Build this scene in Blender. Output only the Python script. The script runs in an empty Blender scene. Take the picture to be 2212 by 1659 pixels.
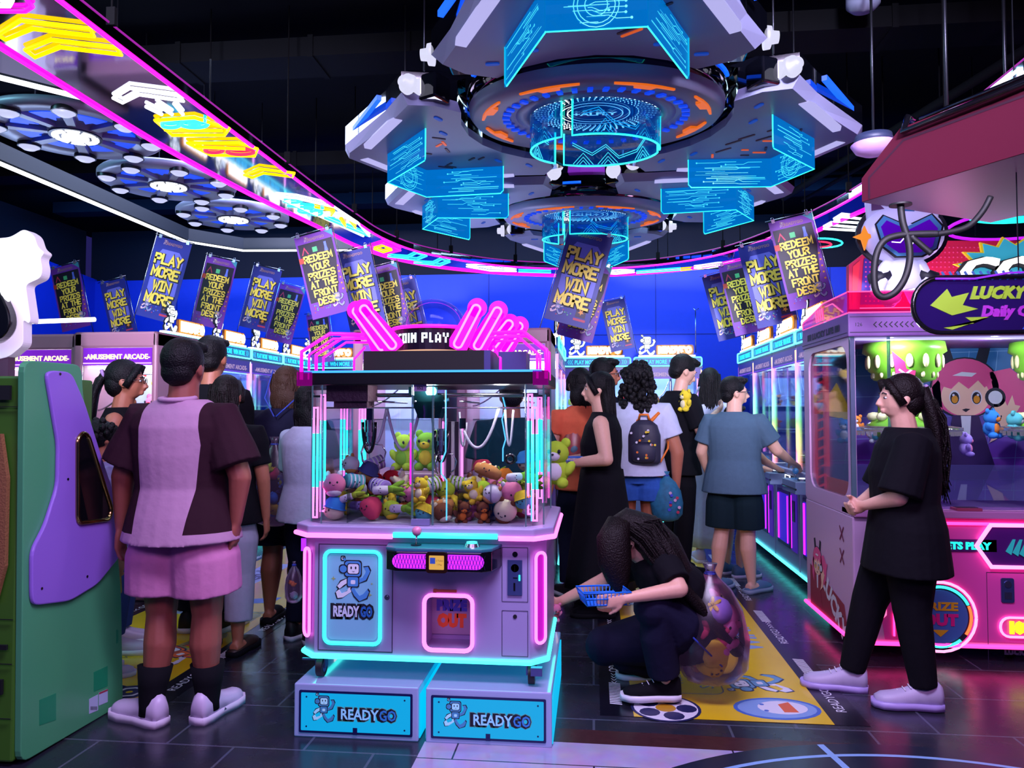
import bpy, math, random
from mathutils import Vector as V, Matrix as MX
R=math.radians; PI=math.pi; C=bpy.context.scene.collection; S=bpy.context.scene
random.seed(7)
# ---- camera, world, exposure, big lights -------------------------------------------------
CAMH=1.45; YAW=R(6.02); PIT=R(2.1); FP=1650.0
cd=bpy.data.cameras.new('camera'); cam=bpy.data.objects.new('camera',cd); C.objects.link(cam)
cam.location=(0,0,CAMH); cam.rotation_euler=(PI/2+PIT,0,YAW)
cd.sensor_width=36; cd.lens=36*FP/2212; cd.clip_end=100; S.camera=cam
S.view_settings.view_transform='Standard'; S.view_settings.look='None'; S.view_settings.gamma=1
S.view_settings.use_curve_mapping=False; S.view_settings.exposure=0.0
S.cycles.max_bounces=8; S.cycles.diffuse_bounces=2; S.cycles.glossy_bounces=3; S.cycles.transparent_max_bounces=28
S.cycles.transmission_bounces=4; S.cycles.sample_clamp_indirect=4; S.cycles.caustics_reflective=False; S.cycles.caustics_refractive=False
S.cycles.use_denoising=True
w=bpy.data.worlds.new('world'); S.world=w; w.use_nodes=True
w.node_tree.nodes['Background'].inputs[0].default_value=(.05,.04,.30,1); w.node_tree.nodes['Background'].inputs[1].default_value=.30
def area(n,loc,look,sx,sy,p,col):
    l=bpy.data.lights.new(n,'AREA'); l.shape='RECTANGLE'; l.size=sx; l.size_y=sy; l.energy=p; l.color=col
    o=bpy.data.objects.new(n,l); C.objects.link(o); o.location=loc
    o.rotation_euler=(V(look)-V(loc)).to_track_quat('-Z','Y').to_euler(); return o
def point(n,loc,p,col,r=.08):
    l=bpy.data.lights.new(n,'POINT'); l.energy=p; l.color=col; l.shadow_soft_size=r
    o=bpy.data.objects.new(n,l); C.objects.link(o); o.location=loc; return o
area('mall_fill',(-1.2,-2.0,3.9),(-1.2,3.8,.9),2.5,1.2,100,(.66,.45,1))  # this and the next: unseen stand-ins for neon machines behind the camera
area('mall_fill',(2.4,-1.5,3.9),(1.5,4.2,.8),1.5,1,60,(1,.3,.7))
area('mall_fill',(.3,1.6,4.1),(.3,3.0,0),2.5,.8,230,(.72,.6,1))  # overhead light added to brighten the marble strip
area('hall_fill',(-5.2,2.5,3.9),(-3.2,4.5,.5),1.2,1.2,60,(.35,.85,.9))  # overhead area light added as fill, no fixture modelled
area('wall_fill',(-4.5,8.6,3.95),(-4.5,11,2.3),5,.3,110,(.05,.25,1))  # both blue lights are added to brighten the back wall
area('wall_fill',(.8,8.9,3.95),(.8,11,2.3),5,.3,110,(.05,.25,1))
area('aisle_fill',(.8,7.3,3.9),(.8,7.3,0),1.0,3.2,120,(.5,.8,1))  # overhead fill added above both aisles, no fixtures modelled
area('aisle_fill',(-3,6.5,3.9),(-3,6.5,0),1.0,3.2,100,(.55,.65,1))
for x_,tx in ((-1.6,-2.9),(.9,1.3)): area('banner_fill',(x_,-1.2,3.5),(tx,7.2,2.7),.7,.4,52,(.8,.75,1)).data.spread=R(34)  # fill added behind the camera to brighten the banners
area('cabinet_top_fill',(-1.2,6.5,2.17),(-1.2,6.5,4),1.2,.5,14,(.6,.62,1))  # upward lights added to brighten the hanging undersides, no such fixtures
area('cabinet_top_fill',(-4.75,5.95,2.12),(-4.5,5.8,4),.6,.5,22,(.5,.65,1))
area('cabinet_top_fill',(2.2,5.3,2.1),(2.2,5.3,4),.5,.3,10,(1,.4,.8))
# ---- projection used to read real positions off the picture ------------------------------
def _ray(px,py):
    x=(px-1106)/FP; y=-(py-829.5)/FP; f=math.cos(PIT)-y*math.sin(PIT); u=math.sin(PIT)+y*math.cos(PIT); c,s=math.cos(YAW),math.sin(YAW)
    return V((x*c-f*s,x*s+f*c,u))
def at(px,py,Y): r=_ray(px,py); return V((0,0,CAMH))+r*(Y/r.y)
def onz(px,py,z): r=_ray(px,py); return V((0,0,CAMH))+r*((z-CAMH)/r.z)
def onx(px,py,x): r=_ray(px,py); return V((0,0,CAMH))+r*(x/r.x)
# ---- materials ---------------------------------------------------------------------------
def lin(h):
    if not isinstance(h,str): return tuple(h)
    c=[int(h[i:i+2],16)/255 for i in (0,2,4)]
    return tuple(x/12.92 if x<=.04045 else ((x+.055)/1.055)**2.4 for x in c)
MC={}
def M(name,col='808080',rough=.5,metal=0,em=0,bump=0,bs=40,var=0,spec=.5,coat=0,ecol=None):
    if name in MC: return MC[name]
    m=bpy.data.materials.new(name); m.use_nodes=True; nt=m.node_tree; b=nt.nodes['Principled BSDF']; c=lin(col)
    b.inputs['Base Color'].default_value=(*c,1); b.inputs['Roughness'].default_value=rough; b.inputs['Metallic'].default_value=metal
    b.inputs['Specular IOR Level'].default_value=spec; b.inputs['Coat Weight'].default_value=coat
    if em: b.inputs['Emission Color'].default_value=(*lin(ecol or col),1); b.inputs['Emission Strength'].default_value=em
    if bump or var:
        tc=nt.nodes.new('ShaderNodeTexCoord'); n=nt.nodes.new('ShaderNodeTexNoise'); n.inputs['Scale'].default_value=bs; nt.links.new(tc.outputs['Object'],n.inputs['Vector'])
        if bump:
            k=nt.nodes.new('ShaderNodeBump'); k.inputs['Strength'].default_value=bump; k.inputs['Distance'].default_value=.01
            nt.links.new(n.outputs['Fac'],k.inputs['Height']); nt.links.new(k.outputs['Normal'],b.inputs['Normal'])
        if var:
            r=nt.nodes.new('ShaderNodeMix'); r.data_type='RGBA'; nt.links.new(n.outputs['Fac'],r.inputs[0])
            r.inputs[6].default_value=(*[x*(1-var) for x in c],1); r.inputs[7].default_value=(*[min(1,x*(1+var)) for x in c],1)
            nt.links.new(r.outputs[2],b.inputs['Base Color'])
    MC[name]=m; return m
def glow(name,col,s): return M(name,'050505',.5,em=s,ecol=col)
def glass(name,tint='ffffff',gl=.12,emit=0,ecol='00aaff',op=0):
    if name in MC: return MC[name]
    m=bpy.data.materials.new(name); m.use_nodes=True; nt=m.node_tree; nt.nodes.clear(); N=nt.nodes.new; L=nt.links.new
    o=N('ShaderNodeOutputMaterial'); t=N('ShaderNodeBsdfTransparent'); t.inputs[0].default_value=(*lin(tint),1)
    g=N('ShaderNodeBsdfGlossy'); g.inputs['Roughness'].default_value=.03; f=N('ShaderNodeFresnel'); f.inputs[0].default_value=1.35
    mu=N('ShaderNodeMath'); mu.operation='MULTIPLY'; mu.inputs[1].default_value=gl*8; L(f.outputs[0],mu.inputs[0])
    x=N('ShaderNodeMixShader'); L(mu.outputs[0],x.inputs[0]); L(t.outputs[0],x.inputs[1]); L(g.outputs[0],x.inputs[2]); out=x
    if emit:
        e=N('ShaderNodeEmission'); e.inputs[0].default_value=(*lin(ecol),1); e.inputs[1].default_value=emit
        y=N('ShaderNodeMixShader'); y.inputs[0].default_value=op; L(out.outputs[0],y.inputs[1]); L(e.outputs[0],y.inputs[2]); out=y
    L(out.outputs[0],o.inputs[0]); MC[name]=m; return m
def rainbow(name,s=3,sc=1.1,off=0):
    if name in MC: return MC[name]
    m=M(name,'050505'); nt=m.node_tree; b=nt.nodes['Principled BSDF']; N=nt.nodes.new
    tc=N('ShaderNodeTexCoord'); sp=N('ShaderNodeSeparateXYZ'); a=N('ShaderNodeMath'); a.operation='MULTIPLY_ADD'; a.inputs[1].default_value=sc; a.inputs[2].default_value=off
    fr=N('ShaderNodeMath'); fr.operation='FRACT'; h=N('ShaderNodeCombineColor'); h.mode='HSV'; h.inputs[1].default_value=.72; h.inputs[2].default_value=1
    nt.links.new(tc.outputs['Object'],sp.inputs[0]); nt.links.new(sp.outputs[2],a.inputs[0]); nt.links.new(a.outputs[0],fr.inputs[0]); nt.links.new(fr.outputs[0],h.inputs[0])
    nt.links.new(h.outputs[0],b.inputs['Emission Color']); b.inputs['Emission Strength'].default_value=s; return m
PINK=glow('neon_magenta','ff10b8',3.2); PINKW=glow('neon_pink_core','ff6ad8',3.0); CYAN=glow('neon_cyan','30fff0',2.6); SKY=glow('neon_sky','1aa8ff',2.2)
BLUE=glow('neon_blue','0a50ff',2.2); WHITE=glow('lamp_white','f4f6ff',3.2); YEL=glow('neon_yellow','ffc400',2.8); ORG=glow('neon_orange','ff7a10',1.2)
VIO=glow('neon_violet','8a20ff',2.4); RED=glow('neon_red','ff2850',2.2)
BLACK=M('black_gloss','07070c',.2,coat=.3); BLK=M('black_matte','0a0a10',.6); STEEL=M('steel','b8bcc6',.25,1); DSTEEL=M('dark_steel','33363e',.35,.8)
WPL=M('white_cabinet_laminate','9a90c0',.38,bump=.02,bs=200); GPL=M('grey_plastic','8088a0',.4); CLEAR=glass('clear_acrylic','f4f8ff',.10); PAPER=M('white_paper','e8e8ee',.6)
INK=M('dark_ink','0c0d20',.6)
# ---- mesh builder ------------------------------------------------------------------------
class MB:
    def __init__(s,T=None): s.v=[];s.f=[];s.m=[];s.s=[];s.T=T or MX();s.mi=0;s.sm=False
    def add(s,vs,fs,sm=None):
        b=len(s.v); s.v+=[s.T@V(p) for p in vs]; s.f+=[tuple(i+b for i in f) for f in fs]; s.m+=[s.mi]*len(fs); s.s+=[s.sm if sm is None else sm]*len(fs); return s
    def box(s,x0,x1,y0,y1,z0,z1):
        return s.add([(x,y,z) for x in(x0,x1) for y in(y0,y1) for z in(z0,z1)],[(0,1,3,2),(4,6,7,5),(0,4,5,1),(2,3,7,6),(0,2,6,4),(1,5,7,3)],False)
    def prism(s,poly,z0,z1,sm=False):
        n=len(poly); a=sum(poly[i][0]*poly[(i+1)%n][1]-poly[(i+1)%n][0]*poly[i][1] for i in range(n))
        if a<0: poly=poly[::-1]
        s.add([(p[0],p[1],z0) for p in poly]+[(p[0],p[1],z1) for p in poly],[tuple(range(n))[::-1],tuple(range(n,2*n))],False)
        b=len(s.v)-2*n; s.f+=[(b+i,b+(i+1)%n,b+n+(i+1)%n,b+n+i) for i in range(n)]; s.m+=[s.mi]*n; s.s+=[sm]*n; return s
    def rings(s,rs,cap=True,closed=False,sm=True):
        n=len(rs[0]); k=len(rs); vs=[p for r in rs for p in r]; fs=[]
        for i in range(k if closed else k-1):
            a=i*n; b=((i+1)%k)*n
            fs+=[(a+j,a+(j+1)%n,b+(j+1)%n,b+j) for j in range(n)]
        if cap and not closed: fs+=[tuple(range(n))[::-1],tuple(range((k-1)*n,k*n))]
        return s.add(vs,fs,sm)
    def loft(s,pts,side=(1,0,0),n=16,cap=True,sm=True,closed=False,ph=0):
        P=[V(p[0]) for p in pts]; rs=[]; k=len(P); sd=V(side)
        for i in range(k):
            if closed: t=P[(i+1)%k]-P[i-1]
            else: t=P[min(i+1,k-1)]-P[max(i-1,0)]
            if t.length<1e-9: t=V((0,0,1))
            t.normalize(); u=sd-t*sd.dot(t)
            if u.length<1e-4: u=t.orthogonal()
            u.normalize(); w=t.cross(u); rx,ry=pts[i][1],pts[i][2]
            rs.append([P[i]+u*rx*math.cos(2*PI*j/n+ph)+w*ry*math.sin(2*PI*j/n+ph) for j in range(n)])
        return s.rings(rs,cap,closed,sm)
    def tube(s,pts,r,n=8,closed=False,cap=True):
        P=[V(p) for p in pts]; k=len(P); rr=r if isinstance(r,(list,tuple)) else [r]*k; rs=[]; u=None
        for i in range(k):
            if closed: t1=(P[i]-P[i-1]).normalized(); t2=(P[(i+1)%k]-P[i]).normalized()
            else: t1=(P[i]-P[max(i-1,0)]).normalized() if i else (P[1]-P[0]).normalized(); t2=(P[min(i+1,k-1)]-P[i]).normalized() if i<k-1 else t1
            t=(t1+t2); t=t.normalized() if t.length>1e-6 else t1
            if u is None: u=t.orthogonal().normalized()
            u=u-t*u.dot(t); u=u.normalized() if u.length>1e-5 else t.orthogonal().normalized(); w=t.cross(u)
            rs.append([P[i]+(u*math.cos(2*PI*j/n)+w*math.sin(2*PI*j/n))*rr[i] for j in range(n)])
        return s.rings(rs,cap,closed,True)
    def cap(s,a,b,ra,rb,n=12):   # round-ended limb
        a=V(a);b=V(b);d=(b-a); L=d.length or 1e-6; d=d/L
        return s.tube([a-d*ra*.95,a-d*ra*.6,a,b,b+d*rb*.6,b+d*rb*.95],[ra*.3,ra*.8,ra,rb,rb*.8,rb*.3],n)
    def lathe(s,pr,n=32,sm=True,cap=False):
        return s.rings([[(r*math.cos(2*PI*j/n),r*math.sin(2*PI*j/n),z) for j in range(n)] for r,z in pr],cap,False,sm)
    def cyl(s,c,r,h,n=20,ax='z',r2=None):
        c=V(c); d={'x':V((1,0,0)),'y':V((0,1,0)),'z':V((0,0,1))}[ax]; r2=r if r2 is None else r2
        T=s.T; s.T=T@MX.Translation(c)@d.to_track_quat('Z','Y').to_matrix().to_4x4()
        s.rings([[(q*math.cos(2*PI*j/n),q*math.sin(2*PI*j/n),z) for j in range(n)] for q,z in ((r,0),(r2,h))],False,False,True)
        s.add([(q*math.cos(2*PI*j/n),q*math.sin(2*PI*j/n),z) for q,z in ((r,0),(r2,h)) for j in range(n)],[tuple(range(n))[::-1],tuple(range(n,2*n))],False); s.T=T; return s
    def ell(s,c,r,n=14,m=9,rot=None):
        c=V(c); r=(r,r,r) if not isinstance(r,(tuple,list)) else r; Q=rot or MX.Identity(3)
        rs=[]
        for i in range(m):
            a=PI*(i+.02 if i==0 else (i-.02 if i==m-1 else i))/(m-1)
            rs.append([c+Q@V((r[0]*math.sin(a)*math.cos(2*PI*j/n),r[1]*math.sin(a)*math.sin(2*PI*j/n),-r[2]*math.cos(a))) for j in range(n)])
        return s.rings(rs,True,False,True)
    def ribbon(s,pts,w,z=0,d=.0,sm=False):   # mitred flat stroke in local xy
        P=[V((p[0],p[1],0)) for p in pts]; cl=(P[0]-P[-1]).length<1e-6
        if cl: P=P[:-1]
        k=len(P); L=[];Rr=[]; up=V((0,0,1))
        for i in range(k):
            if cl: a=(P[i]-P[i-1]).normalized(); b=(P[(i+1)%k]-P[i]).normalized()
            else:
                a=(P[i]-P[i-1]).normalized() if i else (P[1]-P[0]).normalized(); b=(P[i+1]-P[i]).normalized() if i<k-1 else a
            m=up.cross(a)+up.cross(b); m=m.normalized() if m.length>1e-6 else up.cross(a); q=w/2/max(.45,m.dot(up.cross(a)))
            c=P[i].copy()
            if not cl and i==0: c-=a*w*.4
            if not cl and i==k-1: c+=b*w*.4
            L.append(c+m*q); Rr.append(c-m*q)
        n=k; q=k if cl else k-1
        vs=[(p.x,p.y,z+d) for p in L]+[(p.x,p.y,z+d) for p in Rr]; fs=[(i,n+i,n+(i+1)%n,(i+1)%n) for i in range(q)]
        if d:
            vs+=[(p.x,p.y,z) for p in L]+[(p.x,p.y,z) for p in Rr]
            fs+=[(2*n+i,i,(i+1)%n,2*n+(i+1)%n) for i in range(q)]+[(n+i,3*n+i,3*n+(i+1)%n,n+(i+1)%n) for i in range(q)]
            if not cl: fs+=[(0,2*n,3*n,n),(k-1,n+k-1,3*n+k-1,2*n+k-1)]
        return s.add(vs,fs,sm)
    def mesh(s,name,mats):
        me=bpy.data.meshes.new(name); me.from_pydata(s.v,[],s.f); me.polygons.foreach_set('material_index',s.m); me.polygons.foreach_set('use_smooth',s.s)
        for m in (mats if isinstance(mats,(list,tuple)) else [mats]): me.materials.append(m)
        me.update(); return me
    def build(s,name,mats,parent=None,bev=0,remesh=0,smooth=0):
        o=bpy.data.objects.new(name,s.mesh(name,mats)); C.objects.link(o)
        if parent: o.parent=parent
        if bev: b=o.modifiers.new('b','BEVEL'); b.width=bev; b.segments=2; b.limit_method='ANGLE'
        if remesh:
            r=o.modifiers.new('r','REMESH'); r.mode='VOXEL'; r.voxel_size=remesh; r.use_smooth_shade=True
            q=o.modifiers.new('s','SMOOTH'); q.factor=.5; q.iterations=smooth or 4
        return o
def tag(o,label=None,cat=None,group=None,kind=None):
    for k,x in (('label',label),('category',cat),('group',group),('kind',kind)):
        if x: o[k]=x
    return o
def thing(name,label,cat,loc=(0,0,0),rz=0,group=None):
    o=bpy.data.objects.new(name,None); C.objects.link(o); o.location=loc; o.rotation_euler=(0,0,rz); o.empty_display_size=.1
    return tag(o,label,cat,group)
def struct(mb,name,m,**k): return tag(mb.build(name,m,**k),kind='structure')
def dup(o,parent=None):
    c=o.copy(); C.objects.link(c)
    if parent: c.parent=parent
    for ch in o.children: dup(ch,c)
    return c
def sm3(P,n=5):
    P=[V(p) for p in P]; o=[]
    for i in range(len(P)-1):
        p0,p1,p2,p3=[P[max(0,min(len(P)-1,i+d))] for d in (-1,0,1,2)]
        for k in range(n): s=k/n; o.append(.5*((2*p1)+(p2-p0)*s+(2*p0-5*p1+4*p2-p3)*s*s+(3*p1-p0-3*p2+p3)*s**3))
    return o+[P[-1]]
def PF(x=0,y=0,z=0,s=1): return MX.Translation((x,y,z))@MX.Rotation(PI/2,4,'X')@MX.Scale(s,4)   # drawing plane facing -Y
GL={k:[[(int(q[0]),int(q[1])) for q in st.split()] for st in v.split('|')] for k,v in {
'A':'00 26 40|12 32','C':'45 36 16 05 01 10 30 41','D':'00 06 26 44 42 20 00','E':'40 00 06 46|03 33','F':'00 06 46|03 33','H':'00 06|40 46|03 43',
'I':'00 20|10 16|06 26','K':'00 06|46 03 40','L':'06 00 40','M':'00 06 22 46 40','N':'00 06 40 46','O':'10 01 05 16 36 45 41 30 10','P':'00 06 36 45 44 33 03',
'R':'00 06 36 45 44 33 03|23 40','S':'45 36 16 05 04 13 33 42 41 30 10 01','T':'06 46|26 20','U':'06 01 10 30 41 46','W':'06 10 24 30 46','Y':'06 23 46|23 20','Z':'06 46 00 40',
'X':'00 46|06 40','G':'45 36 16 05 01 10 30 41 43 23','B':'00 06 36 45 44 33 03|33 42 41 30 00',
'<':'36 03 30','>':'06 33 00'}.items()}
def stext(mb,t,cx,cy,h,sw,z=0,d=0,asp=.8,jit=0,arr=1.45):
    u=h/6; ws=[0 if c==' ' else max(p[0] for st in GL[c] for p in st) for c in t]; tot=sum((x if c!=' ' else 2) for x,c in zip(ws,t))+arr*(len(t)-1)
    x=cx-tot*u*asp/2; rnd=random.Random(t)
    for c,wd in zip(t,ws):
        if c!=' ':
            dy=rnd.uniform(-jit,jit)*h
            for k,st in enumerate(GL[c]): mb.ribbon([(x+p[0]*u*asp,cy-h/2+dy+p[1]*u) for p in st],sw,z+k*.0002,d)
        x+=((wd if c!=' ' else 2)+arr)*u*asp
FC={}
def btext(mb,t,cx,cy,h,z=0,d=0,bold=0,wid=None,mir=False,shear=0):
    k=(t,round(bold/h,3),round(d/h,3),shear)
    if k not in FC:
        c=bpy.data.curves.new('t','FONT'); c.body=t; c.size=1; c.offset=bold/h; c.extrude=d/h/2; c.resolution_u=2; c.align_x='CENTER'; c.shear=shear
        o=bpy.data.objects.new('t',c); C.objects.link(o); dg=bpy.context.evaluated_depsgraph_get(); dg.update(); me=o.evaluated_get(dg).to_mesh()
        FC[k]=([tuple(v.co) for v in me.vertices],[tuple(p.vertices) for p in me.polygons]); bpy.data.objects.remove(o); bpy.data.curves.remove(c)
    vs,fs=FC[k]; xs=[v[0] for v in vs]; s=h/.72; W=(max(xs)-min(xs))*s; mx=(max(xs)+min(xs))/2; q=(wid/W if wid else 1)*(-1 if mir else 1)
    mb.add([(cx+(v[0]-mx)*s*q,cy-h/2+v[1]*s,z+(v[2]+(d/h/2))*s*(d>0)) for v in vs],[f[::-1] for f in fs] if mir else fs,False)
def rrect(x0,x1,y0,y1,r,k=4):
    p=[]
    for cx,cy,a in ((x1-r,y1-r,0),(x0+r,y1-r,PI/2),(x0+r,y0+r,PI),(x1-r,y0+r,1.5*PI)): p+=[(cx+r*math.cos(a+PI/2*i/k),cy+r*math.sin(a+PI/2*i/k)) for i in range(k+1)]
    return p
def circ(cx,cy,r,n=24,a0=0,a1=2*PI,ry=None):
    full=abs(a1-a0-2*PI)<1e-6; ry=r if ry is None else ry
    return [(cx+r*math.cos(a0+(a1-a0)*i/(n if full else n-1)),cy+ry*math.sin(a0+(a1-a0)*i/(n if full else n-1))) for i in range(n)]
def ntube(mb,pl,z,r,closed=True,n=8): return mb.tube([(p[0],p[1],z) for p in pl],r,n,closed)
def robot(mb,cx,cy,s,ink=0,body=1,face=2,z=0,d=.002,outl=True):   # running robot emblem: layers of flat relief
    def P(poly,mi,k): mb.mi=mi; mb.prism([(cx+x*s,cy+y*s) for x,y in poly],z,z+d*k)
    parts=[rrect(-.24,.26,.28,.74,.1),rrect(-.15,.18,-.02,.26,.05),circ(-.29,.5,.11,14),[(-.16,.22),(-.36,.12),(-.48,-.02),(-.40,-.1),(-.26,.02),(-.12,.1)],
      [(.16,.2),(.34,.26),(.42,.44),(.36,.56),(.48,.58),(.55,.44),(.42,.18),(.2,.08)],[(-.1,0),(-.16,-.16),(-.34,-.24),(-.42,-.12),(-.52,-.2),(-.46,-.38),(-.3,-.36),(0,-.16),(.02,0)],
      [(.02,0),(.12,-.18),(.22,-.3),(.34,-.24),(.46,-.1),(.52,-.18),(.44,-.36),(.22,-.46),(.06,-.3),(-.04,-.12)],circ(-.3,.82,.05,10),[(-.3,.8),(-.22,.7),(-.17,.73),(-.26,.84)]]
    for k,p in enumerate(parts[3:]+parts[:3]):
        mx=sum(q[0] for q in p)/len(p); my=sum(q[1] for q in p)/len(p)
        if outl: P([(q[0]+.03*(1 if q[0]>mx else -1),q[1]+.03*(1 if q[1]>my else -1)) for q in p],ink,1+.12*k)
        P(p,body if k%2 or k>4 else (face if outl else body),1.06+.12*k)
    P(rrect(-.17,.22,.34,.68,.08),ink,2.0); P(rrect(-.145,.195,.365,.655,.07),face,2.2)
    P(circ(-.04,.54,.025,8,ry=.045),ink,2.5); P(circ(.1,.54,.025,8,ry=.045),ink,2.5); P([(-.02,.44),(.03,.41),(.08,.44),(.03,.43)],ink,2.5); P(rrect(-.05,.09,.05,.17,.03),face,2.3)
# ---- the room -------------------------------------------------------------------------------
def tilemat(name,c1,c2,gr,sx,sy,rough,mw=.012,bump=.15):
    m=M(name,c1,rough); nt=m.node_tree; b=nt.nodes['Principled BSDF']; N=nt.nodes.new; L=nt.links.new
    tc=N('ShaderNodeTexCoord'); br=N('ShaderNodeTexBrick'); br.inputs['Color1'].default_value=(*lin(c1),1); br.inputs['Color2'].default_value=(*lin(c2),1); br.inputs['Mortar'].default_value=(*lin(gr),1)
    br.inputs['Scale'].default_value=1; br.inputs['Brick Width'].default_value=sx; br.inputs['Row Height'].default_value=sy; br.inputs['Mortar Size'].default_value=mw/2; br.offset=.5
    L(tc.outputs['Object'],br.inputs['Vector']); n=N('ShaderNodeTexNoise'); n.inputs['Scale'].default_value=9; n.inputs['Detail'].default_value=8; L(tc.outputs['Object'],n.inputs['Vector'])
    x=N('ShaderNodeMix'); x.data_type='RGBA'; x.blend_type='MULTIPLY'; x.inputs[0].default_value=.55; L(br.outputs['Color'],x.inputs[6]); L(n.outputs['Color'],x.inputs[7]); L(x.outputs[2],b.inputs['Base Color'])
    k=N('ShaderNodeBump'); k.inputs['Strength'].default_value=bump; k.inputs['Distance'].default_value=.006; L(n.outputs['Fac'],k.inputs['Height']); L(k.outputs[0],b.inputs['Normal'])
    mr=N('ShaderNodeMapRange'); mr.inputs[3].default_value=rough-.08; mr.inputs[4].default_value=rough+.12; L(n.outputs['Fac'],mr.inputs[0]); L(mr.outputs[0],b.inputs['Roughness']); return m
FT=tilemat('slate_floor_tile','2e2f3c','262836','565a6c',.62,.46,.24)
b=MB(); b.box(-8,6,1.0,11.1,-.1,0); struct(b,'floor',FT)
b=MB(); b.prism([(-.74,1.0),(1.15,1.0),(1.15,3.40),(-.18,3.415),(-.74,3.36)],-.1,.001)
struct(b,'trim_1',tilemat('lilac_marble_tile','c4b8dc','b8aed4','3a3848',1.18,1.6,.13,.008,.03))
b=MB(); b.prism([(-.17,3.416),(1.15,3.402),(1.15,3.53),(-.17,3.56)],-.1,.0015); struct(b,'trim_2',M('brown_wood_threshold','3a1f22',.3,bump=.1,bs=30,var=.4))
b=MB(); b.box(-8,6,.5,11.4,4.25,4.35); struct(b,'ceiling',M('black_ceiling_paint','010104',.9,spec=.1))
WB=M('blue_wall_paint','1440c8',.55,bump=.02,bs=15,var=.06)
b=MB(); b.box(-7.7,6,11,11.1,0,3.47); struct(b,'wall_back',WB)
b=MB(MX.Translation((-7.7,11.05,0))@MX.Rotation(R(-78),4,'Z')); b.box(0,2.8,-.05,.05,0,3.5); struct(b,'wall_left',WB)
b=MB(); b.box(-7.75,6,11.06,11.2,3.47,4.25); b.box(-7.9,-7.8,.5,11,0,4.25); struct(b,'wall_upper',M('black_wall_paint','0a0b14',.8))
for k,x in enumerate((-6.3,-5.1,-3.9,-2.7,-1.5,-.3,.9,2.1,3.3)):
    b=MB(); b.box(x-.006,x+.006,10.992,11.0,1.6,3.47); struct(b,'trim_%d'%(k+3),M('wall_joint','0a2890',.6))
b=MB(); b.box(-7.7,6,10.992,11,2.55,2.562); struct(b,'trim_13',M('wall_joint','0a2890',.6))
# dark services under the ceiling
DK=M('dark_duct_metal','030408',.8,spec=.1,var=.3,bs=4)
for k,(y,z,w_) in enumerate(((5.2,4.0,.35),(7.4,3.95,.3),(9.2,4.05,.25),(3.6,4.05,.2))):
    t=MB(); t.box(-7,5.8,y,y+w_,z,z+.14); t.T=MX()
    for x in range(-6,6): t.box(x-.02,x+.02,y-.012,y+w_+.012,z-.012,z+.15)
    o=t.build('ceiling_duct',DK); tag(o,['black square duct crossing the ceiling above the near hanging saucer','black square duct crossing the ceiling between the two saucers','black square duct crossing the ceiling near the blue back wall','black narrow duct on the ceiling in front of the large saucer'][k],'duct')
t=MB(); t.tube([(3.1,3.4,3.75),(2.05,8.4,3.75)],.035); t.tube([(3.3,3.4,3.72),(2.25,8.4,3.72)],.02)
for k in range(7): y=3.8+k*.7; x=3.1-(y-3.4)*.21; t.tube([(x,y,3.75),(x,y,4.26)],.006,6)
tag(t.build('ceiling_pipe',DK),'pair of dark pipes under the ceiling above the hanging rod','pipe')
# pale dish hanging on the right, plastic with weak emission
c=onz(1887,318,3.0); t=thing('hanging_dish','pale dish shaped fixture hanging on a thin rod beside the dark red fascia','lamp',(c.x,c.y,3.02))
m=MB(); m.lathe([(.001,-.07),(.06,-.065),(.1,-.045),(.125,-.005),(.12,0),(.001,0)]); m.build('dish',M('lilac_plastic','b08cc8',.4,em=.25,ecol='b070c8'),t)
m=MB(); m.lathe([(.001,.05),(.1,.05),(.11,0),(.001,0)]); m.build('collar',M('slate_plastic','27304c',.5),t)
m=MB(); m.tube([(0,0,.05),(0,0,1.24)],.008,8); m.build('rod',DSTEEL,t)
c=onz(1865,42,3.9); t=thing('ceiling_dome','small dim grey dome fixed near the top of the hanging rod','dome',(c.x,c.y,3.98)); m=MB(); m.lathe([(.001,-.03),(.07,-.02),(.1,.01),(.1,.27),(.001,.27)]); m.build('dome',GPL,t)
# ---- floor graphics ---------------------------------------------------------------------------
YM=M('yellow_floor_vinyl','d8b818',.22,bump=.04,bs=6,var=.06); BV=M('black_floor_vinyl','10101c',.25); LB=M('pale_blue_print','7a9cd0',.3); WV=M('white_print','d8d8e4',.35); NV=M('navy_print','1c2050',.35); RP=M('orange_print','d86030',.4); BP=M('blue_print','3a62b8',.35)
def mat(name,label,x0,x1,y0,y1,deco):
    t=thing(name,label,'floor sticker',((x0+x1)/2,y0,0))
    w_=(x1-x0)/2; m=MB(); m.box(-w_-.16,w_+.16,-.0,y1-y0,.0,.002); m.build('border',BV,t)
    m=MB(); m.box(-w_,w_,.0,y1-y0-.05,.002,.003); m.build('yellow_field',YM,t)
    m=MB()
    for sx in (-1,1):
        for k in range(int((y1-y0)/1.1)):
            m.T=MX.Translation((sx*(w_+.08),.55+k*1.1,.0022))@MX.Rotation(R(-90 if sx<0 else 90),4,'Z')@MX.Scale(1,4); btext(m,'READYGO >>>>',-.14,0,.05,0)
            for q in range(14): m.prism([(.1+q*.022,-.03),(.112+q*.022,-.03),(.122+q*.022,.03),(.11+q*.022,.03)],0,.0004)
    m.build('border_lettering',WV,t); deco(t,w_); return t
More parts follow.
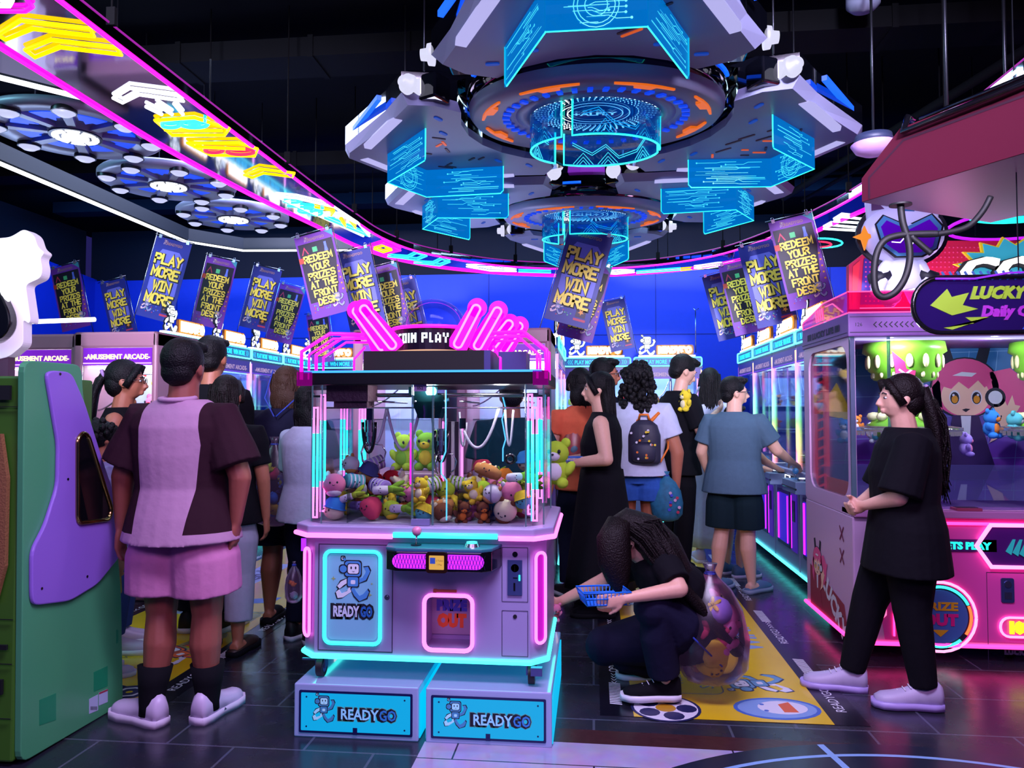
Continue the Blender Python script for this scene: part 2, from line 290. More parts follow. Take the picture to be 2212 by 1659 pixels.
def deco_r(t,w_):
    m=MB(MX.Translation((-.08,.62,.003))@MX.Rotation(R(90),4,'Z')); m.mi=0
    btext(m,'Set, Grab!',0,-.02,.075,.0004); m.mi=1; btext(m,'Ready,',-.02,.13,.07,.0004)
    m.mi=0; m.ribbon(rrect(-.29,.29,-.1,.24,.06)+[rrect(-.29,.29,-.1,.24,.06)[0]],.006,.0003); m.T=MX.Translation((0,0,.003)); m.ribbon([(.03,.5),(.12,.55),(.12,.5),(.26,.46)],.006,.0004); m.build('speech_bubble',[NV,NV],t)
    for (x,y,a,s) in ((.26,.52,100,.26),(-.2,2.2,95,.24),(.16,3.1,90,.22)):
        m=MB(MX.Translation((x,y,.0033))@MX.Rotation(R(a),4,'Z')); robot(m,0,0,s,0,1,2,0,.0004); m.build('printed_robot',[NV,M('teal_print','5f93b8',.35),WV],t)
    m=MB(MX.Translation((.24,.17,.0033))@MX.Rotation(R(95),4,'Z')); m.mi=0; m.prism(circ(0,0,.14,24,ry=.21),0,.0003); m.mi=1; m.prism(circ(0,0,.12,24,ry=.19),.0004,.0006); m.mi=2; m.prism(circ(.01,-.03,.085,20,ry=.12),.0007,.0009); m.mi=0
    for x in (-.03,.05): m.prism(circ(x,.06,.012,8),.001,.0012)
    m.mi=3; m.prism([(-.05,-.02),(.05,-.02),(.08,-.08),(-.05,-.09)],.001,.0012); m.build('printed_penguin',[BP,LB,WV,RP],t)
    m=MB(MX.Translation((-.3,.12,.0033))); m.mi=0; m.prism(circ(0,0,.17,28),0,.0003); m.mi=1; m.prism(circ(0,0,.155,28),.0004,.0006); m.mi=0
    for k in range(5): a=k*1.256; m.prism(circ(.1*math.cos(a),.1*math.sin(a),.05,12),.0007,.0009)
    m.mi=2; m.prism(circ(0,0,.05,14),.001,.0012); m.build('printed_ball',[NV,WV,M('amber_print','b88a20',.4)],t)
    m=MB(MX.Translation((.3,1.35,.003))@MX.Rotation(R(90),4,'Z')); btext(m,'WIN!',0,0,.16,.0004,bold=.006); m.build('printed_word',LB,t)
    m=MB(MX.Translation((0,2.75,.003))@MX.Rotation(R(90),4,'Z')); btext(m,'OOPS',0,0,.13,.0004,bold=.006); m.build('printed_word',NV,t)
mat('floor_sticker','long yellow floor sticker with robots under the squatting person',.19,1.11,3.73,8.6,deco_r)
def deco_l(t,w_):
    m=MB(MX.Translation((.02,1.9,.003))@MX.Rotation(R(90),4,'Z')); m.mi=1; m.prism([(-.3,.1),(1.5,.1),(1.5,.36),(-.3,.36)],0,.0003); m.mi=0; btext(m,'rendy friendy.',.62,.23,.17,.0006,bold=.004,wid=1.5); m.build('lettering_panel',[NV,M('lilac_print','a8a8d8',.4)],t)
    m=MB(MX.Translation((.3,1.25,.003))@MX.Rotation(R(90),4,'Z')); btext(m,'COMES!',0,0,.19,.0004,bold=.012); m.build('printed_word',M('pale_olive_print','8f8a50',.4),t)
    m=MB(MX.Translation((.1,.12,.003))@MX.Rotation(R(0),4,'Z')); m.mi=0; btext(m,'READYGO',-.1,0,.14,.0004,bold=.022); m.mi=1; btext(m,'READYGO',-.1,0,.14,.0008); m.build('printed_word',[NV,WV],t)
    m=MB(MX.Translation((.28,.55,.003)))
    for x,y,s in ((0,0,.05),(-.3,.1,.05),(-.1,-.12,.04),(.05,.5,.04)): st=[((s if k%2 else s*.45)*math.sin(k*PI/5)+x,(s if k%2 else s*.45)*math.cos(k*PI/5)+y) for k in range(10)]; m.ribbon(st+[st[0]],.006,.0005)
    m.ribbon([(-.4,-.2),(-.28,-.12),(-.26,-.18),(-.1,-.1)],.008,.0005); m.build('printed_stars',NV,t)
    m=MB(MX.Translation((.28,.62,.0033))@MX.Rotation(R(60),4,'Z')); robot(m,.1,0,.3,0,1,2,0,.0004); m.build('printed_robot',[NV,RP,WV],t)
    m=MB(MX.Translation((.22,2.0,.0033))); m.prism([(-.12,-.1),(.12,-.02),(.12,.14),(-.12,.06)],0,.0004); m.build('printed_badge',BP,t)
mat('floor_sticker','long yellow floor sticker with bold lettering behind the white sneakers',-3.25,-2.27,3.66,8.6,deco_l)
t=thing('floor_decal','large round dark floor decal with pale blue arcs before the person in black','floor decal',(1.27,1.93,0))
m=MB(); m.prism(circ(0,0,1.60,120),.0025,.004); m.build('disc',M('charcoal_vinyl','1c2434',.25,var=.2),t)
m=MB()
for r,w_ in ((1.49,.022),(1.30,.03)): p=circ(0,0,r,120); m.ribbon(p+[p[0]],w_,.0045)
for a in (100.5,160,40): m.ribbon([(1.2*math.cos(R(a)),1.2*math.sin(R(a))),(1.585*math.cos(R(a)),1.585*math.sin(R(a)))],.03,.0047)
m.build('arc_lines',M('pale_blue_vinyl','7fa8d8',.3),t)
# ---- ceiling lamps ------------------------------------------------------------------------------
GDISC=M('grey_metal_disc','a0a8c8',.4,.1); BLD=glow('blue_disc_light','0848ff',1.0); DL=glow('disc_lamp_face','c8ccf4',1.05)
def disc_lamp(label,c,r,rz,hub=True):
    t=thing('ceiling_disc',label,'ceiling disc',c,rz,'round grey ceiling discs')
    m=MB(); m.lathe([(.001,.03),(r*.3,.03),(r*.97,.045),(r,.03),(r,.0),(r*.94,-.012),(r*.74,-.004),(r*.70,.012),(r*.32,.012),(r*.30,-.02),(.001,-.02)],56); m.build('plate',GDISC,t)
    m=MB()
    for k in range(8):
        a=k*PI/4+.39; u=V((math.cos(a),math.sin(a))); v=V((-u.y,u.x)); m.prism([tuple(u*r*.28+v*r*.045),tuple(u*r*.76+v*r*.06),tuple(u*r*.76-v*r*.06),tuple(u*r*.28-v*r*.045)],-.016,.012)
    m.build('spokes',GDISC,t)
    m=MB()
    for k in range(8):
        a=k*PI/4; p=[(r*.69*math.cos(a+d),r*.69*math.sin(a+d)) for d in (-.24,-.12,0,.12,.24)]+[(r*.5*math.cos(a+d),r*.5*math.sin(a+d)) for d in (.2,.1)]+[(r*.4*math.cos(a),r*.4*math.sin(a))]+[(r*.5*math.cos(a+d),r*.5*math.sin(a+d)) for d in (-.1,-.2)]
        m.prism(p,.0,.013)
    m.build('blue_insert',BLD,t)
    for k in range(8):
        a=k*PI/4+.39; x,y=r*.86*math.cos(a),r*.86*math.sin(a)
        m=MB(); m.mi=0; m.cyl((x,y,-.03),r*.135,.035,24); m.mi=1; m.T=MX.Translation((x,y,-.03)); m.lathe([(.001,-.022),(r*.07,-.018),(r*.12,0),(.001,.0)],24); m.build('round_lamp',[DSTEEL,DL],t)
    m=MB(); m.mi=0; m.cyl((0,0,-.028),r*.30,.03,32); m.mi=1
    for k in range(8): a0=k*PI/4+.07; a1=a0+PI/4-.14; m.prism([(r*.265*math.cos(a0+(a1-a0)*q/3),r*.265*math.sin(a0+(a1-a0)*q/3)) for q in range(4)]+[(r*.19*math.cos(a1),r*.19*math.sin(a1)),(r*.19*math.cos(a0),r*.19*math.sin(a0))],-.034,-.028)
    m.prism(circ(0,0,r*.155,20),-.036,-.028); m.build('hub_lamp',[DSTEEL,glow('hub_lamp_face','e8ecff',2.2)],t)
    m=MB()
    for k in range(3): a=k*2.1; m.tube([(r*.5*math.cos(a),r*.5*math.sin(a),.03),(r*.5*math.cos(a),r*.5*math.sin(a),4.25-c[2])],.004,5)
    m.build('hanging_wire',DSTEEL,t)
disc_lamp('round grey ceiling disc with blue inserts, largest of the three, beside the white strip end',(-3.22,4.42,3.2),.50,.1)
disc_lamp('round grey ceiling disc with blue inserts, middle of the three in a line',(-3.22,5.48,3.2),.49,.3)
disc_lamp('round grey ceiling disc with blue inserts, smallest of the three, above the PLAY banners',(-3.20,6.50,3.2),.48,.2)
def lightline(label,pts,w_=.05):
    t=thing('linear_lamp',label,'strip light',pts[0]); o=V(pts[0]); P=[V(p)-o for p in pts]
    m=MB(); m.ribbon([(p.x,p.y) for p in P],w_*2.2,0,.12); m.build('housing',M('black_track_housing','1c2432',.5),t)
    m=MB(); m.ribbon([(p.x,p.y) for p in P],w_,-.012,.011); m.build('diffuser',WHITE,t)
lightline('long white strip light bent round behind the three grey ceiling discs',[(-4.12,2.2,3.2),(-4.14,7.35,3.2),(-3.75,7.85,3.2),(-2.6,7.95,3.2)])
lightline('short white strip light meeting the neon track above the largest grey disc',[(-3.9,2.6,3.2),(-3.07,3.62,3.2),(-2.80,3.92,3.2)])
# ---- neon track: mirrored band with pink tubes along both edges ---------------------------------
OUT=[(-2.66,1.6),(-2.66,3.1),(-2.66,4.4),(-2.58,5.5),(-2.44,6.5),(-2.34,7.3),(-2.14,7.95),(-1.75,8.5),(-1.2,8.9),(-.6,9.15),(0,9.25),(.6,9.15),(1.15,8.9),(1.6,8.45),(1.9,7.75),(2.08,7.0),(2.28,6.2),(2.5,5.2),(2.62,4.2),(2.66,3.3),(2.66,2)]
INN=[(-2.1,1.6),(-2.1,3.1),(-2.08,4.4),(-2.06,5.5),(-2.02,6.3),(-1.97,6.95),(-1.8,7.55),(-1.5,8.0),(-1.1,8.4),(-.6,8.65),(0,8.75),(.5,8.68),(.95,8.45),(1.35,8.05),(1.63,7.45),(1.83,6.8),(1.98,6.1),(2.06,5.2),(2.08,4.2),(2.08,3.3),(2.08,2)]
def dens(P,n=4):
    o=[]; 
    for i in range(len(P)-1):
        p0,p1,p2,p3=[V(P[max(0,min(len(P)-1,i+d))]) for d in (-1,0,1,2)]
        for k in range(n): s=k/n; o.append(.5*((2*p1)+(p2-p0)*s+(2*p0-5*p1+4*p2-p3)*s*s+(3*p1-p0-3*p2+p3)*s**3))
    return o+[V(P[-1])]
OD,ID=dens(OUT),dens(INN); ZT=3.1
t=thing('neon_track','curved hanging neon track with mirrored underside and magenta edge tubes','neon track',(0,0,ZT))
m=MB(); k=len(OD); m.add([(p.x,p.y,0) for p in OD]+[(p.x,p.y,0) for p in ID]+[(p.x,p.y,.05) for p in OD]+[(p.x,p.y,.05) for p in ID],[(i,i+1,k+i+1,k+i) for i in range(k-1)]+[(2*k+i,3*k+i,3*k+i+1,2*k+i+1) for i in range(k-1)]+[(i,2*k+i,2*k+i+1,i+1) for i in range(k-1)]+[(k+i,k+i+1,3*k+i+1,3*k+i) for i in range(k-1)])
m.build('mirror_band',M('mirror_soffit','a8acc4',.06,1),t)
for P,Q in ((OD,ID),(ID,OD)):
    m=MB(); m.tube([(p.x*.985+q.x*.015,p.y*.985+q.y*.015,-.010) for p,q in zip(P,Q)],.010,8); m.build('magenta_tube',PINK,t)
    m=MB(); m.tube([(p.x*.985+q.x*.015,p.y*.985+q.y*.015,.062) for p,q in zip(P,Q)],.006,6); m.build('top_edge_tube',glow('dim_magenta','a010a0',1),t)
m=MB()
for i in range(4,k-3,6):
    for P in (OD,ID): m.tube([(P[i].x,P[i].y,.05),(P[i].x,P[i].y,1.16)],.005,5); m.box(P[i].x-.02,P[i].x+.02,P[i].y-.01,P[i].y+.01,.05,.13)
tag(m.build('hanging_wires',M('wire_black','020204',.9,spec=.1),t),kind='stuff')
def ribf(s,u):   # s along 0..1, u across 0 outer..1 inner
    i=s*(k-1); a=int(min(i,k-2)); f=i-a; return OD[a].lerp(OD[a+1],f).lerp(ID[a].lerp(ID[a+1],f),u)
def motif(nm,px,mats,closed=True,r=.010):
    m=MB()
    for j,(pts,mi) in enumerate(px):
        m.mi=mi; P=[onz(x,y,ZT-.012)-V((0,0,ZT)) for x,y in pts]; m.tube(P,r*.8 if r>.0101 else r,7,closed and len(pts)>2)
    m.build(nm,mats,t)
motif('magenta_loop',[([(-40,24),(55,24),(70,14),(52,-8),(-40,-14)],0),([(-40,12),(20,12),(28,2),(-40,-4)],1)],[PINK,WHITE])
motif('yellow_chevron',[([(-5,75),(45,44),(195,62),(203,78),(70,62),(12,86)],0)],[YEL])
motif('yellow_chevron',[([(55,108),(112,86),(250,102),(262,118),(130,102),(75,124)],0)],[YEL])
motif('white_chevron',[([(245,212),(280,190),(380,203),(396,218),(300,204),(265,222)],0)],[WHITE])
motif('white_dash',[([(315,230),(350,247)],0),([(338,225),(372,247)],0),([(376,224),(395,247)],0)],[WHITE],r=.013)
motif('neon_cassette',[([(335,260),(420,254),(495,278),(485,292),(372,292)],0),([(355,280),(480,282)],0),(circ(368,270,20,14,ry=6),1),(circ(420,267,30,16,ry=9),1),(circ(420,267,12,10,ry=4),1)],[YEL,CYAN],r=.013)
motif('neon_cassette',[([(405,309),(515,308),(556,322),(550,337),(455,335)],0),([(418,317),(530,322)],0),(circ(462,325,20,14,ry=5),1),(circ(520,328,30,16,ry=6),1)],[YEL,RED],r=.013)
motif('yellow_chevron',[([(528,378),(560,364),(636,374),(632,382),(570,374),(545,384)],0)],[YEL],r=.012)
motif('neon_rocket',[([(597,424),(640,428),(722,447),(772,480),(798,510)],0),([(597,424),(785,510)],0),([(690,465),(740,466),(770,482)],0),(circ(632,433,20,12,ry=5),1),([(620,445),(700,450)],1),(circ(658,455,14,10,ry=5),1),(circ(684,460,12,10,ry=5),1),([(680,447),(722,456),(715,466)],2),([(735,472),(748,492)],2),([(755,475),(768,492)],2),([(700,470),(795,509)],1)],[WHITE,CYAN,YEL],closed=False,r=.013)
motif('magenta_diamond',[([(787,537),(825,525),(865,541),(830,549)],0),([(808,538),(828,531),(846,540),(828,545)],1)],[PINK,YEL],r=.013)
motif('cyan_arrow',[([(838,554),(880,557),(900,547),(922,553),(900,562)],0)],[CYAN],r=.011)
motif('cyan_arrow',[([(895,568),(935,570),(955,560),(972,566),(950,574)],0)],[CYAN],r=.011)
motif('white_loop',[([(1008,576),(1060,576),(1115,586),(1060,585)],0),([(1120,587),(1190,589)],1)],[WHITE,CYAN],r=.011)
motif('white_loop',[([(1300,590),(1340,587),(1370,588),(1330,592)],0),([(1375,590),(1470,583)],1),([(1470,584),(1520,580)],2)],[WHITE,CYAN,YEL],r=.011)
motif('white_loop',[([(1500,579),(1550,572),(1576,571),(1530,579)],0)],[WHITE],r=.011)
motif('white_dash',[([(1802,478),(1818,468),(1890,476),(1880,483)],0),([(1780,494),(1795,486),(1880,494),(1870,499)],0)],[WHITE],r=.014)
motif('neon_target',[(circ(1775,525,45,18,ry=10),0),(circ(1768,528,28,14,ry=6),1)],[CYAN,RED],r=.011)
motif('white_loop',[([(2130,205),(2200,150),(2212,160),(2150,208)],0)],[WHITE],r=.014)
# ---- hanging saucers and wings --------------------------------------------------------------------
SGR=M('silver_grey_panel','8c90b4',.4,.05,bump=.03,bs=300); SBK=M('saucer_black_gloss','05060c',.08,coat=1); HOLO=glass('blue_acrylic','5fc8ff',.12,emit=.62,ecol='0098ff',op=.68); HCY=glow('acrylic_cyan_line','40e0ff',1.1)
HEDGE=glow('acrylic_lit_edge','30ffe8',2.2); SLIT=M('dull_red_slot','6a2430',.5); LPAN=glow('lamp_panel','b8b4f0',.95); OBL=glow('orange_block','ff7418',.75); PUR=M('purple_neck','8010a8',.5,em=.35,ecol='8a10c0')
def circuit(m,x0,x1,y0,y1,seed,w=.0035,n=16):
    r=random.Random(seed)
    for k in range(n):
        y=y0+(y1-y0)*(k+.5)/n; x=r.uniform(x0,x0+(x1-x0)*.5); e=r.uniform(x+(x1-x)*.3,x1)
        if r.random()<.5: m.ribbon([(x,y),(e,y)],w*r.choice((.5,1,1.6)),0)
        else:
            d=r.choice((-1,1))*(y1-y0)/n*1.2; yy=min(y1,max(y0,y+d)); q=(x+e)/2; m.ribbon([(x,y),(q,y),(min(q+.03,x1),yy),(min(e,x1-.005)+.001 if e>q+.04 else q+.045,yy)],w,0); m.prism(circ(x,y,w*1.8,6),0,.0005)
def wing(label,c,ang,seed,s=1.0):
    c=(c[0],c[1],3.15); t=thing('ceiling_wing',label,'ceiling wing',c,R(ang)-PI/2,'grey ceiling wings around the hanging saucers')   # local +y points outward
    arc=[(.80*math.sin(a),.80*math.cos(a)) for a in [R(q) for q in (-42,-28,-14,0,14,28,42)]]
    P=[(-.70,.66),(-.80,.78),(-.66,1.02),(-.38,1.63),(-.30,1.71),(.30,1.71),(.38,1.63),(.66,1.02),(.80,.78),(.70,.66)]
    bot=[(x*.93,y*.985+.01) for x,y in P]
    m=MB(); poly=[(p[0],p[1]) for p in arc]+P[::-1]; n=len(poly)
    def bt(q): return (q[0]*.93,q[1]*.985+.01)
    rr=[[(x,y,.0) for x,y in [bt(q) for q in poly]],[(x,y,.05) for x,y in poly],[(x,y,.17) for x,y in poly],[(x*.9,y*.97,.2) for x,y in poly]]
    m.mi=0; m.rings(rr[:2],False,sm=False); m.add(rr[0],[tuple(range(n))],False); m.mi=1; m.rings(rr[1:],False,sm=False); m.add(rr[3],[tuple(range(n))[::-1]],False); m.build('body',[SGR,SBK],t)
    for sx in (-1,1):
        m=MB(); a=V((sx*.70,1.03)); b=V((sx*.42,1.5)); d=(b-a).normalized(); nn=V((d.y,-d.x))*sx
        m.prism([tuple(a+nn*.018),tuple(b+nn*.018),tuple(b-nn*.01),tuple(a-nn*.01)],.10,.128); m.build('blue_strip',BLUE,t)
        a=V((sx*.62,.96)); b=V((sx*.36,1.45)); d=(b-a).normalized(); nn=V((d.y,-d.x))*sx
        m=MB(); m.prism([tuple(a+nn*.03),tuple(a+d*.06+nn*.045),tuple(b-d*.06+nn*.045),tuple(b+nn*.02),tuple(b-nn*.025),tuple(a-nn*.025)],-.006,.004); m.build('lamp_panel',LPAN,t)
        m=MB(); m.cyl((sx*.72,.70,.09),.05,.06,20,'y'); m.T=MX.Translation((sx*.80,.72,.08))@MX.Rotation(sx*PI/2,4,'Y'); m.lathe([(.001,.07),(.028,.065),(.032,.03),(.052,.028),(.056,0),(.001,0)],20); m.build('thruster_lamp',glow('thruster_white','dcdcf8',1.0),t)
        m=MB(); m.box(sx*.66-.07,sx*.66+.07,.60,.72,.02,.16); m.build('thruster_box',SBK,t,bev=.012)
    m=MB(); m.box(-.22,.22,1.58,1.65,-.004,.003); m.build('lamp_panel',LPAN,t)
    # bent acrylic panel
    hp=[(-.42,.92),(-.20,1.42),(.20,1.42),(.42,.92)]; h=.19
    m=MB()
    for a,b in zip(hp,hp[1:]): 
        u=(V(b)-V(a)).normalized(); q=V((u.y,-u.x))*.004
        m.add([(a[0]+q.x*g,a[1]+q.y*g,z) for g in (1,-1) for z in (0,-h)]+[(b[0]+q.x*g,b[1]+q.y*g,z) for g in (1,-1) for z in (0,-h)],[(0,1,5,4),(2,6,7,3),(1,3,7,5),(0,4,6,2)],False)
    hl=m.build('acrylic_panel',HOLO,t)
    m=MB(); m.tube([(-.42,.92,0),(-.42,.92,-h+.02),(-.41,.935,-h),(-.20,1.42,-h),(.20,1.42,-h),(.41,.935,-h),(.42,.92,-h+.02),(.42,.92,0)],.004,6); m.build('lit_edge',HEDGE,hl)
    m=MB()
    for j,(a,b) in enumerate(zip(hp,hp[1:])):
        u=(V(b)-V(a)); L=u.length; u.normalize(); nn=V((u.y,-u.x,0))
        for g in (1,-1):
            m.T=MX(((u.x,0,nn.x*g,a[0]+nn.x*g*.006),(u.y,0,nn.y*g,a[1]+nn.y*g*.006),(0,1,0,0),(0,0,0,1)))
            circuit(m,.03,L-.03,-h+.02,-.02,seed*7+j,.0035,13)
            if j==1:
                for r_ in (.09,.075,.045): p=circ(L/2,-h/2,r_,20); m.ribbon(p+[p[0]],.004,.001)
    m.build('circuit_lines',HCY,hl)
    r=random.Random(seed); m=MB(); m.mi=0
    for k in range(13):
        x=r.uniform(-.3,.3); y=r.uniform(.95,1.28); L=r.uniform(.05,.12); m.mi=0 if k%4 else 1; m.T=MX.Translation((x,y,-.004))@MX.Rotation(R(r.choice((20,-35,70))),4,'Z'); m.prism(rrect(-L/2,L/2,-.008,.008,.008,3),0,.006)
    for x,y in ((-.5,.76),(-.3,.88),(.3,.88),(.5,.76),(0,1.45)): m.mi=2; m.T=MX.Translation((x,y,-.006)); m.prism(rrect(-.035,.035,-.012,.012,.012,3),0,.01)
    m.build('slot_marks',[SLIT,glow('orange_slot','ff6a20',.6),glow('blue_slot','1050d8',.5)],t)
    m=MB()
    for x,y in ((-.4,.95),(.4,.95),(0,1.45)): m.tube([(x,y,.2),(x,y,4.25-c[2])],.006,6)
    m.build('hanging_rods',DSTEEL,t); return t
def saucer(label,c,rz):
    t=thing('ceiling_saucer',label,'ceiling saucer',(c[0],c[1],3.135),rz); t.rotation_euler=(R(5),0,rz)
    m=MB(); m.mi=0; m.lathe([(.46,.03),(.70,.0),(.725,.03),(.73,.07)],72); m.mi=1; m.lathe([(.73,.07),(.745,.10),(.735,.19),(.66,.27),(.34,.33),(.30,.34),(.001,.36)],72); m.build('shell',[SGR,SBK],t)
    m=MB(); m.lathe([(.37,.045),(.38,.02),(.46,.03),(.46,.05)],64); m.build('inner_rim',SGR,t)
    m=MB()
    for a in (R(88),R(-90)): 
        q=[(.42*math.cos(a+d),.42*math.sin(a+d)) for d in (-.45,-.2,0,.2,.45)]+[(.66*math.cos(a+d),.66*math.sin(a+d)) for d in (.3,.15,0,-.15,-.3)]
        m.prism(q,.2,.33)
    m.build('purple_neck',PUR,t)
    for a0,a1 in ((200,262),(278,340),(20,82),(98,160)):
        m=MB(); m.tube([(.742*math.cos(R(a0+(a1-a0)*k/14)),.742*math.sin(R(a0+(a1-a0)*k/14)),.175) for k in range(15)],.009,6); m.build('blue_strip',BLUE,t)
    for k in range(8):
        m=MB(); a=k*PI/4+.3; m.prism([(.655*math.cos(a+d),.655*math.sin(a+d)) for d in (-.26,-.13,0,.13,.26)]+[(.642*math.cos(a+.26),.642*math.sin(a+.26)),(.635*math.cos(a+.1),.635*math.sin(a+.1)),(.60*math.cos(a+.08),.60*math.sin(a+.08)),(.60*math.cos(a-.08),.60*math.sin(a-.08)),(.635*math.cos(a-.1),.635*math.sin(a-.1)),(.642*math.cos(a-.26),.642*math.sin(a-.26))],-.004,.02)
        m.build('orange_mark',OBL,t)
    m=MB()
    for k in range(40): a=k*PI/20; m.T=MX.Rotation(a,4,'Z')@MX.Translation((.515,0,.008)); m.prism([(-.022,-.016),(.022,-.01),(.022,.018),(-.022,.012)],0,.012)
    m.build('blue_mark_pattern',glow('blue_mark','1048ff',.8),t)
    m=MB(); m.cyl((0,0,.05),.38,.01,48); m.build('mirror_disc',M('dark_mirror','20242e',.04,1),t)
    m=MB()
    for q in range(6):
        for k in range(52): a=k*2*PI/52+q*.02; rr=.25+q*.02; m.prism(circ(rr*math.cos(a),rr*math.sin(a),.0034+q*.0006,5),.044,.048)
    m.build('dot_light_pattern',glow('dot_white','f0f4ff',2.5),t)
    m=MB()
    for rr in (.20,.16): p=circ(0,0,rr,40); m.ribbon(p+[p[0]],.007,.043)
    m.T=MX.Translation((0,0,.043))@MX.Rotation(PI,4,'X')@MX.Rotation(rz,4,'Z'); btext(m,'+ALFLY',0,0,.055,0,bold=.002); m.build('ring_lettering',glow('ring_white','f4f8ff',2),t)
    for j,(a0,a1) in enumerate(((5,115),(125,235),(245,355))):
        rr=.372; n=16; A=[R(a0+(a1-a0)*k/(n-1)) for k in range(n)]; h=-.17
        m=MB(); m.add([((rr+g)*math.cos(a),(rr+g)*math.sin(a),z) for g in (0,.006) for z in (.02,h) for a in A],[(i,i+1,n+i+1,n+i) for i in range(n-1)]+[(2*n+i+1,2*n+i,3*n+i,3*n+i+1) for i in range(n-1)]+[(n+i,n+i+1,3*n+i+1,3*n+i) for i in range(n-1)]); g_=m.build('curved_acrylic',glass('clear_blue_acrylic','a0dcff',.1,emit=.4,ecol='0070ff',op=.18),t)
        m=MB(); m.tube([(rr*math.cos(A[0]),rr*math.sin(A[0]),.02)]+[(rr*math.cos(a),rr*math.sin(a),h) for a in A]+[(rr*math.cos(A[-1]),rr*math.sin(A[-1]),.02)],.006,6); m.build('lit_edge',HEDGE,g_)
        m=MB(); q=lambda f,z:((rr-.002)*math.cos(R(a0+(a1-a0)*f)),(rr-.002)*math.sin(R(a0+(a1-a0)*f)),z)
        for z0 in (0,.014): m.tube([q(.08,-.05-z0),q(.2,-.03-z0),q(.32,-.10-z0),q(.5,-.12-z0),q(.62,-.04-z0),q(.74,-.09-z0),q(.92,-.03-z0)],.0028,5)
        for f in (.25,.6,.82):
            for s_ in (1,.65,.35): m.tube([q(f-.09*s_,h+.01),q(f,h+.01+.07*s_),q(f+.09*s_,h+.01)],.0026,5)
        m.build('zigzag_lines',HCY,g_)
    m=MB()
    for k in range(3): a=k*2.09+.5; m.tube([(.4*math.cos(a),.4*math.sin(a),.28),(.4*math.cos(a),.4*math.sin(a),4.25-c[2])],.012,6)
    m.build('hanging_rods',DSTEEL,t)
C1=(.02,4.40,3.2); C2=(-.06,6.68,3.2)
saucer('large near ceiling saucer with black gloss rim, orange marks and lit centre',C1,R(6)); saucer('smaller far ceiling saucer with black gloss rim behind the near one',C2,R(6))
for k,(lb,c,a) in enumerate((('grey ceiling wing with blue acrylic panel cut off by the top of the photo',C1,-90),('grey ceiling wing beside the large saucer, on the strip light side',C1,153),('grey ceiling wing beside the large saucer, on the hanging rod side',C1,27),
    ('smaller grey ceiling wing by the far saucer, on the neon rocket side',C2,210),('smaller grey ceiling wing by the far saucer, on the pink machine side',C2,-30),('small grey ceiling wing behind the far saucer with two round lamps',C2,90))): wing(lb,c,a,k+3)
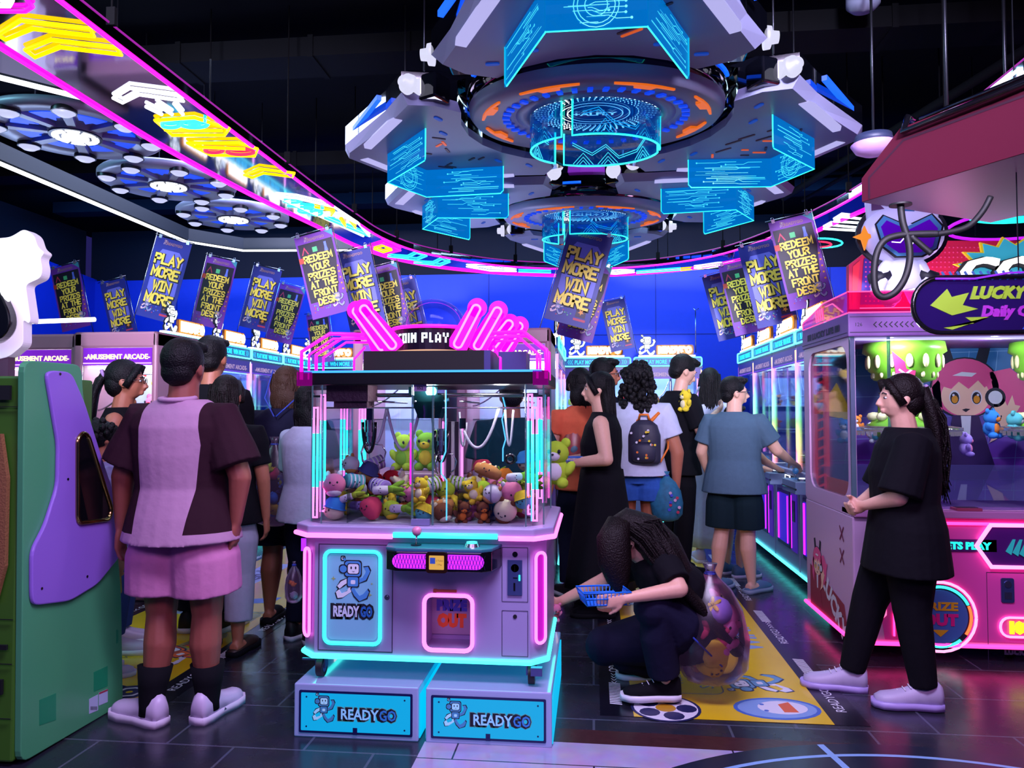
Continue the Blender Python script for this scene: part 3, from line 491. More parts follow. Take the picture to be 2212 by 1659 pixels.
# ---- plush toys -------------------------------------------------------------------------------------
def PM(col): return M('plush_'+col,col,.95,bump=.5,bs=160,var=.12,spec=.1)
PC={'green':'8cc83c','lime':'b8dc40','yellow':'f0d83c','cream':'ece4b8','white':'e4e2ea','pink':'f08cb4','rose':'e0506c','red':'c82830','orange':'f08c38','tan':'c88c50','brown':'7a4c34','blue':'3c8cd8','teal':'60c0c0','lilac':'a88cd8','navy':'34386c'}
def face(m,x,y,z,s):
    for sx in (-1,1): m.ell((x+sx*s*.32,y,z+s*.05),(s*.09,s*.05,s*.11),8,5)
    m.tube([(x-s*.12,y-.001,z-s*.16),(x,y-.002,z-s*.22),(x+s*.12,y-.001,z-s*.16)],s*.035,5)
PLM={}
def plush_meshes(kind,col,col2):
    k=(kind,col,col2)
    if k in PLM: return PLM[k]
    A,B,K=PM(PC[col]),PM(PC[col2]),INK; out=[]   # unit size about 1 across, centred
    def add(nm,m,mt): out.append((nm,m.mesh(nm,mt)))
    if kind=='bear':
        m=MB(); m.ell((0,0,-.16),(.27,.23,.27)); m.ell((0,-.03,.2),(.27,.24,.24)); [m.ell((s*.2,0,.4),(.1,.06,.1),10,6) for s in (-1,1)]; [m.ell((s*.28,-.06,-.1),(.1,.1,.17),10,6,MX.Rotation(s*.6,3,'Y')) for s in (-1,1)]; [m.ell((s*.16,-.14,-.38),(.12,.17,.11),10,6) for s in (-1,1)]; add('body',m,A)
        m=MB(); m.ell((0,-.2,.15),(.14,.1,.1),12,7); m.ell((0,-.16,-.16),(.17,.1,.18),12,7); add('muzzle_patch',m,B)
        m=MB(); face(m,0,-.27,.22,.38); m.ell((0,-.31,.18),(.03,.02,.02),8,5); add('face',m,K)
    elif kind=='round':
        m=MB(); m.ell((0,0,0),(.45,.42,.42),18,11); add('body',m,A); m=MB(); [m.ell((s*.22,0,.4),(.1,.08,.13),10,6) for s in (-1,1)]; m.ell((0,-.05,-.32),(.3,.3,.16),12,6); add('ears',m,B); m=MB(); face(m,0,-.42,.02,.42); add('face',m,K)
    elif kind=='leek':
        m=MB(); m.loft([((0,0,-.62),.1,.1),((0,0,-.55),.17,.17),((0,0,-.3),.18,.18),((0,0,0),.15,.15),((0,0,.05),.12,.12)],n=12); add('stalk',m,B)
        m=MB(); m.loft([((0,0,0),.14,.14),((0,0,.2),.16,.13),((.02,0,.38),.12,.1),((.03,0,.42),.05,.05)],n=12)
        for dx,dy in ((.16,.0),(-.16,.04),(.02,-.13)): m.loft([((dx*.2,dy*.2,.15),.1,.07),((dx,dy,.4),.11,.07),((dx*1.5,dy*1.5,.62),.08,.05),((dx*1.8,dy*1.8,.7),.02,.02)],n=10)
        add('leaves',m,A); m=MB(); face(m,0,-.18,-.3,.26); add('face',m,K)
    elif kind=='hat':
        m=MB(); m.ell((0,0,-.1),(.4,.38,.34),16,10); add('body',m,A); m=MB(); m.lathe([(.46,-.02),(.43,.0),(.38,.04),(.36,.22),(.24,.36),(.001,.4)],18,cap=True); add('hat',m,B); m=MB(); face(m,0,-.38,-.12,.4); add('face',m,K)
    elif kind=='loaf':
        m=MB(); m.loft([((-.5,0,0),.05,.05),((-.44,0,0),.17,.17),((-.2,0,.03),.24,.23),((.2,0,.03),.24,.23),((.44,0,0),.17,.17),((.5,0,0),.05,.05)],side=(0,1,0),n=14); add('body',m,A)
        m=MB(); [m.loft([((x,-.17,.12),.03,.02),((x+.06,0,.28),.05,.03),((x+.12,.17,.12),.03,.02)],side=(1,0,0),n=8) for x in (-.3,-.08,.14)]; add('score_marks',m,B); m=MB(); face(m,.0,-.25,.02,.3); add('face',m,K)
    elif kind=='star':
        m=MB(); 
        for q in range(5): a=q*2*PI/5+PI/2; m.loft([((0,0,0),.2,.16),((.3*math.cos(a),0,.3*math.sin(a)),.15,.12),((.48*math.cos(a),0,.48*math.sin(a)),.06,.05)],side=(0,1,0),n=10)
        m.ell((0,0,0),(.28,.2,.28),12,8); add('body',m,A); m=MB(); [m.ell((s*.17,-.17,-.02),(.05,.03,.03),8,5) for s in (-1,1)]; add('cheeks',m,B); m=MB(); face(m,0,-.2,.04,.36); add('face',m,K)
    elif kind=='fruit':
        m=MB(); m.lathe([(.001,-.45),(.16,-.4),(.32,-.2),(.4,.05),(.34,.26),(.16,.36),(.001,.36)],16); add('body',m,A); m=MB()
        for q in range(5): a=q*2*PI/5; m.ell((.16*math.cos(a),.16*math.sin(a),.36),(.15,.07,.03),8,5,MX.Rotation(a,3,'Z'))
        m.tube([(0,0,.34),(.02,0,.5)],.03,6); add('leaf_crown',m,B); m=MB(); face(m,0,-.385,.0,.36); add('face',m,K)
    elif kind=='roll':
        m=MB(); m.loft([((-.36,0,0),.2,.2),((-.34,0,0),.28,.28),((.34,0,0),.28,.28),((.36,0,0),.2,.2)],side=(0,1,0),n=18); add('body',m,A)
        m=MB(); [m.loft([((x,0,0),.285,.285),((x+.06,0,0),.285,.285)],side=(0,1,0),n=18) for x in (-.26,-.1,.06,.22)]; add('stripes',m,B); m=MB(); face(m,0,-.3,.03,.3); add('face',m,K)
    PLM[k]=out; return out
KN={'bear':'bear','round':'ball','leek':'leek','hat':'hatted','loaf':'bread loaf','star':'star','fruit':'strawberry','roll':'striped'}
def plush(kind,col,col2,loc,rot,s,label,group=None,parts=True):
    ms=plush_meshes(kind,col,col2)
    o=bpy.data.objects.new('plush_'+{'round':'ball','hat':'doll','roll':'roll'}.get(kind,kind),ms[0][1]); C.objects.link(o); o.location=loc; o.rotation_euler=rot; o.scale=(s,s,s)
    for nm,me in (ms[1:] if parts else ms[1:2]): c=bpy.data.objects.new(nm,me); C.objects.link(c); c.parent=o
    return tag(o,label,'plush toy',group)
def pack(n,x0,x1,y0,y1,z0,rs,it=160,seed=1,slope=None):
    rd=random.Random(seed); r=[rs[i%len(rs)] for i in range(n)]; P=[[rd.uniform(x0,x1),rd.uniform(y0,y1),z0+rd.uniform(.05,.55)] for _ in range(n)]
    for k in range(it):
        g=.006*(1-k/it)+.001
        for i in range(n):
            P[i][2]-=g
        for i in range(n):
            a=P[i]
            for j in range(i):
                b=P[j]; dx=a[0]-b[0];dy=a[1]-b[1];dz=a[2]-b[2]; q=r[i]+r[j]; d2=dx*dx+dy*dy+dz*dz
                if d2<q*q:
                    d=math.sqrt(d2)+1e-9; e=(q-d)/d/2; dx*=e;dy*=e;dz*=e; a[0]+=dx;a[1]+=dy;a[2]+=dz; b[0]-=dx;b[1]-=dy;b[2]-=dz
        for i in range(n):
            a=P[i]; a[0]=min(x1-r[i],max(x0+r[i],a[0])); a[1]=min(y1-r[i],max(y0+r[i],a[1])); a[2]=max(z0+r[i],a[2])
    return P,r
# ---- claw machine numbered 052 ------------------------------------------------------------------------
MX0,MY0=-.775,3.42
t=thing('claw_machine','white claw machine numbered 052 with magenta and cyan neon, standing on two lit boxes','claw machine',(MX0,MY0,0)); MM=t
W=.565; ch=.07
def oct(w_,y0,y1,c): return [(-w_+c,y0),(w_-c,y0),(w_,y0+c),(w_,y1-c),(w_-c,y1),(-w_+c,y1),(-w_,y1-c),(-w_,y0+c)]
m=MB(); m.mi=0
P=oct(W,0,.80,ch)
# front face with opening for the prize slot: build as pieces
def ringwall(m,poly,z0,z1,skip=()):
    n=len(poly)
    for i in range(n):
        if i in skip: continue
        a,b=poly[i],poly[(i+1)%n]; m.add([(a[0],a[1],z0),(b[0],b[1],z0),(b[0],b[1],z1),(a[0],a[1],z1)],[(0,1,2,3)],False)
ringwall(m,P,.345,.895,(0,)); m.add([(x,y,.345) for x,y in P],[tuple(range(8))[::-1]],False)
xs=(-W+ch,.02,.235,W-ch); zs=(.345,.385,.625,.895)
for i in range(3):
    for j in range(3):
        if (i,j)!=(1,1): m.add([(xs[i],0,zs[j]),(xs[i+1],0,zs[j]),(xs[i+1],0,zs[j+1]),(xs[i],0,zs[j+1])],[(0,1,2,3)],False)
m.add([(.02,0,.385),(.235,0,.385),(.235,.16,.385),(.02,.16,.385),(.02,0,.625),(.235,0,.625),(.235,.16,.625),(.02,.16,.625)],[(0,1,2,3),(7,6,5,4),(0,3,7,4),(2,1,5,6),(3,2,6,7)],False)
m.build('cabinet',WPL,t)
m=MB(); m.prism(oct(W+.035,-.045,.845,.085),.895,.935); m.build('ledge',M('lilac_ledge','a092c0',.3),t,bev=.006)
PP=oct(W+.038,-.049,.849,.087)
m=MB()
for i in (0,1,2,7,3): 
    a,b=PP[i],PP[(i+1)%8]
    if i==0: 
        m.tube([(a[0],a[1],.892),(-.12,a[1],.892)],.011,8); m.tube([(.36,a[1],.892),(b[0],b[1],.892)],.011,8)
    else: m.tube([(a[0],a[1],.892),(b[0],b[1],.892)],.011,8)
m.build('magenta_tube',PINKW,t); m=MB(); m.tube([(-.115,-.052,.9),(.355,-.052,.9)],.012,8); m.build('cyan_tube',CYAN,t)
m=MB(); PB=oct(W+.004,-.008,.81,ch+.002); m.tube([(PB[i][0],PB[i][1],.34) for i in (7,0,1,2,3,4,5,6)],.0125,8,True); m.build('base_tube',glow('neon_pale_cyan','40ffe8',3.0),t)
for sx in (-1,1):   # corner loops
    T=MX.Translation((sx*(W-ch/2),ch/2-.0,0))@MX.Rotation(sx*PI/4,4,'Z')@PF(0,-.012,0)
    m=MB(T); p=rrect(-.028,.028,.42,.82,.025); m.mi=0; ntube(m,p,.004,.007); m.mi=1; m.prism(rrect(-.022,.022,.43,.81,.02),-.008,.0); m.build('corner_loop',[PINKW,M('magenta_recess','a010a0',.4,em=.5,ecol='c010b0')],t)
m=MB(PF(0,-.002,0)); m.mi=0; m.ribbon([(-.475,.365),(-.13,.365),(-.13,.845),(-.475,.845),(-.475,.365)],.003,0); m.prism([(-.474,.366),(-.131,.366),(-.131,.844),(-.474,.844)],-.004,.001)
d=m.build('service_door',[M('door_laminate','8a84b4',.4)],t)
m=MB(PF(0,-.0035,0)); m.ribbon([(-.475,.365),(-.13,.365),(-.13,.845),(-.475,.845),(-.475,.365)],.004,0); m.build('door_gap',M('seam_dark','241c3c',.7),d)
m=MB(PF(0,-.006,0)); p=rrect(-.445,-.185,.40,.815,.03); ntube(m,p,.004,.0085); m.build('cyan_frame',CYAN,d)
m=MB(PF(0,-.004,0)); m.prism(rrect(-.43,-.2,.415,.8,.02),0,.002); m.build('poster_board',M('pale_blue_board','7fb0d0',.35,em=.12,ecol='20b8e0'),d)
m=MB(PF(-.315,-.0062,.66)); robot(m,0,0,.15,0,1,2,0,.0015); m.build('robot_emblem',[INK,M('robot_blue','4a90d0',.4),M('robot_white','dce8f0',.4)],d)
m=MB(PF(-.315,-.0062,.545)); m.mi=0; btext(m,'READYGO',0,0,.052,0,.001,bold=.008,wid=.205); m.mi=1; btext(m,'READY',-.028,0,.046,.0015,.001,bold=.002,wid=.122); m.mi=2; btext(m,'GO',.066,0,.046,.0015,.001,bold=.002,wid=.055); m.build('logo_lettering',[INK,M('letter_white','c8d8ec',.4),M('letter_blue','2868b8',.4)],d)
m=MB(PF(0,-.0062,0))
for x,y,s in ((-.405,.69,.012),(-.24,.72,.009),(-.235,.62,.012),(-.225,.67,.006)): m.prism([(x,y+s),(x+s*.25,y+s*.25),(x+s,y),(x+s*.25,y-s*.25),(x,y-s),(x-s*.25,y-s*.25),(x-s,y),(x-s*.25,y+s*.25)],0,.001)
m.build('sparkles',M('sparkle_olive','98a868',.5),d)
m=MB(); m.cyl((-.155,-.004,.61),.012,.008,20,'y'); m.cyl((-.155,-.008,.61),.007,.006,12,'y'); m.build('lock',STEEL,d)
m=MB(PF(0,-.004,0)); ntube(m,rrect(.018,.237,.383,.627,.035),.004,.0095); m.build('prize_slot_tube',PINKW,t)
m=MB(PF(.115,.15,.53)); m.mi=0; m.prism([(-.1,-.12),(.1,-.12),(.1,.08),(-.1,.08)],-.004,0); m.mi=1; btext(m,'PRIZE',0,.015,.045,.001,bold=.004,wid=.145); m.mi=2; btext(m,'OUT',0,-.055,.055,.001,bold=.005,wid=.14); m.build('prize_sign',[M('flap_white','9890a8',.3),M('print_blue','3a50b8',.4),M('print_orange','e06020',.4)],t)
m=MB(); m.box(.07,.165,-.014,-.001,.642,.652); m.box(.06,.075,-.016,-.001,.64,.654); m.build('marker_pen',M('marker_orange','c05040',.5),t)
m=MB(PF(0,-.002,0)); 
for z0,z1 in ((.365,.565),(.605,.845)): m.ribbon([(.37,z0),(.485,z0),(.485,z1),(.37,z1),(.37,z0)],.0025,0)
m.build('hatch_seams',M('seam_dark','241c3c',.7),t)
m=MB(); m.mi=0; m.box(.395,.46,-.008,0,.635,.79); m.mi=1; m.cyl((.428,-.008,.755),.018,.006,20,'y'); m.mi=2; m.box(.4265,.4295,-.0165,-.0138,.742,.768); m.box(.42,.44,-.01,-.008,.71,.714); m.mi=3; m.box(.445,.452,-.012,-.008,.70,.725); m.mi=2; m.box(.422,.43,-.011,-.008,.655,.69); m.cyl((.428,-.004,.815),.012,.008,18,'y'); m.cyl((.428,-.004,.54),.009,.006,18,'y'); m.build('coin_panel',[M('blue_steel','5a6ca8',.3,.8),STEEL,BLACK,CYAN],t)
# control shelf
m=MB(); m.mi=0; m.prism([(-.15,0),(.37,0),(.34,-.12),(.30,-.15),(-.08,-.15),(-.13,-.12)],.845,.86); m.mi=1; m.prism([(-.148,0),(.368,0),(.338,-.118),(.298,-.148),(-.078,-.148),(-.128,-.118)],.76,.845); cs=m.build('control_shelf',[M('teal_shelf_top','2a6878',.35),BLACK],t,bev=.004)
m=MB(PF(0,-.15,0)); m.mi=0; m.prism(rrect(-.09,.31,.775,.835,.03),.0,.012); m.mi=1
for k in range(29):
    x=-.085+k*.0136
    for a,b in (((x,.776),(x+.02,.834)),((x+.02,.776),(x,.834))): m.ribbon([a,b],.0022,.0125)
m.build('glowing_grille',[glow('grille_violet','b020ff',2.2),M('grille_dark','1c0838',.4)],cs)
m=MB(PF(0,-.162,0)); m.mi=0; m.prism(rrect(.06,.155,.76,.85,.015),0,.012); m.mi=1; m.prism(rrect(.075,.14,.775,.835,.003),.012,.0135); m.mi=2; m.prism([(.079,.80),(.102,.80),(.102,.826),(.079,.826)],.0135,.0142); m.mi=3; btext(m,'2 Token',.121,.814,.007,.0142); btext(m,'1 Play',.121,.797,.007,.0142); m.build('token_screen',[M('copper_bezel','30180e',.3,.5),glow('screen_amber','e8b050',.9),BP,M('screen_text','6a3010',.6)],cs)
m=MB(); m.mi=0; m.cyl((-.005,-.075,.86),.024,.004,20); m.mi=1; m.tube([(-.005,-.075,.86),(-.003,-.075,.905)],.005,8); m.mi=2; m.ell((-.002,-.075,.922),.022,18,12); m.build('joystick',[BLACK,STEEL,M('joystick_pink','c878a0',.3)],t)
m=MB(); m.mi=0; m.lathe([(.001,.0)]*1+[(.036,0),(.036,.012),(.03,.018),(.001,.018)],24) if 0 else None
m.cyl((.245,-.075,.86),.036,.014,28,r2=.03); m.mi=1; m.cyl((.245,-.075,.874),.024,.006,24); m.build('push_button',[STEEL,glow('button_cyan','50e8e8',1.4)],t)
# glass box
GZ0,GZ1=.935,1.575; GP=oct(W-.015,.02,.78,.075)
m=MB(); 
for i in range(8):
    a,b=V(GP[i]),V(GP[(i+1)%8])
    m=MB(); m.add([(a.x,a.y,GZ0),(b.x,b.y,GZ0),(b.x,b.y,GZ1),(a.x,a.y,GZ1)],[(0,1,2,3)],False); gl=m.build('glass_pane',CLEAR,t)
m=MB(); 
for x in (-.045,.05): m.box(x-.004,x+.004,.012,.022,GZ0,GZ1)
for a in GP: m.tube([(a[0],a[1],GZ0),(a[0],a[1],GZ1)],.004,5)
m.build('glass_edges',glass('edge_acrylic','c8d8e8',.3,emit=.25,ecol='a0c8ff',op=.35),gl)
for sx in (-1,1):   # corner neon loops in the glass: magenta ends, cyan middle
    for yy in (.075,.72):
        for q,(dx,z0,z1) in enumerate(((0,.985,1.53),(.03,.96,1.47))):
            m=MB(); x=sx*(W-.075+dx*.8); y=yy-(dx if yy<.3 else -dx); m.mi=0
            m.tube([(x-.009,y,z0+.14),(x-.009,y,z0),(x+.009,y,z0),(x+.009,y,z0+.14)],.0058,8); m.tube([(x-.009,y,z1-.12),(x-.009,y,z1),(x+.009,y,z1),(x+.009,y,z1-.12)],.0058,8); m.mi=1; m.tube([(x-.009,y,z0+.14),(x-.009,y,z1-.12)],.0062,8); m.tube([(x+.009,y,z0+.14),(x+.009,y,z1-.12)],.0062,8); m.build('corner_neon',[PINKW,glow('neon_aqua','28e8f0',2.6)],t)
m=MB(); m.mi=0; m.tube([(-.052,.008,1.12),(-.052,.008,1.40)],.004,6); m.mi=1; m.tube([(.115,.01,.96),(.115,.01,1.14),(.09,.01,1.17),(.09,.01,1.22),(.11,.01,1.27),(.11,.01,1.55)],.0035,6); m.tube([(.28,.75,1.55),(.30,.75,1.47),(.28,.75,1.41),(.30,.75,1.3),(.285,.75,1.25),(.285,.75,1.18)],.004,6); m.tube([(.50,.02,.96),(.50,.02,1.1)],.003,6); m.build('lightning_line',[PINK,glow('neon_azure','50b8ff',1.6)],t)
m=MB(PF(-.0,.015,0)); m.mi=0; m.prism([(-.04,1.545),(.02,1.545),(.02,1.575),(-.04,1.575)],0,.004); m.mi=1; btext(m,'052',-.01,1.56,.014,.0045,bold=.0004); m.build('number_plate',[M('plate_lilac','a89cc8',.4),INK],t)
m=MB(); m.box(-.045,.04,-.008,.012,.937,.965); m.build('latch_block',M('latch_grey','6e6c98',.4),t)
m=MB(); m.box(-.50,.50,.05,.76,.925,.937); m.build('play_floor',M('play_floor_white','c0c0d0',.5),t)
m=MB()
for x in (-.36,.16): m.box(x,x+.004,.04,.4,.937,1.09)
m.box(-.36,.16,.4,.404,.937,1.09) ; m.box(.31,.314,.04,.75,.937,1.12); m.build('chute_panels',CLEAR,t)
for x_ in (-.35,-.0,.35): point('claw_machine_spot',(MX0+x_,MY0+.12,1.55),6.5,(1,.95,.95),.03)
# centre column and rails
m=MB(); m.mi=0; m.box(-.005,.085,.55,.60,.937,1.4); m.mi=1; m.box(.01,.035,.545,.55,.95,1.4); m.box(.055,.075,.545,.55,.95,1.4); m.build('centre_post',[M('post_white','c8c0d8',.4),M('post_dark','2c2038',.4)],t)
m=MB(); m.tube([(-.012,.55,.95),(-.012,.55,1.4)],.0065,8); m.tube([(.093,.55,.95),(.093,.55,1.4)],.0065,8); m.build('post_neon',PINKW,t)
m=MB()
for y in (.2,.62): m.tube([(-.52,y,1.535),(.52,y,1.535)],.006,8)
for x in (-.24,-.06,.16,.46): m.tube([(x,.12,1.50),(x,.70,1.50)],.005,8)
m.tube([(-.5,.15,1.47),(.52,.15,1.47)],.004,6); m.build('gantry_rails',STEEL,t)
m=MB(); m.box(-.47,-.27,.06,.22,1.50,1.575); m.box(-.44,-.28,.08,.2,1.47,1.5); m.build('speaker_box',M('brown_mesh_box','3a2030',.6,bump=.6,bs=60),t)
m=MB(); m.mi=0; m.box(-.10,.04,.16,.4,1.53,1.57); m.loft([((-.0,.2,1.53),.10,.1),((0,.2,1.5),.11,.1),((0,.2,1.44),.08,.075),((0,.2,1.42),.075,.07)],n=4,sm=False,ph=PI/4); m.build('motor_hood',[M('dark_teal_mirror','1c4a50',.08,.9)],t)
def claw(x,y,z,s,nm='claw'):
    m=MB(); m.mi=0; m.cyl((x,y,z),.02*s,.11,16); m.cyl((x,y,z+.03),.026*s,.02,16); m.cyl((x,y,z-.02),.012*s,.03,12); m.cyl((x,y,z+.11),.003,max(.01,1.53-z-.11),6)
    for k in range(3):
        a=k*2.094+.3; c_,s_=math.cos(a),math.sin(a); m.tube([(x+.012*s*c_,y+.012*s*s_,z-.01),(x+.05*s*c_,y+.05*s*s_,z-.015),(x+.066*s*c_,y+.066*s*s_,z-.05),(x+.058*s*c_,y+.058*s*s_,z-.09),(x+.04*s*c_,y+.04*s*s_,z-.105)],.004,6)
    c=m.build(nm,STEEL,t); m=MB(); m.tube([(x-.03+.0*k+.032*(1-math.cos(PI*k/12)) ,y-.02,z+.10-.15*math.sin(PI*k/12)) for k in range(13)],.0085,8); m.build('black_coil',BLACK,c)
claw(-.33,.3,1.30,1.2); claw(.045,.24,1.26,1.1)
m=MB(); m.box(-.345,-.315,.285,.315,1.41,1.52); m.build('claw_bracket',M('navy_bracket','14204c',.4,.3),t)
def cable(m,a,b,sag,r=.0075,n=12):
    a,b=V(a),V(b); m.tube([a.lerp(b,k/n)-V((0,0,sag*(1-(2*k/n-1)**2))) for k in range(n+1)],r,7)
m=MB(); cable(m,(-.23,.25,1.47),(-.06,.22,1.46),.20); cable(m,(-.28,.25,1.30),(-.23,.25,1.47),.03); cable(m,(-.02,.3,1.48),(.06,.3,1.42),.2,.006); cable(m,(.13,.25,1.45),(.165,.25,1.40),.14,.006); cable(m,(.16,.2,1.36),(.33,.2,1.47),.13); cable(m,(.36,.2,1.46),(.40,.2,1.46),.17,.006); m.build('cable_loops',M('cable_grey','b8bac8',.4),t)
m=MB(); m.T=MX.Translation((.39,.16,1.23))@MX.Rotation(PI/2,4,'X'); m.lathe([(.012,-.008),(.026,-.008),(.026,.008),(.012,.008),(.012,-.008)],18); m.T=MX(); m.box(.14,.17,.2,.21,1.37,1.42); m.build('cable_ring',BLACK,t)
# canopy
m=MB(); m.prism(oct(W+.01,-.015,.82,.05),1.575,1.638); m.build('canopy',M('canopy_black','050508',.3),t,bev=.004)
m=MB(PF(0,-.017,0)); m.prism([(-.55,1.630),(.55,1.630),(.55,1.640),(-.55,1.640)],0,.004); m.build('sky_strip',glow('strip_sky','38a0ff',1.7),t)
m=MB(); m.box(-.31,.27,.12,.62,1.638,1.74); m.build('top_box',M('top_box_black','060608',.7),t)
m=MB(); m.box(.27,.30,.12,.6,1.638,1.74); m.box(.34,.47,.1,.3,1.64,1.73); m.build('side_tray',M('tray_indigo','3c3878',.5),t)
# drum display
m=MB(); a0,a1=PI*1.5-1.0,PI*1.5+1.0; n=24; r0=.2
A=[a0+(a1-a0)*k/n for k in range(n+1)]; cx,cy=-.02,.36
m.mi=0; m.rings([[(cx+r0*math.cos(2*PI*j/40),cy+r0*math.sin(2*PI*j/40),z) for j in range(40)] for z in (1.74,1.862)],True,sm=False); dr=m.build('display_drum',[M('display_dark','14081c',.3)],t)
m=MB(); m.tube([(cx+(r0+.004)*math.cos(a),cy+(r0+.004)*math.sin(a),1.862) for a in [2*PI*j/40 for j in range(40)]],.009,7,True); m.build('drum_rim',PINK,dr)
m=MB(); m.tube([(cx+(r0+.004)*math.cos(a),cy+(r0+.004)*math.sin(a),1.745) for a in A],.004,6); m.build('drum_bottom_light',glow('warm_strip','ffb890',1.2),dr)
FB={'C':('011','100','100','100','011'),'O':('111','101','101','101','111'),'N':('101','111','111','101','101'),'I':('1','1','1','1','1'),'D':('110','101','101','101','110'),'P':('111','101','111','100','100'),'L':('10','10','10','10','11'),'A':('010','101','101','111','101'),'Y':('101','101','010','010','010'),' ':('0','0','0','0','0'),'(':('01','10','10','10','01')}
m=MB(); x=-.19
for ch_ in '(COIN PLAY Y':
    g=FB[ch_] if ch_ in FB else FB[' ']
    for i,row in enumerate(g):
        for j,b_ in enumerate(row):
            if b_=='1':
                for sx in (0,.5):
                    for sy in (0,.5):
                        q=(x+(j+sx)*.0095)/r0+PI*1.5; z=1.828-(i+sy)*.0095; m.T=MX.Translation((cx+(r0+.002)*math.cos(q),cy+(r0+.002)*math.sin(q),z))@MX.Rotation(q+PI/2,4,'Z'); m.box(-.002,.002,-.0015,.0005,-.002,.002)
    x+=.0095*(len(g[0])+.9)
m.build('led_lettering',glow('led_white','dff0ff',3),dr)
m=MB(); m.T=MX.Translation((cx,cy,1.865)); m.lathe([(.165*math.cos(k*PI/2/14),.155*math.sin(k*PI/2/14)) for k in range(14)]+[(.001,.155)],48); m.build('dome',glass('dome_acrylic','e8e4fa',.035),t)
m=MB(); m.ribbon([(0,0),(0,0.01)],.01) if 0 else None; m.tube([(cx+.12*math.cos(a),cy+.08*math.sin(a)-.02,1.885) for a in [PI*k/10 for k in range(11)]],.003,5); m.build('dome_glow_line',glow('dim_blue_line','3040d0',1),t)
MAG=M('magenta_acrylic','e010c0',.3,em=1.1,ecol='f008c8')
def cannon(x0,z0,x1,z1,y,s=1):
    a=V((x0,z0)); b=V((x1,z1)); d=(b-a); L=d.length; ang=math.atan2(d.y,d.x)
    m=MB(MX.Translation((x0,y,z0))@MX.Rotation(-ang,4,'Y')@MX.Rotation(PI/2,4,'X')); m.prism([(0,-.052),(L,-.036),(L,.036),(0,.052)],-.006,.006); m.prism(circ(L,0,.047*s,24),-.006,.006); o=m.build('magenta_fin',MAG,t)
    m=MB(m.T); ntube(m,rrect(.012,L+.012,-.02,.02,.019,5),.012,.0055); m.build('fin_tube',glow('neon_pale_pink','ff70e0',3.2),o)
for (x0,x1,y) in ((-.17,-.335,.2),(-.24,-.39,.26),(-.32,-.40,.5)): cannon(x0,1.75,x1,1.75+(.205 if y<.3 else .16),y)
for (x0,x1,y) in ((.12,.225,.2),(.2,.315,.3),(.24,.36,.42),(.30,.40,.52)): cannon(x0,1.75,x1,1.75+(.2 if y<.4 else .15),y)
for sx in (-1,1):
    for dy in (-.03,.16):
        m=MB(); X=sx*(W+.004); q=.035 if dy<0 else -.035
        m.tube([(X-sx*.0,dy+.03,1.60),(X,dy+.03,1.73),(X-sx*.11,dy+.1,1.82),(X-sx*.26,dy+.16,1.82)],.009,8); m.tube([(X-sx*.04,dy+.02,1.60),(X-sx*.04,dy+.02,1.715),(X-sx*.13,dy+.09,1.795),(X-sx*.27,dy+.16,1.80)],.006,8); m.build('magenta_arm',PINK,t)
    m=MB(); m.box(sx*(W-.02)-.035,sx*(W-.02)+.035,-.028,-.016,1.57,1.635); m.build('arm_bracket',glass('magenta_bracket','c050c8',.3,emit=.5,ecol='d010c0',op=.4),t)
    m=MB(); m.tube([(sx*.35,.1,1.64),(sx*.35,.1,1.70),(sx*.31,.14,1.76)],.006,6); m.build('small_arm',PINK,t)
# castors
for x,y in ((-.47,.03),(.50,.03),(-.47,.72),(.50,.72)):
    m=MB(); m.mi=0; m.cyl((x-.014,y,.283),.046,.028,24,'x'); m.mi=1; m.cyl((x-.016,y,.283),.026,.032,16,'x'); m.box(x-.024,x-.018,y-.02,y+.02,.28,.345); m.box(x+.018,x+.024,y-.02,y+.02,.28,.345); m.mi=1; m.box(x+.0,x+.05,y-.06,y-.03,.29,.325) if x>0 else m.box(x-.09,x-.02,y-.01,y,.31,.318); m.build('castor',[M('rubber_dark','100c18',.6),M('castor_steel','6068a0',.3,.8)],t)
# left control shelf of the hidden neighbour side
m=MB(); m.mi=0; m.prism([(-W-.075,.2),(-W+.0,.2),(-W,.5),(-W-.075,.5)],.765,.86); m.mi=1; m.box(-W-.079,-W-.075,.21,.49,.775,.835); m.box(-W-.073,-W,.194,.2,.775,.835); m.build('side_shelf',[BLACK,VIO],t)
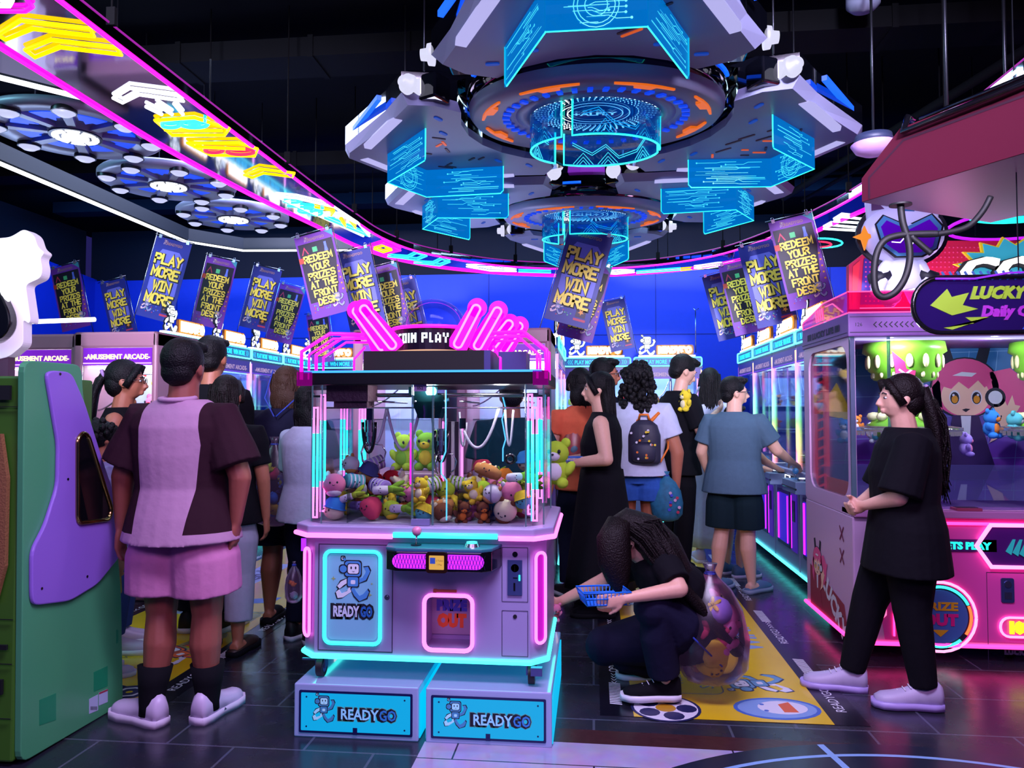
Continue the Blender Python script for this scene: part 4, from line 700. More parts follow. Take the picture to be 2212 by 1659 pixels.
# the two lit boxes below
def plinth(label,x0,x1):
    t=thing('light_box_step',label,'light box',((x0+x1)/2,3.35,0)); w_=(x1-x0)/2
    m=MB(); m.box(-w_,w_,.0,.93,.0,.235); m.build('box',M('lilac_gloss_box','9a94c0',.12,em=.16,ecol='10a0f0',coat=.5),t,bev=.006)
    m=MB(PF(0,-.002,0)); m.mi=0; p=rrect(-w_+.025,w_-.025,.022,.208,.006); m.prism(p,0,.003); m.mi=1; m.prism(rrect(-w_+.035,w_-.035,.032,.198,.004),.003,.004); m.mi=0; m.box(-.01,.01,.022,.052,.004,.006)
    for sx in (-1,1):
        for z in (.05,.18): m.prism(circ(sx*(w_-.06),z,.004,10),.004,.0055)
    fp=m.build('lit_panel',[M('panel_border_navy','0c1450',.4),glow('panel_blue','00a8e8',.95)],t)
    m=MB(PF(-.145,-.0065,.115)); robot(m,0,0,.095,0,1,2,0,.0008); m.build('robot_emblem',[INK,M('robot_blue2','3c7eb0',.5,em=.25),M('robot_white2','8cc0dc',.5,em=.5)],fp)
    m=MB(PF(.055,-.0065,.112)); m.mi=3; btext(m,'READYGO',0,0,.05,0,.0006,bold=.0065,wid=.275); m.mi=0; btext(m,'READYGO',0,0,.05,.0009,.0006,bold=.0045,wid=.268); m.mi=1; btext(m,'READY',-.033,0,.045,.0018,.0006,bold=.001,wid=.172); m.mi=2; btext(m,'GO',.093,0,.045,.0018,.0006,bold=.001,wid=.075); m.build('logo_lettering',[INK,M('letter_pale','78b0dc',.4,em=.55),M('letter_blue3','2868b8',.4,em=.4),M('letter_olive','4c8c90',.5,em=.3)],fp)
    m=MB(); 
    for sx in (-1,1): m=MB(); m.box(sx*(w_+.0)-.004,sx*(w_)+.004,.02,.9,.01,.2); m.build('side_glow',glow('side_cyan','00c8ff',.9),t)
    return t
plinth('blue lit box step under the service door side of machine 052',-1.335,-.768); plinth('blue lit box step under the coin panel side of machine 052',-.735,-.18)
# plush pile in machine 052
kinds=['leek','round','bear','fruit','loaf','hat','star','roll']; cols=list(PC)
cmb=[('leek','green','white'),('leek','lime','white'),('round','pink','white'),('loaf','orange','brown'),('fruit','rose','green'),('hat','cream','blue'),('bear','brown','orange'),('roll','white','green'),('round','white','tan'),('star','yellow','pink'),('bear','yellow','cream'),('fruit','pink','lime'),('hat','tan','navy'),('round','lime','yellow'),('loaf','tan','cream'),('roll','lilac','white'),('bear','green','lime'),('round','cream','brown'),('hat','teal','yellow'),('fruit','orange','green'),('star','cream','rose'),('bear','pink','white'),('roll','teal','white'),('round','brown','cream'),('leek','green','lilac'),('hat','white','rose'),('bear','cream','tan'),('round','red','white'),('fruit','red','green'),('round','blue','white')]
rd=random.Random(5); PP_,RR=pack(84,MX0-.5,MX0+.5,MY0+.05,MY0+.52,.94,[.058,.05,.055,.046,.06],it=150,seed=4)
seen={}
for i,(p,r) in enumerate(zip(PP_,RR)):
    k,c,c2=cmb[i%len(cmb)]; s=r*2*(1.0 if k in('leek',) else 1.12)
    px=(p[0]-MX0); where='beyond the door' if px<-.4 else 'above the door' if px<-.13 else 'above the joystick' if px<.07 else 'above the prize slot' if px<.2 else 'above the button' if px<.33 else 'above the coin panel'
    ht='top' if p[2]>1.09 else 'low' if p[2]<1.0 else 'mid'; dp='by the glass' if p[1]<MY0+.18 else 'further in'
    lb='%s %s plush, %s detail, %s %s, %s, in machine 052'%(c,KN[k],c2,ht,where,dp)
    rot=(rd.uniform(-.4,.4),rd.uniform(-.5,.5),rd.uniform(-.7,.7)) if k!='leek' else (rd.uniform(-.3,.3),rd.choice((1.2,-1.2,1.5,1.0)),rd.uniform(-.5,.5))
    plush(k,c,c2,p,rot,s,lb,'plush toys piled in machine 052')
# tall green plushes seen at the back of the machine, standing in its rear rack
# ---- the rows of lit claw machines --------------------------------------------------------------------
def signband(t,W,z0,z1,y,mir=False):
    m=MB(PF(0,y,0)); m.mi=0; m.prism(rrect(-W/2+.012,W/2-.012,z0,z1,.02),0,.02); m.mi=1; btext(m,'PLAY MORE  WIN MORE',0,(z0+z1)/2,(z1-z0)*.52,.022,.002,bold=.0012,wid=W*.66)
    for s in (-1,1):
        for k in range(3): x=s*(W*.37+k*.022); m.ribbon([(x-s*.006,z0+.022),(x+s*.01,(z0+z1)/2),(x-s*.006,z1-.022)] if s>0 else [(x-s*.006,z0+.022),(x+s*.01,(z0+z1)/2),(x-s*.006,z1-.022)],.006,.022)
    b_=m.build('sign_board',[M('sign_slate','3a5a88',.5,em=.25,ecol='2878b8'),glow('sign_letters','20c8ff',1.8)],t)
    m=MB(PF(0,y-.015,0)); ntube(m,rrect(-W/2+.01,W/2-.01,z0-.004,z1+.004,.022),.012,.0085,n=6); m.build('sign_tube',glow('sign_tube_cyan','60f0ff',2.6),b_)
def topper(t,W,z,y):
    m=MB(PF(0,y,0)); m.mi=0; m.prism(rrect(-W*.17,W*.38,z+.02,z+.15,.03),0,.02); m.mi=1; btext(m,'READYGO',W*.105,z+.085,.085,.021,.008,bold=.014,wid=W*.52); m.mi=2; btext(m,'READYGO',W*.105,z+.085,.075,.031,.006,bold=.009,wid=W*.49); m.box(-W*.42,W*.40,z,z+.02,-.03,.03)
    for x in (-W*.3,W*.1,W*.3): m.box(x-.01,x+.01,z-.03,z+.02,-.01,.01)
    o=m.build('logo_lettering',[M('logo_back','704828',.5,em=.15,ecol='c06020'),glow('logo_orange','ff9828',1.3),glow('logo_white','fff6e8',3.0)],t)
    m=MB(PF(-W*.30,y,z+.115)); robot(m,0,-.01,.2,0,1,2,0,.012); m.build('robot_emblem',[M('emblem_ink','101828',.5),glow('emblem_white','e8f6ff',1.5),glow('emblem_face','ffffff',1.8)],t)
def arcade(name='arcade_machine'):
    t=thing(name,'x','claw machine'); W=.86; D=.80; h=W/2
    m=MB(); m.mi=0; m.prism([(-h+.01,0),(h-.01,0),(h-.01,D),(-h+.01,D)],.08,.90); m.mi=0; m.T=MX(); m.box(-h,h,-.03,D,.90,.945); m.build('base_cabinet',[M('row_cabinet','8c8cb4',.4)],t,bev=.006)
    m=MB(); m.tube([(-h+.01,-.012,.085),(h-.01,-.012,.085)],.014,8); m.build('base_strip',glow('strip_pale_cyan','50f0f0',2.6),t)
    m=MB(PF(0,-.004,0)); m.mi=0; m.prism([(-.30,.24),(.14,.24),(.14,.74),(-.30,.74)],0,.004); m.mi=1; m.prism([(-.27,.27),(.11,.27),(.11,.71),(-.27,.71)],.004,.005); m.build('prize_window',[M('window_rim','343060',.4),glow('window_indigo','3414d0',.8)],t)
    m=MB(PF(0,-.01,0)); 
    for x in (-.25,-.225,.09): m.tube([(x,.28,.004),(x,.70,.004)],.0055,6)
    tag(m.build('window_tubes',glow('tube_violet','b020ff',2.4),t),kind=None)
    m=MB(PF(0,-.004,0)); m.mi=0; m.prism([(.2,.24),(.38,.24),(.38,.74),(.2,.74)],0,.004); m.mi=1; m.prism([(.25,.5),(.33,.5),(.33,.68),(.25,.68)],.004,.01); m.mi=2; m.tube([(.215,.26,.006),(.215,.72,.006)],.005,6); m.build('coin_panel',[glow('coin_violet','5010c0',.5),DSTEEL,glow('tube_violet','b020ff',2.4)],t)
    m=MB(); m.mi=0; m.prism([(-.36,0),(.1,0),(.08,-.16),(-.34,-.16)],.80,.90); m.mi=1; m.box(-.35,.09,-.165,-.15,.835,.85); c=m.build('console',[M('console_pale','7c94b8',.35),BLACK],t,bev=.006)
    m=MB(); m.mi=0; m.cyl((-.22,-.08,.90),.035,.006,16); m.mi=1; m.tube([(-.22,-.08,.9),(-.22,-.08,.95)],.006,6); m.mi=0; m.ell((-.22,-.08,.965),.026,12,8); m.build('joystick',[M('joy_blue','60b0e0',.3),STEEL],c)
    m=MB(); m.mi=0; m.cyl((-.03,-.08,.90),.036,.016,18); m.mi=1; m.cyl((-.03,-.08,.916),.024,.008,16); m.build('push_button',[STEEL,glow('button_white','e0f4ff',1.6)],c)
    m=MB(PF(.22,-.02,.86)); m.mi=0; m.prism(rrect(-.07,.07,-.03,.03,.01),0,.02); m.mi=1; m.tube([(-.075,-.035,.02),(.075,-.035,.02),(.075,.035,.02),(-.075,.035,.02)],.006,6,True); m.build('price_plate',[M('plate_dark','28204c',.4),glow('plate_white','e8f0ff',2.2)],t)
    m=MB(); m.box(-h+.02,h-.02,-.006,.0,.95,2.0); m.box(-h+.006,-h+.012,.02,D-.03,.95,2.0); m.box(h-.012,h-.006,.02,D-.03,.95,2.0); m.build('glass_panels',CLEAR,t)
    for sx in (-1,1):
        for y,o in ((.0,0),(.34,1)): m=MB(); m.tube([(sx*(h-.02),y,.96),(sx*(h-.02),y,1.98)],.013 if not o else .009,7); m.build('rainbow_tube',rainbow('rainbow_a',2.2,.9,.1) if sx<0 else rainbow('rainbow_b',2.2,1.3,.55),t)
    m=MB(); m.box(-h+.01,h-.01,D-.03,D,.9,2.0); m.build('back_panel',M('back_panel_blue','90a8e0',.5),t)
    m=MB(); m.box(-h+.03,h-.03,.05,D-.03,1.94,1.96); m.build('interior_light',glow('interior_white','c8e4ff',7.0),t)
    for z in (1.22,1.52): m=MB(); m.box(-h+.03,h-.03,.42,D-.03,z,z+.012); m.build('shelf',M('shelf_white','c4cce4',.4),t)
    m=MB(); m.tube([(-.3,.2,1.9),(.3,.2,1.9)],.008,6); m.cyl((.05,.2,1.62),.02,.28,10)
    for k in range(3): a=k*2.1; m.tube([(.05+.01*math.cos(a),.2+.01*math.sin(a),1.62),(.05+.06*math.cos(a),.2+.06*math.sin(a),1.6),(.05+.05*math.cos(a),.2+.05*math.sin(a),1.53)],.005,5)
    cable(m,(-.25,.2,1.88),(.03,.2,1.85),.22,.007); m.build('claw',STEEL,t)
    m=MB(PF(0,-.008,0)); m.mi=0; m.box(-h+.02,h-.02,1.87,2.0,-.002,.004); m.mi=1; btext(m,'-AMUSEMENT ARCADE-',0,1.925,.045,.006,0,bold=.0015,wid=W*.78); m.mi=2; m.box(-h+.02,h-.02,1.875,1.882,.004,.006); m.build('header_panel',[M('header_violet','301468',.4,em=.35,ecol='3010a0'),glow('header_letters','c8a8d8',.8),glow('header_line','8040ff',1)],t)
    m=MB(); m.box(-h,h,-.01,D,2.0,2.03); m.build('roof',M('roof_navy','1c2c60',.4),t)
    signband(t,W,2.035,2.135,.01); topper(t,W,2.15,.03)
    return t
A0=arcade(); rowspec=[]
def spot(o,x,y,rz,label,group): o.location=(x,y,0); o.rotation_euler=(0,0,rz); o['label']=label; o['group']=group; return o
G1='lit claw machines in rows round the aisles'
ORD=['first','second','third','fourth and last']
places=[(1.74,6.30+.87*k,-PI/2,'cyan lit claw machine, %s in the row beyond the big pink machine'%ORD[k]) for k in range(4)]
places+=[(-3.74,6.72+.87*k,PI/2,'cyan lit claw machine, %s in the row beyond the mauve cabinet'%ORD[k]) for k in range(4)]
places+=[(.945,9.78,0,'cyan lit claw machine at the back wall, behind the person with long straight hair'),(.06,9.78,0,'cyan lit claw machine against the back wall, behind the young man with a phone')]
places+=[(-.825-.88*k,9.78,0,'cyan lit claw machine against the back wall, %s'%['hidden mostly by the mauve island cabinets','behind machine 052','straight behind the mat with bold lettering','in the corner by the long row'][k]) for k in range(4)]
places+=[(-.32,7.36+.87*k,PI/2,'cyan lit claw machine on the island side facing the pink machine, %s'%['first','second'][k]) for k in range(2)]
places+=[(-2.02,7.36+.87*k,-PI/2,'cyan lit claw machine on the island side facing the mauve cabinet, %s'%['first','second'][k]) for k in range(2)]
for i,(x,y,rz,lb) in enumerate(places):
    o=A0 if i==0 else dup(A0); spot(o,x,y,rz,lb,G1)
# toys on the shelves of the machines that can be looked into
rk=['round','bear','hat','roll','star','fruit']; rd=random.Random(11); PCK=list(PC)
def fill(mx,my,rz,desc,levels,nx=4,depthrow=(.6,),s=.15,fl=True):
    c_,s_=math.cos(rz),math.sin(rz); used=0
    for li,z in enumerate(levels):
        for j in range(nx):
            for d in depthrow if z>1 else (.25,.5) :
                x=-.32+.64*j/(nx-1)+rd.uniform(-.01,.01); y=d+rd.uniform(-.01,.01); k=rk[(used*5+li)%6]; c=PCK[(used*7+li*3+int(mx*10))%15]; c2=PCK[(used*4+5)%15]; used+=1
                ss=s*rd.uniform(.92,1.05); H={'bear':.45,'round':.42,'hat':.42,'roll':.3,'star':.45,'fruit':.45}[k]
                plush(k,c,c2,(mx+x*c_-y*s_,my+x*s_+y*c_,z+ss*H+.002),(0,0,rz+rd.uniform(-.4,.4)),ss,'%s %s plush with %s trim, %s shelf, %s in line, %s'%(c,KN[k],c2,['lowest','middle','top'][li] if len(levels)>2 else ['middle','top'][li],['first','second','third','fourth'][j],desc),'plush toys inside '+desc,parts=s>.13)
fill(1.74,6.30,-PI/2,'first machine past the pink',(.95,1.235,1.535)); fill(1.74,7.17,-PI/2,'second machine past the pink',(.95,1.235,1.535)); fill(1.74,8.04,-PI/2,'third machine past the pink',(1.235,1.535))
fill(-3.74,6.72,PI/2,'first machine past the mauve',(.95,1.235,1.535)); fill(-3.74,7.59,PI/2,'second machine past the mauve',(.95,1.235,1.535)); fill(-3.74,8.46,PI/2,'third machine past the mauve',(1.235,1.535))
fill(.945,9.78,0,'last back wall machine',(1.235,1.535)); fill(.06,9.78,0,'middle back wall machine',(1.235,1.535)); fill(-2.585,9.78,0,'first back wall machine',(1.235,1.535)); fill(-.32,7.36,PI/2,'island machine',(.95,1.235,1.535))
# pink cabinets
def pinkcab():
    t=thing('pink_claw_cabinet','x','claw machine'); h=.385; D=.72
    PK=M('mauve_plastic','a8788c',.4,bump=.02,bs=200)
    m=MB(); m.box(-h,h,0,D,.0,.95); m.box(-h,-h+.09,0,D,.95,2.13); m.box(h-.05,h,0,D,.95,2.13); m.box(-h,h,0,D,2.0,2.13); m.build('cabinet',PK,t,bev=.02)
    m=MB(); m.box(-h+.09,h-.05,D-.03,D-.0,.95,2.0); m.build('back_panel',M('pale_back','a8b4d8',.5),t)
    m=MB(PF(0,.01,0)); m.mi=0; m.box(-h+.09,h-.05,1.86,2.0,-.006,.004); m.mi=1; btext(m,'-AMUSEMENT ARCADE-',.02,1.93,.040,.005,.003,bold=.001,wid=.6); m.mi=2; m.box(-h+.09,h-.05,1.872,1.882,.004,.006); m.build('header_panel',[M('header_purple','6018a0',.4,em=.7,ecol='8020c8'),glow('letters_warm','fff0a8',2),glow('line_lilac','e0b0ff',1.5)],t)
    m=MB(); m.box(-h+.09,h-.05,.0,.006,.95,1.86); m.build('front_glass',CLEAR,t)
    m=MB(); m.box(-h+.1,h-.06,.06,D-.05,1.84,1.85); m.build('interior_light',glow('interior_white2','ffffff',9),t)
    m=MB(); m.box(-h+.09,h-.05,.3,D-.03,1.38,1.39); m.build('shelf',CLEAR,t)
    m=MB(); cable(m,(.1,.2,1.83),(-.28,.2,1.5),.06,.008); m.tube([(-.2,.25,1.8),(.3,.25,1.8)],.007,6); m.build('cable_loops',STEEL,t)
    m=MB(PF(-.1,-.001,0)); m.prism([(-.2,.3),(.2,.3),(.2,.7),(-.2,.7)],0,.004); m.build('prize_door',glow('door_violet','5010a0',.5),t); return t
P0=pinkcab(); G2='mauve amusement arcade cabinets'
for i,(x,y,lb) in enumerate(((-3.70,5.58,'mauve AMUSEMENT ARCADE cabinet with yellow toys behind the person with ponytail and glasses'),(-4.46,5.70,'mauve claw cabinet mostly hidden behind the white bird light'),(-1.585,6.12,'mauve island cabinet with lime bears seen behind machine 052'),(-.715,6.12,'mauve island cabinet with navy bears seen behind machine 052'))):
    o=P0 if i==0 else dup(P0); spot(o,x,y,0,lb,G2); o.scale=(.9,.9,.975) if i<2 else (1,1,1)
for i,(k,c,c2,x,z,s) in enumerate((('bear','brown','tan',-.1,1.39,.27),('bear','pink','red',.17,1.39,.27),('star','yellow','orange',-.22,1.66,.16),('round','white','red',.02,1.66,.16),('bear','yellow','cream',.22,1.66,.17),('hat','yellow','yellow',-.2,.952,.3),('bear','red','white',.1,.952,.3))):
    plush(k,c,c2,(-3.70+x*.85,5.90,z*.978+s*.40),(0,0,.1*i-.3),s,'large %s %s plush number %s inside the left mauve cabinet'%(c,KN[k],'abcdefg'[i]) if 0 else 'large %s %s plush with %s trim, %s in the frontmost mauve cabinet'%(c,KN[k],c2,'high' if z>1.6 else 'halfway' if z>1.2 else 'low'))
for i,(k,c,c2,x,s) in enumerate((('bear','lime','green',-1.62,.34),('bear','green','yellow',-1.42,.36),('bear','navy','blue',-.78,.3),('bear','blue','white',-.55,.28))):
    plush(k,c,c2,(x,6.5,.952+s*.46),(0,0,.2*i-.3),s,'large %s bear plush in a mauve cabinet seen through machine 052'%c)
# the big pink machine on the right
BX,BY=1.53,4.74
t=thing('prize_machine','large white and pink claw machine with round PRIZE OUT door','claw machine',(BX,BY,0)); WD=2.3; DD=1.0
BW=M('glossy_white_pink','c8a0c8',.3); BP_=M('pink_front','e850b0',.35)
m=MB(); m.mi=0; m.prism([(.0,0),(.0,DD),(WD,DD),(WD,0)],.09,.83); m.build('cabinet',[BW],t,bev=.01)
m=MB(PF(0,-.003,0)); m.prism([(.17,.12),(WD,.12),(WD,.84),(.12,.84),(.12,.5)],0,.003); m.build('pink_panel',BP_,t)
m=MB(); m.box(.0,WD,-.03,.2,.83,.875); m.build('ledge',M('ledge_pink','b878b0',.3),t,bev=.008)
m=MB(); m.tube([(WD,-.01,.095),(-.005,-.01,.095),(-.01,DD,.095)],.013,8); m.build('base_tube',glow('neon_rose','ff3890',3.2),t)
m=MB(); m.tube([(.3,-.012,.80),(WD,-.012,.80)],.009,8); m.build('shelf_tube',glow('neon_rose','ff3890',3.2),t)
# side wall with curved window
m=MB(MX(((0,0,1,0),(1,0,0,0),(0,1,0,0),(0,0,0,1)))); ap=[(.0,.83),(DD,.83),(DD,1.90),(0,1.90)]; win=rrect(.06,DD-.12,.93,1.86,.12,6)
def frame(m,o,i_,z0,z1):  # o: rectangle ccw from lower left ; approximate ring by quads
    n=len(i_); cx=sum(p[0] for p in i_)/n; cy=sum(p[1] for p in i_)/n; x0,x1=min(p[0] for p in o),max(p[0] for p in o); y0,y1=min(p[1] for p in o),max(p[1] for p in o); oo=[]
    for p in i_:
        dx,dy=p[0]-cx,p[1]-cy; k=min(((x1-cx) if dx>0 else (cx-x0))/max(abs(dx),1e-6),((y1-cy) if dy>0 else (cy-y0))/max(abs(dy),1e-6)); oo.append((cx+dx*k,cy+dy*k))
    vs=[(p[0],p[1],z) for z in (z0,z1) for q in (oo,i_) for p in q]; f=[]
    for j in range(n): k=(j+1)%n; f+=[(j,k,n+k,n+j),(2*n+k,2*n+j,3*n+j,3*n+k),(n+j,n+k,3*n+k,3*n+j),(k,j,2*n+j,2*n+k)]
    m.add(vs,f,False)
frame(m,ap,win,0,.03); m.build('side_window_frame',BW,t)
m=MB(); m.box(.012,.018,.05,DD-.1,.9,1.88); m.build('side_glass',CLEAR,t); m=MB(); m.box(.03,WD,.0,.008,.88,1.90); m.build('front_glass',CLEAR,t); m=MB(); m.box(-.0,.025,-.005,.02,.88,1.9); m.box(.215,.23,-.002,.012,.88,1.9); m.box(1.2,1.215,-.002,.012,.88,1.9); m.build('glass_posts',glass('edge_acrylic'),t)
m=MB(); m.box(.02,WD,DD-.04,DD,.83,1.9); 
BG=M('gradient_backdrop','3060a0',.5); nt=BG.node_tree; tc=nt.nodes.new('ShaderNodeTexCoord'); sp=nt.nodes.new('ShaderNodeSeparateXYZ'); mr=nt.nodes.new('ShaderNodeMapRange'); cr=nt.nodes.new('ShaderNodeValToRGB')
nt.links.new(tc.outputs['Object'],sp.inputs[0]); nt.links.new(sp.outputs[2],mr.inputs[0]); mr.inputs[1].default_value=1.05; mr.inputs[2].default_value=1.75; nt.links.new(mr.outputs[0],cr.inputs[0]); cr.color_ramp.elements[0].color=(*lin('7a24a8'),1); cr.color_ramp.elements[1].color=(*lin('2868a0'),1); nt.links.new(cr.outputs[0],nt.nodes['Principled BSDF'].inputs['Base Color'])
bd=m.build('printed_backdrop',BG,t)
m=MB(PF(0,DD-.042,0))
for k in range(12): x=.05+k*.19; m.ribbon([(x,.9),(x+.12,1.88)],.003,0)
for k in range(7): m.ribbon([(.03,.95+k*.15),(2.3,1.0+k*.15)],.003,0.0003)
for r_ in (.26,.36): p=circ(1.1,1.28,r_,36); m.ribbon(p[3:22],.008,.0006)
m.ribbon([(1.3,1.5),(1.5,1.62),(1.6,1.5),(1.45,1.4)],.008,.0006); m.build('backdrop_lines',M('backdrop_line','88b0d8',.5),bd)
m=MB(PF(.19,DD-.05,0)); m.prism([(-.12,1.44),(.02,1.66),(.15,1.38)],0,.004); m.build('yellow_triangle',M('yellow_print','e8c810',.5),bd)
# printed girl with pink hair on the backdrop: generic cartoon poster figure
def girl(m,s,cx,cy,z=0):   # materials: 0 ink 1 pink hair 2 skin 3 white 4 amber 5 dark cloth
    def P(pts,mi,k): m.mi=mi; m.prism([(cx+x*s,cy+y*s) for x,y in pts],z+k*.0008,z+k*.0008+.0006)
    for s_ in (-1,1): P([(s_*.16,.42),(s_*.34,.40),(s_*.42,.72),(s_*.26,.76)],0,0)
    P([(x*1.05,y*1.05) for x,y in circ(0,0,.52,28,ry=.48)],0,1); P(circ(0,0,.52,28,ry=.48),1,2)
    P([(.38,.25),(.7,.32),(.98,.08),(1.12,.12),(1.0,-.12),(.92,-.45),(.66,-.7),(.5,-.4)],1,2)
    P([(-.4,.15),(-.62,-.1),(-.6,-.5),(-.42,-.75),(-.36,-.35)],1,2)
    P(circ(0,-.14,.38,26,ry=.33),2,3); P([(-.42,.12),(-.3,.3),(0,.34),(.3,.3),(.42,.12),(.3,-.0),(.2,.12),(.05,-.02),(-.1,.1),(-.22,-.02),(-.34,.02)],1,4)
    for s_ in (-1,1): P(circ(s_*.17,-.16,.085,16,ry=.12),3,4); P(circ(s_*.17,-.17,.07,14,ry=.1),0,5); P(circ(s_*.17,-.19,.05,12,ry=.065),4,6); P(circ(s_*.19,-.12,.02,8),3,7)
    P([(-.06,-.36),(0,-.4),(.07,-.35),(0,-.34)],0,5); P([(-.2,.2),(-.05,.26),(.18,.24),(.1,.18)],3,6)
    P(circ(.46,-.16,.16,18),0,5); P(circ(.46,-.16,.11,16),3,6)
    P([(-.2,-.45),(.2,-.45),(.35,-1.0),(.5,-1.5),(-.45,-1.5),(-.32,-1.0)],5,3); P([(-.08,-.46),(.08,-.46),(.05,-.9),(-.05,-.9)],3,4)
    P([(.35,-.9),(.62,-.75),(.72,-.5),(.84,-.3),(.76,-.28),(.72,-.12),(.64,-.3),(.56,-.1),(.52,-.32),(.42,-.2),(.46,-.48),(.5,-.62)],2,5)
GM=[INK,M('print_hair_pink','e0508c',.5),M('print_skin','f0c0a8',.5),WV,M('print_amber','d89020',.5),M('print_plum','30184c',.5)]
q=at(2078,838,BY+DD); m=MB(PF(q.x-BX,DD-.046,q.z)); girl(m,.43,0,0); m.build('printed_girl',GM,bd)
m=MB(MX(((0,0,-1,-.002),(-1,0,0,.72),(0,1,0,.43),(0,0,0,1)))); girl(m,.2,0,.0); m.mi=5; m.prism([(-.18,-.34),(.62,-.34),(.55,-.16),(.2,-.1),(-.18,-.05)],0,.0006); m.mi=3; m.T=MX(((0,0,-1,-.004),(-1,0,0,.36),(0,1,0,.22),(0,0,0,1)))@MX.Rotation(-.55,4,'Z'); btext(m,'LUCKY',.0,0,.12,0,0,bold=.006); m.build('printed_girl_side',GM[:5]+[M('print_crimson','90203c',.5)],t)
m=MB(MX(((0,0,-1,-.003),(-1,0,0,.2),(0,1,0,0),(0,0,0,1))))
for z in (.56,.70): m.ribbon([(-.035,z-.04),(.035,z+.04)],.014,0); m.ribbon([(-.035,z+.04),(.035,z-.04)],.014,.0004)
m.build('cross_marks',M('cross_maroon','701040',.5),t)
# header
m=MB(); m.mi=0; m.box(-.01,WD,-.01,DD,1.90,2.04); m.build('header',[M('header_mauve','70488c',.4)],t,bev=.006)
m=MB(PF(0,-.012,0)); 
for k in range(8): m.ribbon([(.15+k*.03,1.985),(.135+k*.03,1.97),(.15+k*.03,1.955)],.006,0)
btext(m,'LUCKY LIFE',.62,1.97,.045,0,0,bold=.004); btext(m,'126',.05,1.972,.022,0); m.ribbon([(0,1.925),(WD,1.925)],.004,0); m.ribbon([(0,2.018),(WD,2.018)],.003,0); m.build('header_lettering',INK,t)
m=MB(MX(((0,0,-1,-.013),(-1,0,0,.5),(0,1,0,0),(0,0,0,1)))); btext(m,'IIII LUCKY LIFE IIII',0,1.97,.04,0,0,bold=.002,wid=.7); m.ribbon([(-.49,1.925),(.49,1.925)],.004,0); m.build('side_header_lettering',INK,t)
RA=glass('rose_acrylic','ff80c0',.1,emit=.7,ecol='ff1880',op=.35)
m=MB(); m.box(-.01,WD,.0,.006,2.045,2.17); m.add([(-.004,0,2.045),(-.004,DD,2.045),(-.004,DD,2.10),(-.004,.5,2.17),(-.004,0,2.17)],[(0,1,2,3,4)],False); ra=m.build('rose_railing',RA,t)
m=MB(); m.tube([(WD,0,2.17),(-.004,0,2.17),(-.004,.5,2.17),(-.004,DD,2.09),(-.004,DD,2.045),(-.004,0,2.045),(WD,0,2.045)],.0045,6); m.tube([(.06,-.003,2.07),(.4,-.003,2.07),(.46,-.003,2.10),(.9,-.003,2.10)],.003,5); m.tube([(-.007,.1,2.06),(-.007,.3,2.14),(-.007,.45,2.14)],.003,5)
for k in range(4): m.tube([(-.007,.5+k*.05,2.06),(-.007,.52+k*.05,2.14)],.004,5)
m.build('railing_lines',glow('rail_rose','ff4890',2),ra)
# prize door and front trim
def BL(px,py,Y=None): q=at(px,py,BY-.01 if Y is None else Y); return (q.x-BX,q.z)
c=BL(2030,1332)
m=MB(PF(c[0],-.006,c[1])); m.mi=0; m.prism(circ(0,0,.185,40),0,.004); m.mi=1; m.prism(circ(0,0,.155,40),.004,.008); m.mi=2; m.prism([(-.045,-.075),(.045,-.075),(0,-.115)],.009,.011); btext(m,'PRIZE',0,.062,.046,.009,.002,bold=.002,wid=.2); m.mi=3; btext(m,'OUT',0,-.015,.062,.009,.002,bold=.004,wid=.2); pd=m.build('prize_door',[M('door_ring_dark','181830',.4),M('door_blue','4870b8',.4),M('door_yellow','e8b020',.4),M('door_rose','e82088',.4)],t)
for a0,a1,mt,r_ in ((0,359,glow('ring_pink_white','ff80b8',3),.20),(25,150,CYAN,.172),(-35,22,glow('ring_orange','ff6030',2.4),.172),(-150,-50,CYAN,.172)):
    m=MB(PF(c[0],-.014,c[1])); m.tube([(r_*math.cos(R(a0+(a1-a0)*k/30)),r_*math.sin(R(a0+(a1-a0)*k/30)),0) for k in range(31)],.008,7); m.build('ring_tube',mt,pd)
m=MB(PF(0,-.012,0)); m.tube([(.2,.55,0),(.2,.48,0),(.26,.44,0),(.26,.3,0),(.22,.27,0),(.22,.14,0)],.006,6); m.tube([(.17,.55,0),(.17,.3,0)],.004,6); m.build('side_piping',glow('neon_rose','ff3890',3.2),t)
m=MB(PF(0,-.008,0)); m.prism([(.12,.5),(.18,.44),(.18,.26),(.12,.2)],0,.004); m.build('lit_inset',glow('inset_pink','ff70b0',1.5),t)
q=BL(2085,1178); m=MB(PF(q[0],-.01,q[1])); m.mi=0; m.prism([(-.17,-.035),(.17,-.035),(.17,.035),(-.17,.035)],0,.006); m.mi=1; btext(m,'LETS PLAY',0,0,.04,.007,.004,bold=.002,wid=.28); m.build('small_sign',[M('sign_purple','501060',.4),glow('sign_teal','20d8c8',1.6)],t)
q=BL(2210,1180); m=MB(PF(q[0]+.04,-.01,q[1])); hx=[(-.3,0),(-.22,.12),(.3,.12),(.3,-.12),(-.22,-.12)]; m.mi=0; m.prism(hx,0,.006); m.mi=1; ntube(m,hx,.012,.013)
m.mi=2
for k in range(7): m.prism([(-.14+k*.035,-.03-k*.006),(-.10+k*.035,.04),(-.085+k*.035,.04),(-.11+k*.035,-.05-k*.006)],.008+k*.004,.011+k*.004)
m.build('vent_light',[M('vent_purple','481068',.4),glow('neon_pink_pale','ff78c0',3.2),M('vent_teal','2a9098',.3,em=.4,ecol='2ab0b0')],t)
